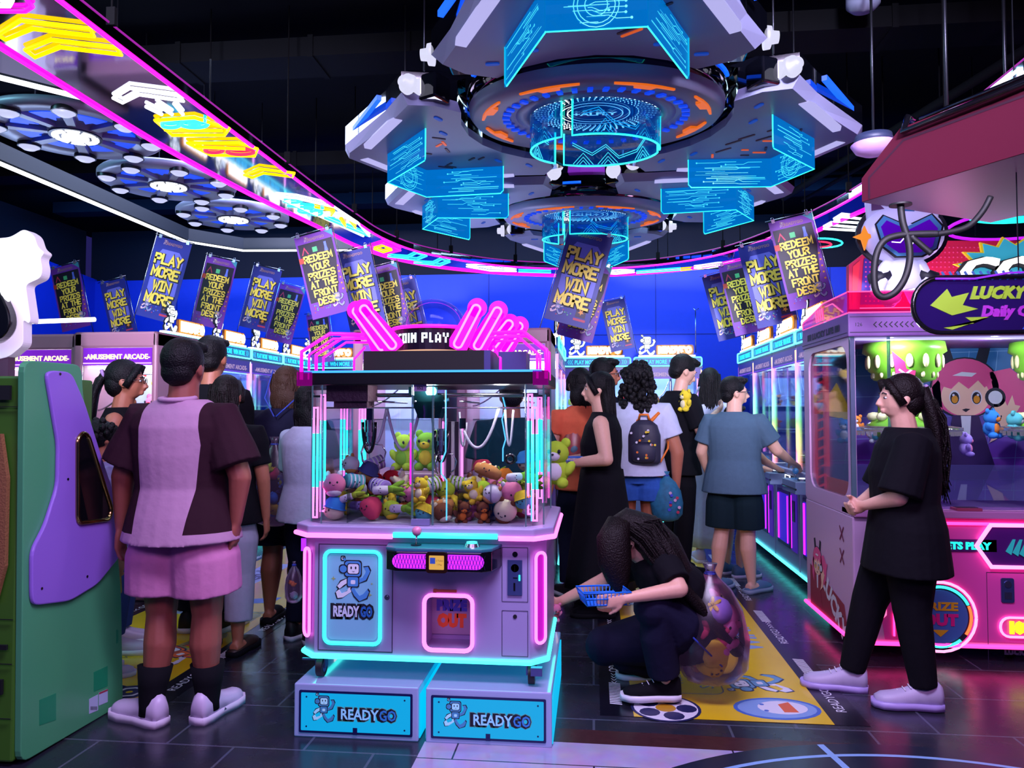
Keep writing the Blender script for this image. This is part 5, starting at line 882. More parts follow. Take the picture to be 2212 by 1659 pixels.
q=BL(2176,1275); m=MB(PF(q[0],-.008,q[1])); m.mi=0; m.ribbon([(-.11,-.42),(-.11,.10),(.4,.10)],.003,0); m.mi=1; m.prism(rrect(-.035,.035,-.07,.07,.01),0,.008); m.mi=2; m.prism(circ(0,.035,.02,14),.008,.012); m.prism([(-.02,-.05),(.02,-.05),(.02,-.01),(-.02,-.01)],.008,.01); m.build('coin_panel',[M('seam_dark'),M('blue_steel'),STEEL],t)
q=BL(2200,1355); m=MB(PF(q[0]+.03,-.01,q[1])); m.mi=0; ntube(m,rrect(-.13,.2,-.055,.055,.05),.006,.007); m.mi=1; btext(m,'100',-.02,0,.06,.004,.004,bold=.006); m.build('price_light',[glow('neon_pink_pale','ff78c0',3),glow('price_yellow','e8e820',2)],t)
q=BL(2190,1408); m=MB(PF(q[0],-.008,q[1]-.0)); btext(m,'LUCKY',.02,0,.03,0,0,bold=.003); m.build('foot_lettering',M('seam_dark'),t)
q=BL(2100,1130); m=MB(); m.mi=0; m.box(q[0]-.09,q[0]+.05,-.028,.06,.875,.89); m.mi=1; m.box(q[0]-.08,q[0]+.04,-.0,.05,.89,.893); m.build('card_reader',[M('reader_rose','a04060',.4),M('reader_dark','402840',.3)],t)
m=MB(); m.mi=0
for x in (.9,2.1): m.cyl((x,.12,.045),.045,.03,20,'x'); m.box(x-.01,x+.04,.09,.15,.045,.1)
m.cyl((.12,.85,.045),.045,.03,20,'x'); m.cyl((2.1,.85,.045),.045,.03,20,'x'); m.build('castors',BLACK,t)
# inside: clear trays, hanging green tower
m=MB(); m.add([(.04,.05,.93),(WD,.05,.93),(WD,DD-.06,1.08),(.04,DD-.06,1.08)],[(0,1,2,3)],False); m.build('slide_tray',glass('tray_acrylic','d0d0f8',.2,emit=.3,ecol='9080ff',op=.3),t)
m=MB(); m.box(.03,.035,.05,.6,.90,1.02); m.build('orange_skirt',M('orange_acrylic','c04830',.3,em=.3,ecol='ff5030'),t)
m=MB(); 
m.box(.022,.05,.86,.9,.88,1.86); m.box(.10,.13,.86,.9,.88,1.86)
for k in range(14): m.tube([(.05,.88,.92+k*.066),(.11,.88,.95+k*.066)],.008,5)
m.build('red_ladder',glow('ladder_red','ff3060',.9),t)
for xc,nm in ((.50,'a'),(1.42,'b')):
    m=MB(MX.Translation((xc,.5,0))); m.mi=0; m.lathe([(.001,1.9),(.24,1.9),(.25,1.84),(.22,1.82),(.215,1.72),(.19,1.70),(.185,1.66),(.12,1.64),(.10,1.64)],36); m.mi=1; m.lathe([(.10,1.64),(.11,1.64),(.11,1.60),(.10,1.60)],28); m.mi=0; m.lathe([(.10,1.60),(.14,1.56),(.16,1.5),(.16,1.44),(.13,1.42)],28); m.lathe([(.15,1.42),(.23,1.37),(.2,1.30),(.13,1.24),(.10,1.16),(.001,1.15)],28)
    m.mi=2
    for k in range(14): a=k*2*PI/14; T=m.T; m.T=T@MX.Rotation(a,4,'Z'); m.prism(rrect(-.02,.02,-.045,.03,.018),0,.001) if 0 else m.ell((.222,0,1.775),(.012,.022,.045),8,6); m.ell((.19,0,1.69),(.01,.014,.022),8,5); m.ell((.19,0,1.42),(.04,.03,.03),8,5); m.T=T
    tw=m.build('hanging_tower',[M('tower_green','78c030',.35),M('tower_yellow','e8e030',.35),M('tower_cream','e8e0a0',.4)],t)
    m=MB(MX.Translation((xc,.5,0))); m.lathe([(.27,1.36),(.33,1.35),(.33,1.33),(.27,1.32),(.27,1.36)],40)
    for k in range(40): a=k*2*PI/40; m.tube([(.31*math.cos(a),.31*math.sin(a),1.335),(.31*math.cos(a),.31*math.sin(a),1.30)],.012,5)
    m.build('clear_ring',glass('ring_acrylic','e0d8e8',.5,emit=.35,ecol='d8c8e0',op=.4),tw)
m=MB(PF(.43,.3,.38,.8)); m.mi=0; m.prism([(-.1,1.82),(0,1.73),(.1,1.82),(.06,1.55),(0,1.50),(-.06,1.55)],0,.006); m.mi=1
for k in range(3): m.ribbon([(-.045,1.67-k*.045),(0,1.635-k*.045),(.045,1.67-k*.045)],.014,.007)
m.build('arrow_board',[M('arrow_maroon','b03060',.4),WV],t)
m=MB(); m.box(.05,WD,.03,.10,1.885,1.895); m.build('interior_light',glow('interior_violet','d8c8ff',1.2),t)  # glowing strip added to brighten the machine's inside
for x_ in (.3,.9,1.5,2.1): point('prize_machine_fill',(BX+x_,BY+.16,1.86),16,(.85,.85,1),.03)  # point lights added to brighten backdrop and toys
for i,(k,c,c2,px,py,s) in enumerate((('bear','blue','white',1828,930,.17),('bear','orange','white',1850,915,.12),('bear','white','teal',1890,935,.14),('round','yellow','cream',1822,808,.07),('bear','yellow','blue',2012,920,.15),('bear','blue','orange',2140,915,.2),('bear','teal','white',2190,920,.2),('bear','lilac','pink',2085,960,.16))):
    q=at(px,py,5.24 if i!=5 else 5.3); plush(k,c,c2,q,(0,0,.3*i-.8),s,'%s %s plush hanging in the big pink machine, %s'%(c,KN[k],['by the side pane','behind the blue one','under the green tower','high at the frame','behind the ponytail','largest one','beside the largest one','above the slide tray'][i]),'plush toys hanging in the big pink machine')
# ---- hanging banners ------------------------------------------------------------------------------------
BN={'navy':M('banner_navy','1c2484',.5),'ind':M('banner_indigo_panel','6468cc',.5),'pur':M('banner_purple','6a2a98',.5),'blk':M('banner_black','120a24',.5),'yel':M('banner_lettering','f0d850',.5),'tl':M('banner_teal','3a90a0',.5)}
def arc_banner(kind,label,px,py,Y,H,tilt,yaw=0):
    c=at(px,py,Y); W=H*.47
    t=thing('hanging_banner',label,'banner',c,0); t.rotation_euler=(0,R(tilt),R(yaw)); T=PF(0,0,0)
    w_=W/2; h=H/2
    if kind=='P':
        m=MB(T); m.mi=0; m.prism([(-w_,-h),(w_,-h),(w_,h),(-w_,h)],-.001,.001); m.mi=1; m.prism([(-w_*.78,-h*.45),(w_*.72,-h*.45),(w_*.8,-h*.35),(w_*.8,h*.55),(w_*.45,h*.72),(-w_*.5,h*.72),(-w_*.78,h*.5)],.001,.002); pn=m.build('banner_sheet',[BN['navy'],BN['ind']],t)
        L=('PLAY','MORE','WIN','MORE'); y0=h*.48; dy=H*.163; ch_=H*.108; sw=H*.0275; asp=.95
    else:
        m=MB(T); m.mi=0; m.prism([(-w_,-h),(w_,-h),(w_,h),(-w_,h)],-.001,.001); m.mi=1; m.prism([(-w_*.9,-h*.62),(w_*.55,-h*.62),(w_*.75,-h*.2),(w_*.9,h*.3),(w_*.9,h*.8),(-w_*.9,h*.8)],.001,.002); m.mi=2; m.prism([(-w_,h*.35),(-w_*.7,h*.35),(-w_*.7,h*.48),(-w_,h*.48)],.002,.003); m.mi=3; m.prism([(w_*.55,h),(w_,h),(w_,h*.82)],.002,.003); pn=m.build('banner_sheet',[BN['pur'],BN['blk'],M('banner_red','b03828',.5),BN['tl']],t)
        L=('REDEEM','YOUR','PRIZES','AT THE','FRONT','DESK'); y0=h*.42; dy=H*.105; ch_=H*.074; sw=H*.0175; asp=.88
    m=MB(T); m.mi=0
    for k,s_ in enumerate(L): stext(m,s_,H*.004,y0-k*dy-H*.005,ch_,sw*1.75,.003,0,asp,.04)
    m.mi=1
    for k,s_ in enumerate(L): stext(m,s_,0,y0-k*dy,ch_,sw,.0052,0,asp,.04)
    m.build('lettering',[INK,BN['yel']],pn)
    m=MB(T); m.mi=0; btext(m,'READYGO',w_*.1,h*.88,H*.032,.003,bold=.001); m.T=T@MX.Translation((-w_*.42,h*.88,.002)); robot(m,0,0,H*.05,0,1,2,0,.0006); m.build('brand_lettering',[M('brand_dim','8c6870',.5),M('brand_mid','806080',.5),M('brand_pale','a090b0',.5)],pn)
    m=MB(T@MX.Translation(((-w_*.55 if kind=='P' else w_*.5),-h*.72,.002))); robot(m,0,0,H*.14,0,1,2,0,.0008); m.build('printed_robot',[INK,M('banner_robot','8a90b8',.5),M('banner_robot_face','d0b0c0',.5)],pn)
    m=MB(T); rr=random.Random(label)
    if kind=='P':
        m.mi=0; m.prism([(w_*.3,-h*.8),(w_*.75,-h*.8),(w_*.75,-h*.58),(w_*.3,-h*.58)],.002,.003); m.mi=1; st=[((.035 if k%2 else .015)*H*math.sin(k*PI/5)+w_*.52,(.035 if k%2 else .015)*H*math.cos(k*PI/5)-h*.69) for k in range(10)]; m.prism(st,.0035,.004); m.mi=2; m.prism([(w_*.25,-h*.88),(w_*.8,-h*.88),(w_*.8,-h*.83),(w_*.25,-h*.83)],.002,.003)
    for k in range(14):
        m.mi=2+k%3; x=rr.uniform(-w_*.85,w_*.1); y=-h*(.86 if k<8 else .78)+rr.choice((0,.04,.08))*h; q=H*.012; m.prism([(x,y),(x+q,y),(x+q,y+q),(x,y+q)],.002,.0028)
    if kind!='P':
        m.mi=2; m.ribbon([(-w_*.75,h*.55),(-w_*.6,h*.7),(-w_*.45,h*.55)],H*.014,.003); m.mi=3; m.prism(rrect(-w_*.2,w_*.05,h*.56,h*.68,.004),.003,.004); m.mi=4; m.prism([(w_*.4,h*.52),(w_*.6,h*.52),(w_*.56,h*.62),(w_*.56,h*.74),(w_*.44,h*.74),(w_*.44,h*.62)],.003,.004); m.mi=1
        for k in range(5): m.prism(circ(w_*.88,h*(.1-k*.14),H*.011,8),.003,.004)
    m.build('printed_icons',[M('icon_screen','2a1838',.5),M('icon_amber','d89030',.5),M('icon_red','b03050',.5),M('icon_green','48b070',.5),M('icon_blue','5a70d8',.5)],pn)
    m=MB(T); m.tube([(-w_-.02,h+.015,.0),(w_+.02,h+.015,0)],.004,6); s_=-1 if tilt>0 else 1; m.tube([(s_*(w_+.01),h+.03,-.004),(s_*(w_+.01),-h-.12*H,-.004)],.004,6); m.build('support_rod',STEEL,t)
    m=MB(T)
    for x in (-w_*.78,w_*.78): m.box(x-.014,x+.014,h-.012,h+.02,-.006,.008); m.tube([(x-.012,h+.02,.004),(x-.008,h+.035,.004),(x+.008,h+.035,.004),(x+.012,h+.02,.004)],.002,5)
    m.build('clips',M('clip_chrome','c0c4d8',.2,.8),t)
for a in (('R','narrow REDEEM YOUR PRIZES banner beside the white bird light',152,642,7.6,.70,-13),('P','small PLAY MORE banner half sunk behind the mauve cabinet',255,665,7.8,.62,-14),
 ('P','large PLAY MORE WIN MORE banner above the head in the cap',354,604,6.5,.74,15),('R','REDEEM banner in orange and purple beside the large PLAY MORE one',463,632,7.3,.70,13),
 ('P','PLAY MORE banner between two REDEEM banners under the smallest grey disc',563,645,8.1,.70,14),('R','small REDEEM banner at the far end of the mauve cabinet row',617,678,8.9,.70,15),
 ('R','large REDEEM banner behind the magenta fins of machine 052',696,592,6.05,.70,-14),('P','PLAY MORE banner partly covered by the large REDEEM one',778,625,6.6,.72,-13),
 ('R','narrow REDEEM banner just beside the clear dome',838,650,7.4,.72,-13),('P','small PLAY MORE banner directly behind the clear dome',880,675,8.2,.72,-14),('R','dark little REDEEM banner low behind the large one beside machine 052',692,730,9.2,.62,-8),
 ('P','largest PLAY MORE banner hanging in the middle below the far saucer',1250,600,6.35,.80,16),('R','banner mostly hidden behind the largest middle PLAY MORE one',1262,650,7.0,.72,15),('P','smallest PLAY MORE banner, alone before the blue back wall',1334,702,9.3,.62,-12),
 ('P','PLAY MORE banner, smallest of the four by the pink machine',1568,660,8.6,.74,-14),('R','REDEEM banner, second smallest of the four by the pink machine',1607,642,7.9,.74,-13),('P','PLAY MORE banner, larger one of the four by the pink machine',1658,612,7.2,.78,-13),('R','REDEEM banner, highest of the four by the pink machine',1730,566,6.5,.76,-13)):
    arc_banner(*a)
m=MB(); m.tube([(0,0,0),(0,0,.55)],.006,6); m.tube([(-.03,0,.58),(0,0,.54),(.04,0,.57)],.005,6); o=m.build('clip_stand',STEEL); o.location=at(1503,762,9.95); tag(o,'bare metal clip pole standing before the blue back wall','pole')
# ---- top right: red fascia, cat figure, sign, cables, oval panel ------------------------------------------
t=thing('red_fascia','big dark red slanted box with grey underside hung from the ceiling','ceiling box',(1.62,3.9,2.62))
a=onz(1862,436,2.62); b_=onz(2230,325,2.62); u=(b_-a); L=u.length+.6; u.normalize(); n_=V((-u.y,u.x,0)); n_=n_ if n_.x>0 else -n_
T=MX(((u.x,0,-n_.x,a.x-1.62),(u.y,0,-n_.y,a.y-3.9),(0,1,0,0),(0,0,0,1)))
m=MB(T); m.mi=0; P=[(0,0),(L,0),(L,.33),(.25,.33),(0,.13)]; m.prism(P,-1.1,0); m.build('fascia_box',[M('dark_red_laminate','480a22',.85,spec=.2)],t)
m=MB(T); m.add([(0,-.003,-1.1),(L,-.003,-1.1),(L,-.003,-.0),(0,-.003,-.0)],[(0,1,2,3)],False); m.build('underside',M('mauve_soffit','786088',.45),t)
m=MB(T); m.ribbon([(.05,0.01),(.05,.12),(.27,.26),(L,.26)],.012,.002); m.build('groove',M('groove_dark','2c0820',.6),t)
m=MB(T); m.tube([(.3,.36,-.03),(.32,.36,.03),(.3,.29,.04),(.8,.30,.04),(L,.33,.04)],.018,7); m.tube([(.33,.36,-.05),(L,.38,-.05)],.012,6); m.build('top_cable',BLACK,t)
m=MB(T)
for x,z in ((.3,-.3),(L-.3,-.3),(.3,-.8),(L-.3,-.8)): m.tube([(x,.33,z),(x,1.63,z)],.01,6)
m.build('hanging_rods',DSTEEL,t)
# cyan ring lamp far right
c=onz(2235,445,2.95); t=thing('ring_lamp','round hanging lamp with cyan ring and yellow centre','lamp',(c.x,c.y,2.95))
m=MB(); m.tube([(.42*math.cos(k*PI/18),.42*math.sin(k*PI/18),0) for k in range(36)],.028,8,True); m.build('cyan_ring',glow('ring_aqua','20e0d0',2),t)
m=MB(); m.mi=0; m.prism(circ(0,0,.5,40),.03,.06); m.mi=1; m.prism(circ(0,0,.30,36),.0,.03); m.mi=2; m.prism(circ(0,0,.2,30),-.01,.0); m.mi=3; m.prism(circ(0,0,.09,24),-.02,-.01); m.build('plate',[M('plate_slate','2c3c60',.4),M('plate_blue','2050a0',.4,em=.2),M('plate_yellow','a8b060',.4,em=.3),M('plate_brown','80604c',.4)],t)
m=MB(); m.tube([(.56*math.cos(k*PI/18),.56*math.sin(k*PI/18),-.12) for k in range(36)],.012,6,True); m.build('violet_ring',glow('ring_violet','a010e8',2),t); m=MB(); 
for k in range(3): m.tube([(.45*math.cos(k*2.1),.45*math.sin(k*2.1),-.12),(.45*math.cos(k*2.1),.45*math.sin(k*2.1),1.3)],.005,5)
m.build('hanging_rods',DSTEEL,t)
# sign board behind the figure
t=thing('sign_wall','red and blue halftone sign board with COOL lettering above the big pink machine','sign',(1.7,5.55,2.05)); SY=5.55
def SP(px,py,Y=SY): q=at(px,py,Y); return (q.x-1.7,q.z-2.05)
m=MB(PF()); m.mi=0; m.prism([SP(1834,668),SP(1834,572),SP(1902,520),SP(2300,520),SP(2300,668)],-.06,0); m.mi=1; m.prism([SP(1840,660),SP(1842,576),SP(1858,562),SP(1850,640)],0,.003); m.mi=2; m.prism([SP(1858,658),SP(1866,560),SP(1905,528),SP(1990,528),SP(1920,658)],0,.003)
m.mi=3
for i in range(40):
    for j in range(12):
        x,y=SP(1870+i*9,535+j*10.5); m.prism(circ(x,y,.006,6),.003,.004)
m.build('sign_board',[M('board_crimson','a01840',.5,em=.3,ecol='a01040'),M('board_red','c02838',.5,em=.3),M('board_navy','281c78',.5,em=.3),M('halftone_dot','c04078',.5,em=.2)],t)
m=MB(PF()); m.mi=0; c=SP(2200,580,5.3); st=[]
for k in range(32): a=k*2*PI/32; r_=.36 if k%2 else .27; st.append((c[0]+r_*math.cos(a)*1.1,c[1]+r_*.62*math.sin(a)))
m.prism(st,.20,.22); m.mi=1; m.prism([(c[0]+(x-c[0])*.93,c[1]+(y-c[1])*.93) for x,y in st],.22,.23); m.mi=2; btext(m,'COOL',c[0]+.08,c[1]-.02,.17,.235,.02,bold=.016,wid=.95,shear=.15); m.mi=3; btext(m,'COOL',c[0]+.08,c[1]-.01,.16,.26,.03,bold=.006,wid=.9,shear=.15); m.build('burst_lettering',[M('burst_yellow','d8b820',.5,em=.6),M('burst_aqua','38a8c8',.5,em=.7),INK,glow('cool_white','ffffff',1.8)],t)
# white cat eared astronaut figure
c=at(1950,552,5.15); t=thing('cat_figure','white cat eared astronaut figure with purple visor standing on the pink machine','figure',(c.x,5.15,c.z-.32)); z0=c.z-.32
m=MB(PF(0,0,.32)); m.mi=0
hd=circ(0,.14,.275,36,ry=.215); m.prism([(x*1.04,(y-.14)*1.05+.14) for x,y in hd],-.03,.0); m.mi=1; m.T=PF(0,0,.32)
m.ell((0,.14,0),(.26,.20,.09),28,16)
for s_ in (-1,1):
    m.loft([((s_*.15,.27,-.0),.08,.03),((s_*.19,.36,0),.045,.02),((s_*.205,.42,0),.008,.008)],n=12,side=(1,0,0)); m.mi=3; m.prism([(s_*.12,.30),(s_*.2,.29),(s_*.20,.38)],.03,.034); m.mi=1
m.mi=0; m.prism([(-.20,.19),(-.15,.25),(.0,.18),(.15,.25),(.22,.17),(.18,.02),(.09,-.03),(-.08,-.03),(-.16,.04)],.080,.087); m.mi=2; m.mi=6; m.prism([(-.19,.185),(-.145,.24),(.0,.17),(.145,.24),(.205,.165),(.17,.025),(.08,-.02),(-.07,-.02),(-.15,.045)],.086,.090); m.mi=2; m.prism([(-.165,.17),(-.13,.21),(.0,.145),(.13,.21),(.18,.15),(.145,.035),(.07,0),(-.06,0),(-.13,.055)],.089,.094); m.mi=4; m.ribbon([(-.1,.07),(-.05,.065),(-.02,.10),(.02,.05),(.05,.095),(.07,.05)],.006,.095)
m.mi=5; m.prism([(-.03,.34),(.05,.335),(.05,.27),(-.02,.275)],.06,.07); m.build('head',[INK,M('figure_white','c8c8f0',.3,em=.35,ecol='c0c0ff'),M('visor_purple','5008a8',.2,em=.4,ecol='6008c8'),M('ear_mauve','705080',.5),WHITE,M('badge_blue','3080c0',.4),M('visor_rim','60b0e8',.3)],t)  # visor is no lamp; its purple carries an added glow
m=MB(PF(-.25,-.03,.44)); m.prism([(-.07,.0),(-.02,.02),(0,.07),(.02,.02),(.06,0),(.02,-.02),(0,-.09),(-.02,-.02)],0,.02); m.build('star_badge',glow('star_orange','f89020',1),t)
m=MB(); m.loft([((0,0,.30),.06,.05),((0,0,.26),.105,.07),((0,0,.16),.11,.07),((0,0,.10),.10,.07)],n=16)
for s_ in (-1,1): m.cap((s_*.10,0,.25),(s_*.16,-.0,.12),.045,.045); m.ell((s_*.165,-.01,.08),.045); m.cap((s_*.055,0,.11),(s_*.085,0,.03),.055,.05); m.ell((s_*.09,-.03,.035),(.06,.08,.04))
m.build('body',M('figure_white'),t)
m=MB(); [m.tube([(s_*.09,0,.2),(s_*.20,0,.16)],.047,12) for s_ in (-1,1)]; m.build('arm_bands',INK,t)
# cables hanging from the fascia
def PZ(px,py,Y): return at(px,py,Y)
m=MB(); m.tube(sm3([PZ(x,y,3.75) for x,y in ((1945,440),(1950,480),(1962,520),(1965,560),(1955,600),(1935,630),(1910,642),(1893,630),(1888,595),(1893,550),(1910,520),(1945,508),(2000,505),(2025,505))]),.016,9); m.tube(sm3([PZ(x,y,3.75) for x,y in ((2140,425),(2120,460),(2085,492),(2020,506),(1970,508),(1985,525),(2012,548))]),.014,8)
m.cyl(tuple(PZ(1945,440,3.75)-V((0,0,.01))),.05,.008,20); tag(m.build('black_cable',BLK),'thick black cable looping down in front of the white cat figure','cable')
# oval printed panel
c=at(2150,658,3.9); t=thing('oval_panel','dark glossy oval panel with LUCKY lettering before the cat figure','sign',(c.x,3.9,c.z)); 
m=MB(PF()); m.mi=0; p=rrect(-.38,.6,-.135,.135,.13,8); m.prism(p,-.03,0); m.mi=1; m.prism([(-.3,.0),(-.22,.08),(-.2,.04),(-.12,.06),(-.15,0),(-.08,-.02),(-.2,-.05)],0,.003); m.prism([(-.24,-.11),(-.1,-.09),(-.14,-.06),(-.03,-.06),(-.2,-.12)],0,.003); m.mi=1; btext(m,'LUCKY',.02,.06,.055,0,.003,bold=.004,shear=.3); m.mi=2; btext(m,'Daily Coins',.1,-.03,.05,0,.003,bold=.003,shear=.2); m.mi=3; m.prism([(.12,-.12),(.6,-.12),(.6,.05),(.2,-.0)],0,.001)
m.build('printed_face',[M('oval_violet','1c0c44',.1,coat=1),M('print_olive','80a020',.4),M('print_magenta','9020a0',.4),M('print_royal','1c48b0',.4)],t)
m=MB(PF()); q=[(x,y,.005) for x,y in p]; m.tube(q,.012,8,True); m.build('rim',BLACK,t)
m=MB(PF()); m.tube([(-.28,.128,.02),(-.1,.125,.02),(.05,.15,.02),(.3,.155,.02)],.005,6); m.build('violet_line',glow('line_violet','8020e0',1.6),t)
m=MB(PF())
for k in range(20): m.ribbon([(-.22+k*.035,.125),(-.24+k*.035,.16)],.012,.0)
m.build('blue_studs',glow('studs_blue','2060e0',.7),t)
m=MB(PF()); m.tube([(.12,.13,-.02),(.12,1.9,-.02)],.003,6); m.tube([(.45,.13,-.02),(.45,1.9,-.02)],.003,6); m.build('hanging_wires',DSTEEL,t)
# ---- left foreground: green machine side ------------------------------------------------------------------
GX=-2.36
t=thing('green_machine','green game machine with purple side panel and gold framed window','game machine',(GX,3.3,0))
def GP_(px,py): q=onx(px,py,GX+.02); return (q.y-3.3,q.z)
TX=MX(((0,0,1,0),(1,0,0,0),(0,1,0,0),(0,0,0,1)))
gm=M('green_laminate','4a9c6c',.35,bump=.02,bs=150)
def rnd(P,r=.03,k=4):
    o=[]; n=len(P)
    for i in range(n):
        a=V(P[i-1]);b=V(P[i]);c=V(P[(i+1)%n]); d1=min(r,(a-b).length*.45); d2=min(r,(c-b).length*.45); p=b+(a-b).normalized()*d1; q=b+(c-b).normalized()*d2
        for j in range(k+1): s=j/k; o.append(tuple((1-s)**2*p+2*s*(1-s)*b+s*s*q))
    return o
P=[GP_(48,778),GP_(172,788),GP_(176,860),GP_(200,960),GP_(245,1120),GP_(258,1280),GP_(262,1520),GP_(40,1650)]
m=MB(TX); m.mi=0; m.prism(rnd(P,.05),-.0,.03); m.build('side_board',[gm],t,bev=.004)
P2=[GP_(88,808),GP_(100,800),GP_(143,804),GP_(172,870),GP_(208,985),GP_(247,1100),GP_(250,1200),GP_(200,1262),GP_(140,1298),GP_(62,1308),GP_(56,1290),GP_(56,1190),GP_(85,1135),GP_(112,1050),GP_(114,960)]
m=MB(TX); 
wn=[GP_(164,934),GP_(176,940),GP_(228,1100),GP_(222,1122),GP_(158,1130),GP_(153,1120),GP_(153,950)]
m.prism(rnd(P2,.04),.03,.048); pp=m.build('purple_panel',M('purple_laminate','9068d0',.3),t,bev=.006)
m=MB(TX); m.mi=0; m.prism(rnd(wn,.02),.048,.051); m.build('oval_window',M('dark_window','181820',.06,.6,coat=1),pp)
m=MB(TX); W3=rnd(wn,.02); m.tube([(x,y,.052) for x,y in W3],.010,8,True); m.build('gold_frame',M('gold_chrome','b0a060',.15,1),pp)
m=MB(TX)
for px,py in ((117,808),(210,987),(134,1035),(77,1271),(176,1245)): x,y=GP_(px,py); m.prism(circ(x,y,.006,10),.048,.05)
m.build('screws',BLACK,pp)
for q in (((80,1512),(116,1497),(116,1555),(80,1567)),((198,1452),(228,1438),(228,1482),(198,1494)),((247,1360),(251,1360),(251,1388),(247,1390))): m=MB(TX); m.prism([GP_(*p) for p in q],.030,.0312); m.build('square_patch',M('patch_green','1c8a5c',.4),t)
m=MB(TX); m.mi=0; m.prism([GP_(188,1510),GP_(207,1500),GP_(207,1534),GP_(188,1542)],.030,.0315); m.prism([GP_(209,1496),GP_(228,1488),GP_(228,1516),GP_(209,1524)],.030,.0315); m.mi=1; 
for k in range(5): m.prism([GP_(191+k*3,1526),GP_(192.5+k*3,1525.5),GP_(192.5+k*3,1533),GP_(191+k*3,1534)],.0316,.032)
m.mi=2; m.prism([GP_(209,1496),GP_(228,1488),GP_(228,1492),GP_(209,1500)],.0316,.032); m.build('stickers',[M('sticker_white','b0b8d8',.5),INK,M('sticker_red','a03048',.5)],t)
q=GP_(48,780)
m=MB(); m.mi=0; m.box(-1.3,.0,q[0]+.02,.10,.02,1.60); m.build('rear_cabinet',[M('olive_green','3c6c20',.4)],t,bev=.01)
# octagonal screen frame on the front-left face
m=MB(MX.Translation((-.06,-.02,0)));
y0=GP_(45,800)[0]-.005
m=MB(PF(0,y0+.02,0)); oc=[(-.30,1.36),(-.06,1.36) ,(-.028,1.18),(-.028,.82),(-.07,.66),(-.30,.66)]; m.mi=0; m.prism(oc,0,.02); m.mi=1; m.prism([(x*.98-.035 if x>-.2 else x,1.01+(y-1.01)*.8) for x,y in oc],.02,.024); m.build('framed_screen',[M('tan_cork','8a5c38',.7,bump=.3,bs=120),glow('screen_blue','1030d8',.8)],t)
m=MB(PF(0,y0+.02,0)); m.mi=0
for z in (1.47,.60,.42,.2): m.box(-.5,-.0,z,z+.003,0,.004)
m.box(-.15,-.03,1.5,1.56,0,.012); m.box(-.1,-.035,.30,.36,0,.012); m.box(-.1,-.02,.48,.5,0,.01); m.build('seams_and_latches',BLK,t)
# white glowing character-like light box at left edge, kept plain
c=at(20,640,4.6); t=thing('white_light_figure','rounded white glowing bird shaped light box with black body','light figure',(c.x,4.6,c.z)); 
def QP(px,py,Y=4.6): q=at(px,py,Y); return (q.x-t.location.x,q.z-t.location.z)
m=MB(PF()); m.prism(rnd([QP(-60,520),QP(22,512),QP(52,494),QP(74,508),QP(82,535),QP(97,545),QP(86,558),QP(92,580),QP(88,600),QP(55,615),QP(66,690),QP(62,700),QP(50,690),QP(50,745),QP(20,770),QP(-60,790)],.03),-.08,0); m.build('white_body',M('milky_acrylic','e8dce8',.4,em=.3,ecol='d8ccf0'),t,bev=.01)
m=MB(PF(0,-.0,0)); m.tube([(*QP(12,540),.03),(*QP(20,560),.03),(*QP(20,620),.03),(*QP(10,690),.03)],.035,10); m.build('lit_core',glow('core_white','f0f4ff',2.5),t)
m=MB(PF()); m.prism(rnd([QP(-60,540),QP(8,545),QP(6,610),QP(38,680),QP(38,710),QP(20,735),QP(-60,745)],.05),.0,.07); m.build('black_body',BLACK,t,bev=.01)
m=MB(PF()); x,y=QP(0,780); m.box(x-.25,x+.05,-1.5,y+.05,-.07,-.01); m.build('stand',M('stand_mauve','583850',.5),t)
m=MB(); a=at(70,695,6.2); b_=at(205,690,6.2); m.tube([a,b_],.02,8); tag(m.build('tube_lamp',WHITE),'short white tube lamp lying on top of the mauve cabinets','lamp')
# ---- people ---------------------------------------------------------------------------------------------
def skin(n,c): return M('skin_'+n,c,.5,bump=.05,bs=80,var=.06)
SK1,SK2,SK3=skin('warm','a8684e'),skin('light','d8a890'),skin('tan','8c4c40')
def hairm(n,c): return M('hair_'+n,c,.5,bump=.6,bs=140,spec=.22)
HB,HBR,HRD=hairm('black','07060a'),hairm('brown','38241a'),hairm('dark_red','0d0506')
J0=dict(pel=(0,0,.53),wa=(0,.004,.61),ch=(0,.002,.72),nk=(0,-.008,.83),hd=(0,.012,.932),shR=(.106,-.004,.792),shL=(-.106,-.004,.792),elR=(.138,-.015,.63),elL=(-.138,-.015,.63),wrR=(.145,.02,.485),wrL=(-.145,.02,.485),
 knR=(.056,.012,.285),knL=(-.056,.012,.285),anR=(.058,-.012,.045),anL=(-.058,-.012,.045),ftR=(.15,1),ftL=(-.15,1))
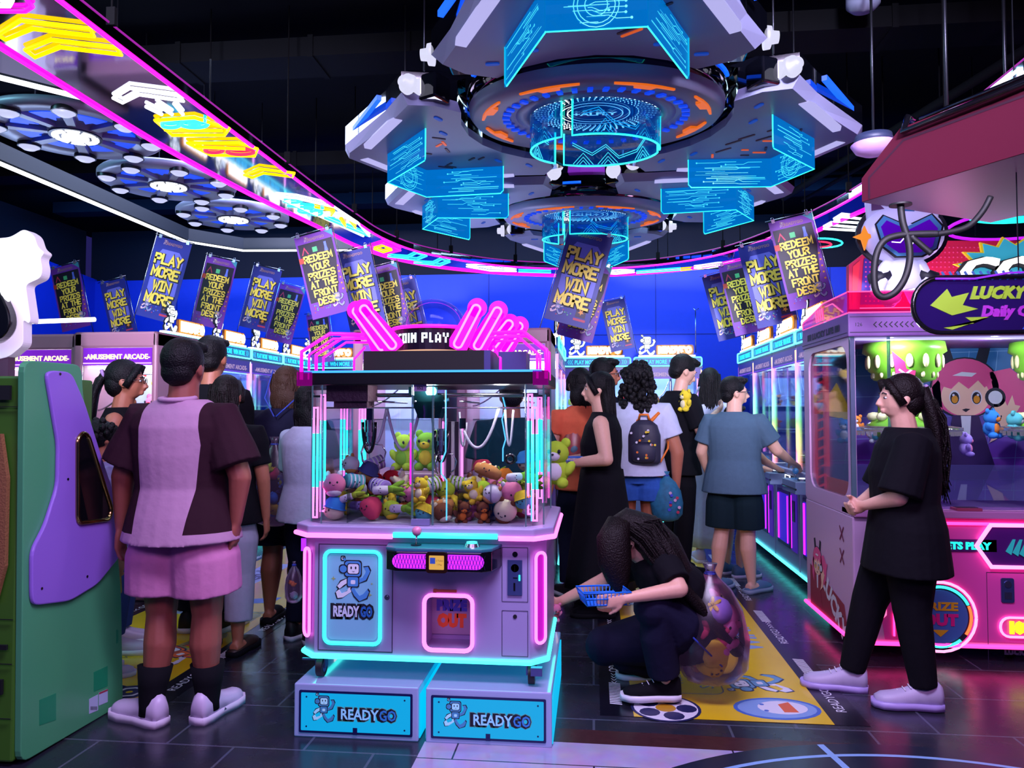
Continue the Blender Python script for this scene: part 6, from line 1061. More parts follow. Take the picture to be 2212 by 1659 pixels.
def person(label,x,y,face,H,sk,pose={},wear=(),hair=('short',None),bw=1.0,vox=.008,hy=0,hp=0,world=None,lean=0,curl=.5,glasses=False):
    t=thing('person',label,'person',(x,y,0),R(face)); J={k:V(v) for k,v in J0.items()}
    if lean:
        for k in ('ch','nk','hd','shR','shL','elR','elL','wrR','wrL','wa'): J[k].y+=lean*(J[k].z-.53)
    for k,v in pose.items(): J[k]=V(v)
    if world:
        Q=MX.Rotation(-R(face),3,'Z')
        for k,v in world.items(): p=V(v)-V((x,y,0)) if len(v)==3 else V((*v,0)); q=Q@p; J[k]=q/H if len(v)==3 else V((q.x,q.y))
    g={k:v*H if len(v)==3 else v.normalized() for k,v in J.items()}
    up=(g['nk']-g['pel']).normalized(); side=(g['shR']-g['shL']).normalized(); fw=up.cross(side).normalized()
    HT=MX.Translation(g['hd'])@MX.Rotation(R(hy),4,'Z')@MX.Rotation(R(hp),4,'X')@MX.Scale(H*1.07,4)
    m=MB()
    tor=[('pel',-.03,.082,.062),('pel',0,.09,.066),('wa',0,.076,.056),('ch',0,.092,.064),('nk',-.045,.095,.056),('nk',-.015,.06,.042)]
    m.loft([(g[k]+up*d*H,rx*H*bw,ry*H*bw) for k,d,rx,ry in tor],side=side,n=20)
    m.cap(g['nk']-up*.03*H,g['hd']-up*.02*H,.034*H*min(1.2,bw),.031*H*min(1.2,bw))
    for s in 'RL':
        m.cap(g['sh'+s],g['el'+s],.030*H*bw,.024*H*bw); m.cap(g['el'+s],g['wr'+s],.0245*H*bw,.0155*H)
        hip=g['pel']+side*(.05 if s=='R' else -.05)*H*bw-up*.01*H
        m.cap(hip,g['kn'+s],.052*H*bw,.033*H*bw); c=g['kn'+s].lerp(g['an'+s],.35)-V((g['ft'+s].x,g['ft'+s].y,0))*.008*H
        m.cap(g['kn'+s],c,.031*H*bw,.034*H*bw); m.cap(c,g['an'+s],.034*H*bw,.019*H)
        f=V((g['ft'+s].x,g['ft'+s].y,0)); a=g['an'+s]; m.loft([(a-f*.03*H-V((0,0,.015*H)),.018*H,.018*H),(a+f*.03*H-V((0,0,.02*H)),.022*H,.02*H),(a+f*.09*H-V((0,0,.03*H)),.026*H,.012*H),(a+f*.12*H-V((0,0,.033*H)),.018*H,.008*H)],side=V((-f.y,f.x,0)),n=12)
        # hand
        d=(g['wr'+s]-g['el'+s]).normalized(); n_=pose.get('pn'+s) or (side*(-1 if s=='R' else 1)); n_=V(n_); n_=(n_-d*n_.dot(d)); n_=n_.normalized() if n_.length>.01 else d.orthogonal().normalized(); w_=d.cross(n_); w_=w_ if w_.dot(fw)>0 or abs(w_.dot(fw))<.05 and w_.z>0 else -w_
        w0=g['wr'+s]; pl=.055*H; m.loft([(w0-d*.005*H,.014*H,.012*H),(w0+d*.02*H,.022*H,.011*H),(w0+d*pl,.024*H,.009*H)],side=w_,n=10)
        for k,(o,l) in enumerate(((.017,.040),(.006,.045),(-.006,.042),(-.016,.033))):
            p=w0+d*pl+w_*o*H; cu=curl; q=d; pts=[p-d*.012*H]
            for sgm in (.45,.32,.25): q=(q*math.cos(cu)+n_*math.sin(cu)).normalized(); pts.append(pts[-1]+q*l*sgm*H+(d*.012*H if sgm==.45 else V((0,0,0))))
            m.tube(pts+[pts[-1]+q*.002*H],[.0056*H,.0055*H,.005*H,.0046*H,.002*H],7)
        p=w0+d*.018*H+w_*.018*H; q=(d*.75+w_*.6+n_*.25).normalized(); m.tube([p,p+q*.022*H,p+q*.022*H+(q*.6+d*.5+n_*.2).normalized()*.02*H,p+q*.022*H+(q*.6+d*.5+n_*.25).normalized()*.026*H],[.009*H,.0068*H,.0056*H,.002*H],8)
    m.T=HT
    m.ell((0,-.006,.012),(.0435,.054,.054),20,12); m.loft([((0,.012,-.058),.016,.012),((0,.013,-.05),.026,.024),((0,.012,-.028),.036,.036),((0,.008,0),.041,.046)],side=(1,0,0),n=16)
    m.loft([((0,.047,.006),.005,.004),((0,.055,-.008),.006,.007),((0,.061,-.018),.0095,.008),((0,.052,-.024),.009,.006)],side=(1,0,0),n=8)
    m.ell((0,.048,-.036),(.013,.006,.004),10,6); m.ell((0,.0465,-.043),(.011,.006,.004),10,6); m.ell((0,.044,.012),(.03,.009,.006),10,6)
    for s_ in (-1,1): m.ell((s_*.044,-.004,-.008),(.005,.011,.018),8,6,MX.Rotation(.2,3,'X'))
    m.T=MX(); m.build('body',sk,t,remesh=vox,smooth=3)
    m=MB(HT); m.mi=0
    for s_ in (-1,1): m.ell((s_*.0165,.0440,.0005),(.0085,.0045,.004),10,7)
    m.mi=1
    for s_ in (-1,1): m.ell((s_*.0165,.0475,.0005),(.004,.002,.0038),8,5); m.tube([(s_*.008,.051,.012),(s_*.018,.0515,.0155),(s_*.029,.045,.011)],.0017,5)
    m.build('eyes',[M('eye_white','d8d4d8',.3),INK],t)
    if glasses:
        m=MB(HT)
        for s_ in (-1,1): m.tube([(s_*.0175+.013*math.cos(k*PI/6),.057,.001+.0095*math.sin(k*PI/6)) for k in range(12)],.0012,5,True); m.tube([(s_*.031,.056,.004),(s_*.046,.03,.002),(s_*.047,-.005,.0)],.0012,5)
        m.tube([(-.006,.058,.003),(.006,.058,.003)],.0012,5); m.build('glasses',BLACK,t)
    hs,hm=hair[0],(hair[1] if len(hair)>1 and hair[1] else HB); L=hair[2] if len(hair)>2 else .3
    if hs!='none':
        m=MB(HT); m.mi=0; rr=random.Random(label)
        if hs=='short':
            m.ell((0,-.012,.020),(.049,.057,.055),20,12); m.ell((0,.022,.050),(.038,.032,.022),14,8); m.ell((0,-.032,-.012),(.041,.032,.036),14,8)
            for k in range(26): a=rr.uniform(-1.2,1.2); m.ell((.034*math.sin(a),.028+.022*math.cos(a)*rr.uniform(.6,1),.052+rr.uniform(-.006,.006)),(.009,.013,.009),7,5)
            m.build('hair',hm,t,remesh=.006,smooth=2)
        elif hs=='curly':
            m.ell((0,-.014,.015),(.055,.06,.055),16,10)
            for k in range(150):
                z=rr.uniform(-.13,.065); a=rr.uniform(.15*PI,.85*PI) if z<.02 else rr.uniform(0,2*PI); q=(.058+.022*min(1,max(0,(.05-z)/.1)))*rr.uniform(.85,1.05)*math.sqrt(max(.1,1-max(0,z/.07)**2)); m.ell((q*math.cos(a),-.012-q*math.sin(a)*.9,z),(.013,.013,.015),6,5)
            m.build('hair',hm,t)
        else:
            m.ell((0,-.011,.018),(.049,.057,.056),20,12); m.ell((0,-.028,-.01),(.045,.038,.045),14,9)
            for s_ in (-1,1): m.loft([((s_*.02,.043,.052),.012,.008),((s_*.040,.028,.02),.012,.010),((s_*.044,.004,-.02),.012,.014)],side=(0,1,0),n=8)
            wm=hair[4] if len(hair)>4 else 1
            if hs=='long':
                lo=[(0,-.03,-.03),(0,-.045,-.09)]; wv=[.05,.062]; bk=hair[3] if len(hair)>3 else (0,-.06); n=max(3,int(L/.06)); P=[((0,-.028,-.0),.046,.034),((0,-.035,-.05),.054,.032)]
                for k in range(1,n+1): f=k/n; P.append(((bk[0]*f,-.035+(bk[1]+.0)*f,-.05-L*f),(.056-.030*f*f)*wm,(.026-.014*f)*(1.6 if wm>1 else 1)))
                m.loft(P,side=(1,0,0),n=20)
                for k in range(120):
                    u=rr.uniform(-1,1); v_=rr.uniform(.5,1.02); e=L*rr.uniform(.7,1.06); pts=[]
                    for q in range(7): f=q/6; pts.append((u*(.046+.010*min(1,f*3)-.03*f*f)*(1+(wm-1)*f)+bk[0]*f+rr.uniform(-.002,.002),-.03-.032*math.sqrt(max(0,1-u*u))*v_-(.0 if f==0 else 0)+bk[1]*f,.02-(.07+e)*f+(.02*(1-f))))
                    m.tube(pts,[.0025,.003,.003,.003,.0027,.002,.001],5)
            if hs=='pony':
                P=[]; n=7
                for k in range(n+1): f=k/n; P.append(((0,-.062-.025*math.sin(min(1,f*2)*PI/2)-.012*f,.03-L*f),((.012+.016*math.sin(min(1,f*1.6)*PI*.6))*(1-.5*f*f))*wm,.014*wm*(1-.4*f)))
                m.loft(P,side=(1,0,0),n=12)
                for k in range(34):
                    u=rr.uniform(-1,1); e=L*rr.uniform(.8,1.08); m.tube([(u*.006,-.058,.034)]+[(u*.026*math.sin(min(1,f*1.8)*PI*.55),-.066-.024*wm*math.sin(min(1,f*2)*PI/2)-.012*f+rr.uniform(-.012,.010)*wm,.03-e*f) for f in (.15,.35,.6,.8,1)],[.003,.004,.004,.0035,.003,.001],5)
            ho=m.build('hair',hm,t)
            if hs=='pony': m=MB(HT); m.tube([(.012*math.cos(k*PI/6),-.068-.006*math.sin(k*PI/6),.022+.012*math.sin(k*PI/6)) for k in range(12)],.006,7,True); m.build('hair_tie',M('scrunchie_lilac','a080b8',.8,bump=.5),ho)
    for w in wear:
        kd,mt=w[0],w[1]; o=w[2] if len(w)>2 else {}; m=MB(); nf=o.get('inf',.008)*H; nm=o.get('name',kd)
        if kd=='top':
            hem=o.get('hem',.47); P=[]; b0=o.get('w',1.0)
            P.append((g['pel']+up*(hem-.53)*H,(.110*bw*b0)*H+nf*1.5,(.084*bw)*H+nf*1.6)); 
            for k,d,rx,ry in (('pel',.005,.105,.080),('wa',0,.089,.067),('ch',-.02,.098,.072),('nk',-.055,.108,.062),('nk',-.026,.100,.050),('nk',-.006,.066,.042),('nk',.010,.040,.037)): P.append((g[k]+up*d*H,rx*H*bw*(b0 if k in('pel','wa') else 1)+nf,ry*H*bw+nf))
            m.loft(P,side=side,n=24)
            sl=o.get('sleeve',.6); sr=o.get('sr',.040)
            if sl>0:
                for s in 'RL':
                    a=g['sh'+s]; e=g['el'+s]; inn=a-side*(.03 if s=='R' else -.03)*H
                    q_=.82*sr*H*bw+nf*.3; P=[(inn+up*.006*H,.028*H*bw,.036*H*bw),(a+up*.003*H,.034*H*bw+nf*.6,.037*H*bw+nf*.6),(a.lerp(e,sl*.3),.037*H*bw+nf*.6,.038*H*bw+nf*.6),(a.lerp(e,sl*.7),q_,q_),(a.lerp(e,min(1,sl)),q_*1.05,q_*1.05)]
                    if sl>1: P.append((e.lerp(g['wr'+s],sl-1),.026*H+nf*.4,.026*H+nf*.4))
                    m.loft(P,side=side if abs((e-a).normalized().dot(side))<.8 else up,n=14)
            m.build(nm,mt,t,remesh=max(vox,.008),smooth=4)
        elif kd=='legs':
            en=o.get('end',.6); lr=o.get('r',.058); P0=g['pel']
            m.loft([(P0+up*.045*H,.080*H*bw,.062*H*bw),(P0,.086*H*bw+nf*.2,.066*H*bw+nf*.2),(P0-up*.04*H,.085*H*bw+nf*.4,.064*H*bw+nf*.4)],side=side,n=20)
            for s in 'RL':
                hip=P0+side*(.047 if s=='R' else -.047)*H*bw; kn,an=g['kn'+s],g['an'+s]; d=(kn-hip); P=[(hip-up*.01*H,.048*H*bw,.055*H*bw)]
                P.append((hip.lerp(kn,min(1,en)*.5),(lr*.97)*H*bw+nf*.6,(lr*.97)*H*bw+nf*.6)); P.append((hip.lerp(kn,min(1,en)),(lr if en<=1 else lr*.72)*H*bw+nf*.5,(lr if en<=1 else lr*.72)*H*bw+nf*.5))
                if en>1: e2=o.get('r2',.04); P.append((kn.lerp(an,.35),max(lr*.66,e2)*H*bw+nf*.4,max(lr*.66,e2)*H*bw+nf*.4)); P.append((kn.lerp(an,en-1),e2*H+nf*.3,e2*H+nf*.3))
                m.loft(P,side=side,n=16)
                if en>1: m.ell(tuple(kn),lr*.72*H*bw+nf*.5,12,8)
            m.build(nm,mt,t,remesh=max(vox,.008),smooth=3)
        elif kd=='skirt':
            z0,z1,r0,r1=o['z0']*H,o['z1']*H,o.get('r0',.085)*H*bw,o['r1']*H; n=40; rs=[]
            for k in range(9):
                f=k/8; z=z0+(z1-z0)*f; r_=r0+(r1-r0)*f; c=V((g['pel'].x,g['pel'].y*(1-f*.3),0)); rs.append([(c.x+r_*(1+.07*f*math.sin(j*2*PI/n*9+k*.3))*math.cos(j*2*PI/n),c.y+r_*.82*(1+.07*f*math.sin(j*2*PI/n*9+k*.3))*math.sin(j*2*PI/n),z) for j in range(n)])
            m.rings(rs); m.build(nm,mt,t)
        elif kd=='shoes':
            for s in 'RL':
                f=V((g['ft'+s].x,g['ft'+s].y,0)); a=g['an'+s]; base=a.z-.045*H+o.get('dz',0); c=V((a.x,a.y,max(.0,base))); sd=V((-f.y,f.x,0)); T=MX(((sd.x,f.x,0,c.x),(sd.y,f.y,0,c.y),(0,0,1,c.z),(0,0,0,1)))
                ol=[(0,-.042),(.018,-.038),(.024,-.015),(.022,.03),(.029,.07),(.027,.1),(.014,.118),(0,.122),(-.014,.118),(-.026,.1),(-.028,.07),(-.021,.03),(-.023,-.015),(-.018,-.038)]; k_=H*o.get('s',1.0)*1.12
                m=MB(T); m.prism([(p*k_*1.1,q*k_*1.03) for p,q in ol],0.0,.017*k_,True); m.mi=1; pr=[(-.040,.016,.046),(-.030,.022,.058),(-.005,.023,.060),(.02,.0225,.050),(.045,.025,.038),(.075,.028,.030),(.10,.026,.026),(.116,.014,.018)] if not o.get('low') else [(-.040,.014,.012),(-.02,.02,.014),(.03,.022,.030),(.06,.027,.036),(.09,.026,.028),(.116,.014,.018)]
                m.rings([[(hw*k_*math.cos(q*PI/7),yy*k_,.010*k_+hh*k_*max(0,math.sin(q*PI/7))**.7) for q in range(8)]+[(0,yy*k_,.008*k_)] for yy,hw,hh in pr]); m.mi=2
                if o.get('lace'): [m.tube([(-.014*k_,(.022+q*.013)*k_,(.056-q*.006)*k_),(.0,(.026+q*.013)*k_,(.064-q*.007)*k_),(.014*k_,(.022+q*.013)*k_,(.056-q*.006)*k_)],.0022*k_/1.6,5) for q in range(4)]
                m.build('shoe',[w[3] if len(w)>3 else WV,mt,WV],t)
        elif kd=='socks':
            for s in 'RL': kn,an=g['kn'+s],g['an'+s]; e=an.lerp(kn,o.get('h',.4)); m=MB(); m.tube([an-V((0,0,.02*H)),an,an.lerp(e,.5),e],[.024*H*bw,.0235*H*bw,.030*H*bw,.0395*H*min(bw,1.12)],16); m.build('sock',mt,t)
        elif kd=='strap':
            m=MB(); a,b_=g['sh'+o.get('s','R')],g['pel']+side*(-.09 if o.get('s','R')=='R' else .09)*H; bk=-fw*(.082*H*bw); 
            for sg in (1,-1): m.loft([(a.lerp(b_,f)*1+ (fw*sg*(.075*H*bw+.012)*math.sin(PI*min(1,max(0,f*1.0+.0)))**.5 if 0<f<1 else V((0,0,0)))+up*(.035*H if f==0 else .02*H*(1-f)),.004,.016) for f in (0,.12,.3,.5,.7,.88,1)],side=fw,n=6,sm=False)
            m.build(nm,mt,t)
    return t
def PH(px,py,Y): return at(px,py,Y).z
def GX_(px,Y): return at(px,1000,Y).x
CL=lambda n,c,v=.1:M('cloth_'+n,c,.85,bump=.25,bs=26,var=v,spec=.15)
# two tone shirt material: pale back panel between brown sides, boundary follows the seam of the garment
TW=CL('two_tone','b890b0'); nt=TW.node_tree; N=nt.nodes.new; tc=N('ShaderNodeTexCoord'); sp=N('ShaderNodeSeparateXYZ'); nt.links.new(tc.outputs['Object'],sp.inputs[0])
def mth(op,a,b_=None):
    n=N('ShaderNodeMath'); n.operation=op
    for i,v in enumerate((a,b_)):
        if v is None: continue
        if hasattr(v,'links') or hasattr(v,'is_linked'): nt.links.new(v,n.inputs[i])
        else: n.inputs[i].default_value=v
    return n.outputs[0]
lx=mth('GREATER_THAN',sp.outputs[0],-.13); rx_=mth('ADD',.165,mth('MULTIPLY',mth('ABSOLUTE',mth('SUBTRACT',sp.outputs[2],1.30)),-.12)); rl=mth('LESS_THAN',sp.outputs[0],rx_); bt_=mth('LESS_THAN',sp.outputs[2],.90); pf=mth('MAXIMUM',mth('MULTIPLY',lx,rl),bt_)
mix=N('ShaderNodeMix'); mix.data_type='RGBA'; nt.links.new(pf,mix.inputs[0]); mix.inputs[6].default_value=(*lin('2c1420'),1); mix.inputs[7].default_value=(*lin('b088a8'),1); nt.links.new(mix.outputs[2],nt.nodes['Principled BSDF'].inputs['Base Color'])
PKS=CL('pink_shorts','c07aa8'); BLKC=CL('black','0b0b12'); NVC=CL('navy','14142c'); WHC=CL('white','b8c0d8'); DEN=CL('denim','2c58a8',.25); GRC=CL('slate','4a6478'); DKG=CL('dark_green','10242c'); BRC=CL('brown_hat','241420')
WSH=M('white_leather','c8b8d8',.4); SOLE=M('sole_white','d0c4dc',.5); CROC=M('clog_slate','4a6888',.6)
H1=PH(410,733,3.45)
person('person in a pale and brown two tone shirt, pink shorts and white sneakers',GX_(396,3.45),3.45,-2,H1,SK3,dict(elL=(-.165,-.01,.64),elR=(.165,-.01,.64),wrL=(-.175,.0,.50),wrR=(.150,.0,.52),ftL=(-1,.35),ftR=(.1,1),anL=(-.068,-.02,.045),anR=(.062,.03,.045),knL=(-.062,.012,.285),knR=(.062,.02,.285),hd=(.0,.0,.925)),
 [('top',TW,dict(hem=.475,inf=.016,sleeve=.82,sr=.058,name='shirt')),('legs',PKS,dict(end=.78,r=.068,inf=.016,name='shorts')),('socks',BLKC,dict(h=.42)),('shoes',WSH,dict(s=1.05),SOLE)],('short',),bw=1.22,vox=.0075,curl=.35)
m=MB(); g_=H1; m.loft([((.075*math.cos(k*PI/8),-.055+.075*math.sin(k*PI/8),g_*.842+.008*math.sin(k*PI/8)),.012,.014) for k in range(16)],side=(0,0,1),n=8,closed=True)
o=m.build('collar',CL('collar_pink','b890b0'),[x for x in bpy.data.objects if x.name=='person'][0])
H15=PH(1950,812,4.05)
p15=person('person in black with a long ponytail and shoulder strap beside the pink machine',GX_(1955,4.08),4.08,80,H15,SK2,dict(ftL=(-.1,1),ftR=(.05,1),knL=(-.06,-.0,.285),anL=(-.06,-.03,.048),knR=(.05,.10,.29),anR=(.05,.16,.045),elL=(-.13,.045,.635),elR=(.13,.05,.635),wrL=(-.05,.125,.60),wrR=(.0,.135,.60),pnL=(1,0,0),pnR=(-1,0,0)),
 [('top',BLKC,dict(hem=.40,inf=.022,sleeve=.95,sr=.058,w=1.1,name='shirt')),('legs',BLKC,dict(end=1.92,r=.062,r2=.036,inf=.008,name='trousers')),('strap',M('strap_lilac','7c6488',.6),dict(s='R')),('shoes',M('sneaker_pale','b0a8c8',.5),dict(lace=1,s=1.08),M('sole_violet','a898d8',.4))],('pony',HRD,.31,None,1.5),bw=1.12,vox=.007,hy=8)
# squatting person, joints at their real places
W_=lambda px,py,Y: tuple(at(px,py,Y))
sq=dict(pel=W_(1490,1375,4.08),wa=W_(1485,1325,4.06),ch=W_(1455,1255,4.02),nk=W_(1405,1200,4.0),hd=W_(1352,1165,3.98),shL=W_(1440,1222,3.88),shR=W_(1385,1212,4.16),elL=W_(1468,1272,3.78),wrL=W_(1352,1292,3.72),elR=W_(1290,1262,4.2),wrR=W_(1212,1298,4.2),
 knL=W_(1412,1312,3.84),anL=W_(1438,1478,3.92),knR=W_(1305,1395,4.1),anR=W_(1420,1440,4.28),ftL=(-1,-.1),ftR=(-1,-.05))
psq=person('person squatting in black with very long dark hair, holding a blue basket',.42,4.03,95,1.62,SK2,{},[('top',BLKC,dict(hem=.50,inf=.012,sleeve=.75,sr=.046,name='shirt')),('legs',NVC,dict(end=1.86,r=.072,r2=.046,inf=.014,name='jeans')),('shoes',BLKC,dict(lace=1),WV)],('long',HRD,.40,(0,-.02),2.2),bw=1.08,vox=.007,world=sq,hy=0,hp=-38,curl=.55)
Qs=psq.matrix_basis.inverted() if 0 else (MX.Rotation(-R(95),4,'Z')@MX.Translation((-.42,-4.03,0)))
def WL(px,py,Y): return Qs@at(px,py,Y)
m=MB(); m.loft([(WL(1325,1140,3.97),.05,.05),(WL(1350,1130,3.97),.075,.08),(WL(1395,1148,3.97),.095,.095),(WL(1430,1185,3.96),.11,.10),(WL(1462,1240,3.94),.10,.085),(WL(1490,1290,3.93),.08,.06),(WL(1508,1340,3.93),.05,.035),(WL(1518,1375,3.93),.015,.012)],side=Qs.to_3x3()@V((0,1,0)),n=22)
m.loft([(WL(1338,1125,3.92),.06,.05),(WL(1325,1165,3.88),.085,.06),(WL(1328,1215,3.86),.085,.05),(WL(1338,1262,3.86),.05,.03),(WL(1345,1295,3.86),.01,.01)],side=Qs.to_3x3()@V((1,0,0)),n=16)
rr=random.Random(8)
for k in range(200):
    o=rr.uniform(-1,1); d=rr.uniform(-.11,.11); e=rr.uniform(-12,14); m.tube([WL(1345+o*25,1118+abs(o)*14,3.97+d*.5),WL(1402+o*24,1150-o*30,3.96+d),WL(1445+o*22,1215-o*22,3.94+d*.9),WL(1482+o*20,1290-o*10,3.93+d*.7),WL(1508+o*16,1350+e,3.93+d*.4)],[.003,.0035,.0035,.003,.001],5)
m.build('long_hair_fall',HRD,psq)
H8=PH(1300,808,5.6)
person('person in a long black sleeveless dress with long hair holding a basket',GX_(1300,5.6),5.6,85,H8,SK2,dict(elL=(-.15,-.03,.65),wrL=(-.10,.16,.625),elR=(.14,.0,.65),wrR=(.08,.17,.63),pnL=(1,0,.3),hd=(0,.015,.935)),
 [('top',BLKC,dict(hem=.57,inf=.006,sleeve=0,w=.82,name='dress')),('skirt',BLKC,dict(z0=.60,z1=.12,r0=.095,r1=.19,name='dress_skirt')),('shoes',BLKC,dict(low=1),BLKC)],('long',HB,.30,(0,-.02)),bw=1.15,hy=5)
H9=PH(1365,785,6.1)
person('person with big curly dark hair in white shirt and denim shorts seen from behind',GX_(1378,6.1),6.1,-5,H9,SK1,dict(elR=(.165,-.0,.62),wrR=(.16,.02,.46),elL=(-.13,.04,.63),wrL=(-.08,.12,.60)),
 [('top',WHC,dict(hem=.525,inf=.010,sleeve=.62,sr=.046,w=.92,name='shirt')),('legs',DEN,dict(end=.45,r=.066,inf=.012,name='denim_shorts')),('shoes',WSH,{},SOLE)],('curly',HB),bw=1.2)
H10=PH(1305,777,6.6)
person('person with short dark hair and glasses half hidden behind the curly haired one',GX_(1305,6.6),6.6,-150,H10,SK1,dict(),[('top',NVC,dict(sleeve=.6,name='shirt')),('legs',NVC,dict(end=1.9,name='trousers')),('shoes',BLK)],('short',),glasses=True,bw=1.05,vox=.011,hy=60)
H10b=PH(1262,798,6.08)
person('person with black hair in an orange top carrying a clear bag of blue toys',GX_(1254,6.08),6.08,20,H10b,SK2,dict(),[('top',CL('orange','e06848'),dict(sleeve=.5,name='orange_top')),('legs',NVC,dict(end=1.9,name='trousers')),('shoes',BLK)],('long',HB,.05,(0,0)),vox=.011,bw=.95)
H11=PH(1465,770,7.0)
person('young person in black looking down at a phone',GX_(1462,7.0),7.0,-72,H11,SK2,dict(elR=(.14,.05,.66),wrR=(.06,.17,.74),elL=(-.14,-.02,.63),wrL=(-.13,.06,.50),pnR=(-.3,-1,.2)),[('top',BLKC,dict(hem=.46,inf=.018,sleeve=.9,sr=.045,name='shirt')),('legs',BLKC,dict(end=1.92,r=.055,inf=.012,name='trousers')),('shoes',BLKC)],('short',),vox=.009,hp=-22,lean=.06)
H12=PH(1535,798,7.6)
person('person with long straight black hair, white top and white skirt seen from behind',GX_(1535,7.6),7.6,-5,H12,SK2,dict(elL=(-.14,.04,.63),wrL=(-.12,.12,.56)),[('top',WHC,dict(hem=.52,sleeve=.5,name='top')),('skirt',WHC,dict(z0=.58,z1=.08,r0=.08,r1=.10,name='skirt')),('shoes',WSH)],('long',HB,.26,(0,-.02)),vox=.010)
H13=PH(1600,817,6.45)
person('person in slate blue shirt, dark cargo shorts and grey clogs',GX_(1586,6.4),6.4,-22,H13,SK2,dict(elR=(.19,.03,.66),wrR=(.235,.17,.60),elL=(-.155,-.0,.65),wrL=(-.14,.08,.53),pnR=(0,0,-1),ftR=(.5,1),ftL=(.3,1),knL=(-.06,.0,.285),anL=(-.08,-.03,.045),anR=(.075,.0,.045)),
 [('top',GRC,dict(hem=.46,inf=.016,sleeve=.72,sr=.048,w=1.06,name='shirt')),('legs',DKG,dict(end=.95,r=.064,inf=.014,name='cargo_shorts')),('shoes',CROC,dict(low=1),M('clog_sole','8090a8',.6))],('short',),bw=1.12,hy=-62,glasses=True,vox=.008,lean=.03)
person('person mostly hidden behind the one in the slate blue shirt, reaching to a joystick',GX_(1585,7.0),7.0,-60,1.5,SK2,dict(elR=(.15,.1,.68),wrR=(.08,.28,.62),elL=(-.13,.1,.66),wrL=(-.06,.26,.62),pnR=(0,0,-1)),[('top',WHC,dict(sleeve=.5,name='shirt')),('legs',CL('crimson_shorts','801830'),dict(end=.6,name='shorts')),('shoes',CROC,{},SOLE)],('short',),vox=.011)
H5=PH(610,795,5.15)
person('person in navy shirt and shorts with a clear toy bag on the back',GX_(618,5.15),5.15,-3,H5,SK1,dict(elL=(-.165,.0,.63),elR=(.165,.02,.63)),[('top',NVC,dict(hem=.45,inf=.02,sleeve=.75,sr=.056,w=1.1,name='shirt')),('legs',NVC,dict(end=.9,r=.064,inf=.014,name='shorts')),('shoes',BLKC,dict(low=1),BLKC)],('long',HBR,.06,(0,0)),bw=1.25,vox=.009)
H6=PH(690,830,4.9)
person('person in a white shirt standing behind machine 052, sleeve showing beside the glass',GX_(668,4.75),4.75,-30,1.62,SK1,dict(elL=(-.15,.03,.62),wrL=(-.08,.16,.56)),[('top',WHC,dict(inf=.016,sleeve=.75,sr=.05,name='shirt')),('legs',NVC,dict(end=1.9,name='trousers')),('shoes',BLK)],('long',HB,.1,(0,0)),bw=1.1,vox=.011)
person('person in dark teal shirt seen through the glass of machine 052',GX_(1105,5.3),5.3,10,1.68,SK1,dict(elR=(.17,.0,.63)),[('top',CL('teal_dark','123840'),dict(inf=.02,sleeve=.8,sr=.055,name='shirt')),('legs',NVC,dict(end=1.9,name='trousers')),('shoes',BLK)],('short',),bw=1.25,vox=.011)
H2=PH(250,782,4.45)
person('person with glasses and a dark ponytail in a black tank top',GX_(262,4.45),4.45,-68,H2,SK1,dict(),[('top',BLKC,dict(hem=.48,inf=.006,sleeve=0,name='tank_top')),('legs',CL('blue_jeans','283c70'),dict(end=1.9,name='jeans')),('shoes',WSH)],('pony',HB,.17),glasses=True,vox=.008,bw=1.05)
person('child with dark hair and lilac ruffled top half hidden by the green machine',GX_(215,3.98),3.98,-40,1.40,SK1,dict(),[('top',M('ruffle_lilac','8c84b8',.9,bump=1.0,bs=18,var=.4),dict(hem=.46,sleeve=.5,inf=.02,name='ruffled_top')),('legs',CL('yellow_shorts','a89040'),dict(end=.85,r=.06,name='shorts')),('shoes',WSH,dict(lace=1),SOLE)],('curly',HB),vox=.010)
H4=PH(432,726,4.75)
person('tall person in a dark cap standing behind the one in the two tone shirt',GX_(452,4.9),4.9,0,H4,SK1,dict(),[('top',BLKC,dict(inf=.016,sleeve=.8,name='shirt')),('legs',NVC,dict(end=1.9,name='trousers')),('shoes',BLK)],('short',HB),vox=.011)
person('person with shoulder length dark hair and white trousers beside the two tone shirt',GX_(487,4.45),4.45,5,PH(487,815,4.45),SK1,dict(elR=(.14,.0,.63)),[('top',BLKC,dict(inf=.014,sleeve=.7,name='shirt')),('legs',CL('white_trousers','a8a8c0'),dict(end=1.7,r=.06,r2=.045,inf=.012,name='trousers')),('shoes',M('flat_brown','2c1810',.5),dict(low=1),BLKC)],('long',HRD,.10,(0,-.01)),vox=.009,bw=1.05)
c=at(368,838,5.3); m=MB(); m.lathe([(.001,.09),(.06,.08),(.1,.04),(.115,-.02),(.16,-.06),(.155,-.065),(.1,-.04),(.001,-.04)],24); 
person('person in a blue bucket hat hidden behind the two tone shirt',GX_(372,5.35),5.35,30,1.52,SK1,dict(),[('top',WHC,dict(sleeve=.5,name='shirt')),('legs',NVC,dict(end=1.9,name='trousers')),('shoes',BLK)],('short',HB),vox=.012)
o=m.build('bucket_hat',CL('hat_blue','2868b8')); o.location=(GX_(372,5.35),5.36,1.46); tag(o,'blue bucket hat on the head behind the two tone shirt','hat')
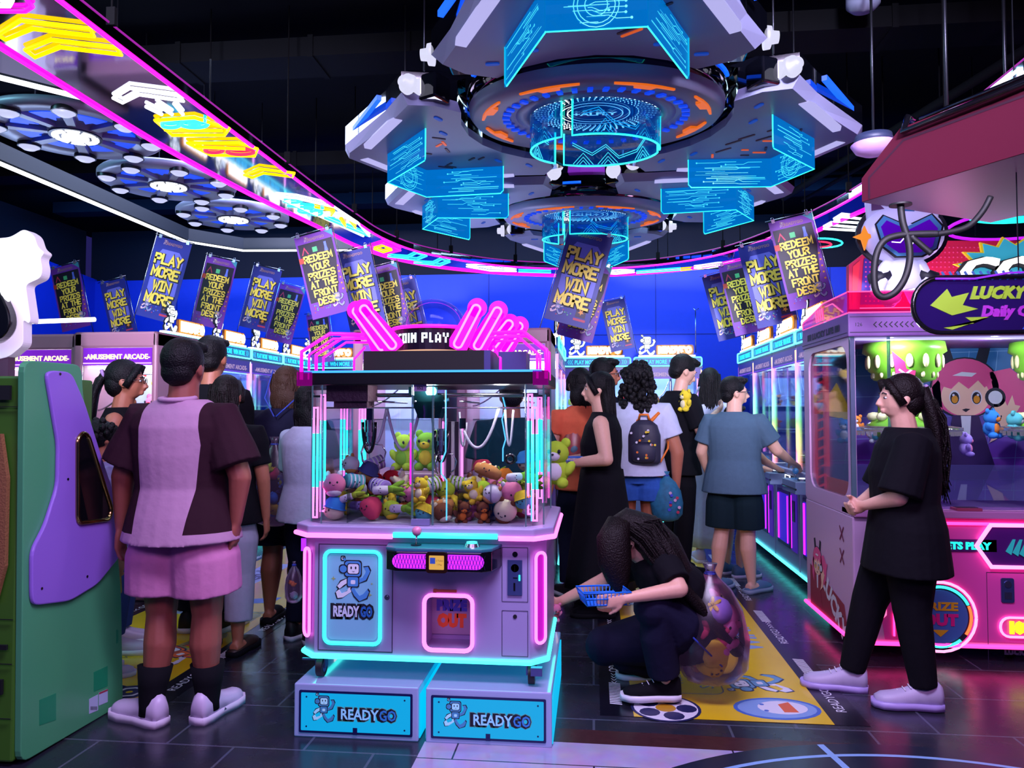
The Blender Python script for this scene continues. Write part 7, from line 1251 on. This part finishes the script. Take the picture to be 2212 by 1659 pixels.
# ---- carried things -----------------------------------------------------------------------------------------
def basket(label,c,rz,s=1):
    t=thing('basket',label,'basket',c,rz); w0,w1,h=.065*s,.08*s,.06*s; L0,L1=.095*s,.115*s
    m=MB(); m.mi=0; 
    for z,a,b_ in ((0,L0,w0),(h*.5,(L0+L1)/2,(w0+w1)/2),(h,L1,w1)): m.tube([(-a,-b_,z),(a,-b_,z),(a,b_,z),(-a,b_,z)],.0045*s,6,True)
    for k in range(13):
        f=-1+2*k/12
        for sg in (-1,1): m.tube([(f*L0,sg*w0,0),(f*L1,sg*w1,h)],.0025*s,4)
        if k<9: g=-1+2*k/8; [m.tube([(sg*L0,g*w0,0),(sg*L1,g*w1,h)],.0025*s,4) for sg in (-1,1)]
    m.box(-L0,L0,-w0,w0,-.003,.001); m.build('basket_shell',M('basket_blue','1c78e8',.35),t); return t
c=at(1303,1300,3.76); basket('small bright blue plastic basket held by the squatting person',tuple(c),R(15))
c=at(1238,993,5.45); basket('small blue basket held by the person in the black dress',tuple(c-V((0,0,.03))),0,.8)
c=at(1503,852,6.85); m=MB(MX.Rotation(R(25),4,'Y')); m.box(-.004,.004,-.036,.036,-.075,.075); o=m.build('phone',M('phone_silver','8890a8',.2,.7),bev=.003); o.location=c; tag(o,'silver phone held up by the young person in black','phone')
BAG=glass('clear_bag_film','f0e4f8',.35,emit=.25,ecol='a070c0',op=.10)  # weak violet glow mixed into the film to lighten it
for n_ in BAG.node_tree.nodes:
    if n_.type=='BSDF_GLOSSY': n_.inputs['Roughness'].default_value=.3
def toybag(label,c,rx,rz_,h,cols_,strap=None,seed=1,film=None,opaque=None,sh='bag'):
    t=thing('drawstring_bag',label,'bag',tuple(c)); rr=random.Random(seed)
    m=MB(); n=26; rs=[]
    for k,(f,q) in enumerate(((-.5,.35),(-.46,.7),(-.35,.95),(-.1,1),(.15,.86),(.33,.55),(.44,.22),(.5,.12),(.56,.2))): rs.append([(rx*q*(1+.06*rr.uniform(-1,1))*math.cos(j*2*PI/n),rz_*q*(1+.06*rr.uniform(-1,1))*math.sin(j*2*PI/n),h*f) for j in range(n)])
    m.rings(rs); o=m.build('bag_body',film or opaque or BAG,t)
    m=MB(); m.tube([(rx*.14*math.cos(j*PI/6),rz_*.14*math.sin(j*PI/6),h*.47) for j in range(12)],.006,6,True); m.build('drawstring',M('cord_blue','20389c',.6),t)
    if strap: m=MB(); [m.tube([V(p)-V(c) for p in q],.005,6) for q in strap]; m.build('shoulder_cord',M('cord_blue','20389c',.6),t)
    if not opaque:
        for i,cc in enumerate(cols_):
            a=i*2.4; q=.45 if i else 0; z=-.30+.55*i/len(cols_); s=min(rx,rz_)*rr.uniform(.95,1.15); plush(['round','bear','fruit','star'][i%4],cc,cols_[(i+2)%len(cols_)],V(c)+V((rx*q*math.cos(a),rz_*.35*math.sin(a),h*z)),(rr.uniform(-1,1),rr.uniform(-1,1),a),s,'%s plush %s in the %s'%(cc,['lowest','low','low behind','halfway','middle','upper','near top','at neck','outer low','outer middle','outer high','topmost'][i%12],sh),parts=True)
    return t
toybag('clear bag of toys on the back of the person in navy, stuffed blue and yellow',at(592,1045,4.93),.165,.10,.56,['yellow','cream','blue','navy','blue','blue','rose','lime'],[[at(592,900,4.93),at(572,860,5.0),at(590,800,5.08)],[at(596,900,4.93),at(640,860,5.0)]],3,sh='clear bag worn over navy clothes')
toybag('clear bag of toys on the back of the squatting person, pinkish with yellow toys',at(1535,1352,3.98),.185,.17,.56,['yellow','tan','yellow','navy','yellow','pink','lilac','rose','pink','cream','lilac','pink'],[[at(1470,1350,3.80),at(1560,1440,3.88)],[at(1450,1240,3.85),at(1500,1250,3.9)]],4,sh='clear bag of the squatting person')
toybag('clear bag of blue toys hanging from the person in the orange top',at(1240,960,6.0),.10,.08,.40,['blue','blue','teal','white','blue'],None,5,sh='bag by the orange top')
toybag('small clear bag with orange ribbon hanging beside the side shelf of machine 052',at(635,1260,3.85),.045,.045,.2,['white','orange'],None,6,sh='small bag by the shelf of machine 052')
t=toybag('teal printed drawstring bag hanging from the hand of the curly haired person',at(1440,1075,6.0),.125,.08,.36,[],None,7,opaque=M('teal_print_fabric','186888',.7,bump=.2,bs=30,var=.5))
m=MB(PF(0,-.085,0))
for k in range(9): rr=random.Random(k); m.mi=k%3; m.prism(circ(.04+rr.uniform(-.04,.05),-.1+k*.018,.012,9),0,.002)
m.build('printed_flowers',[M('flower_red','a02048',.6),M('flower_blue','3040c0',.6),M('flower_white','c0a0c0',.6)],t)
# mini backpack
c=at(1392,955,5.93); t=thing('backpack','small dark patterned backpack with orange straps on the curly haired person','backpack',tuple(c),R(-10))
m=MB(); m.loft([((0,0,-.17),.10,.05),((0,0,-.15),.125,.065),((0,0,.05),.125,.065),((0,0,.13),.10,.055),((0,0,.17),.05,.03)],n=20,side=(1,0,0)); m.build('shell',M('pack_navy','1c1c34',.6,bump=.2),t,remesh=.01)
m=MB(); m.loft([((0,-.05,-.14),.08,.03),((0,-.06,-.12),.09,.04),((0,-.06,-.03),.09,.04),((0,-.05,-.01),.08,.03)],n=16,side=(1,0,0)); m.build('front_pocket',M('pack_navy2','24243c',.6),t)
m=MB(); [m.tube([(s_*.05,.0,.16),(s_*.10,.06,.22),(s_*.13,.14,.20)],.014,7) for s_ in (-1,1)]; m.tube([(s_*.0+.12,0,-.15),(.17,.08,-.05),(.17,.12,.0)],.008,6); m.tube([(-.04,-.01,.17),(-.03,-.03,.21),(.03,-.03,.21),(.04,-.01,.17)],.010,7); m.build('straps',M('strap_orange','d87018',.6),t)
m=MB(PF(0,-.085,0)); rr=random.Random(3)
for k in range(16): m.mi=k%3; x,z=rr.uniform(-.09,.09),rr.uniform(-.13,.11); m.prism(circ(x,z,.009,7),-.0+(.012 if z<0 else -.01),.014 if z<0 else .022)
m.build('printed_dots',[M('dot_white2','c8c8d8',.6),M('dot_orange2','d87018',.6),M('dot_yellow','d8c020',.6)],t)
plush('bear','lime','white',at(1201,1000,4.55),(0,0,R(-10)),.30,'hanging lime green bear plush with pale face beside machine 052')
plush('bear','yellow','cream',at(1482,865,6.75),(0,0,R(-60)),.2,'yellow bear plush tucked under the arm of the young person in black')
plush('bear','pink','rose',at(1198,1322,4.16),(.4,0,.6),.11,'small pink plush in the outstretched hand of the squatting person')
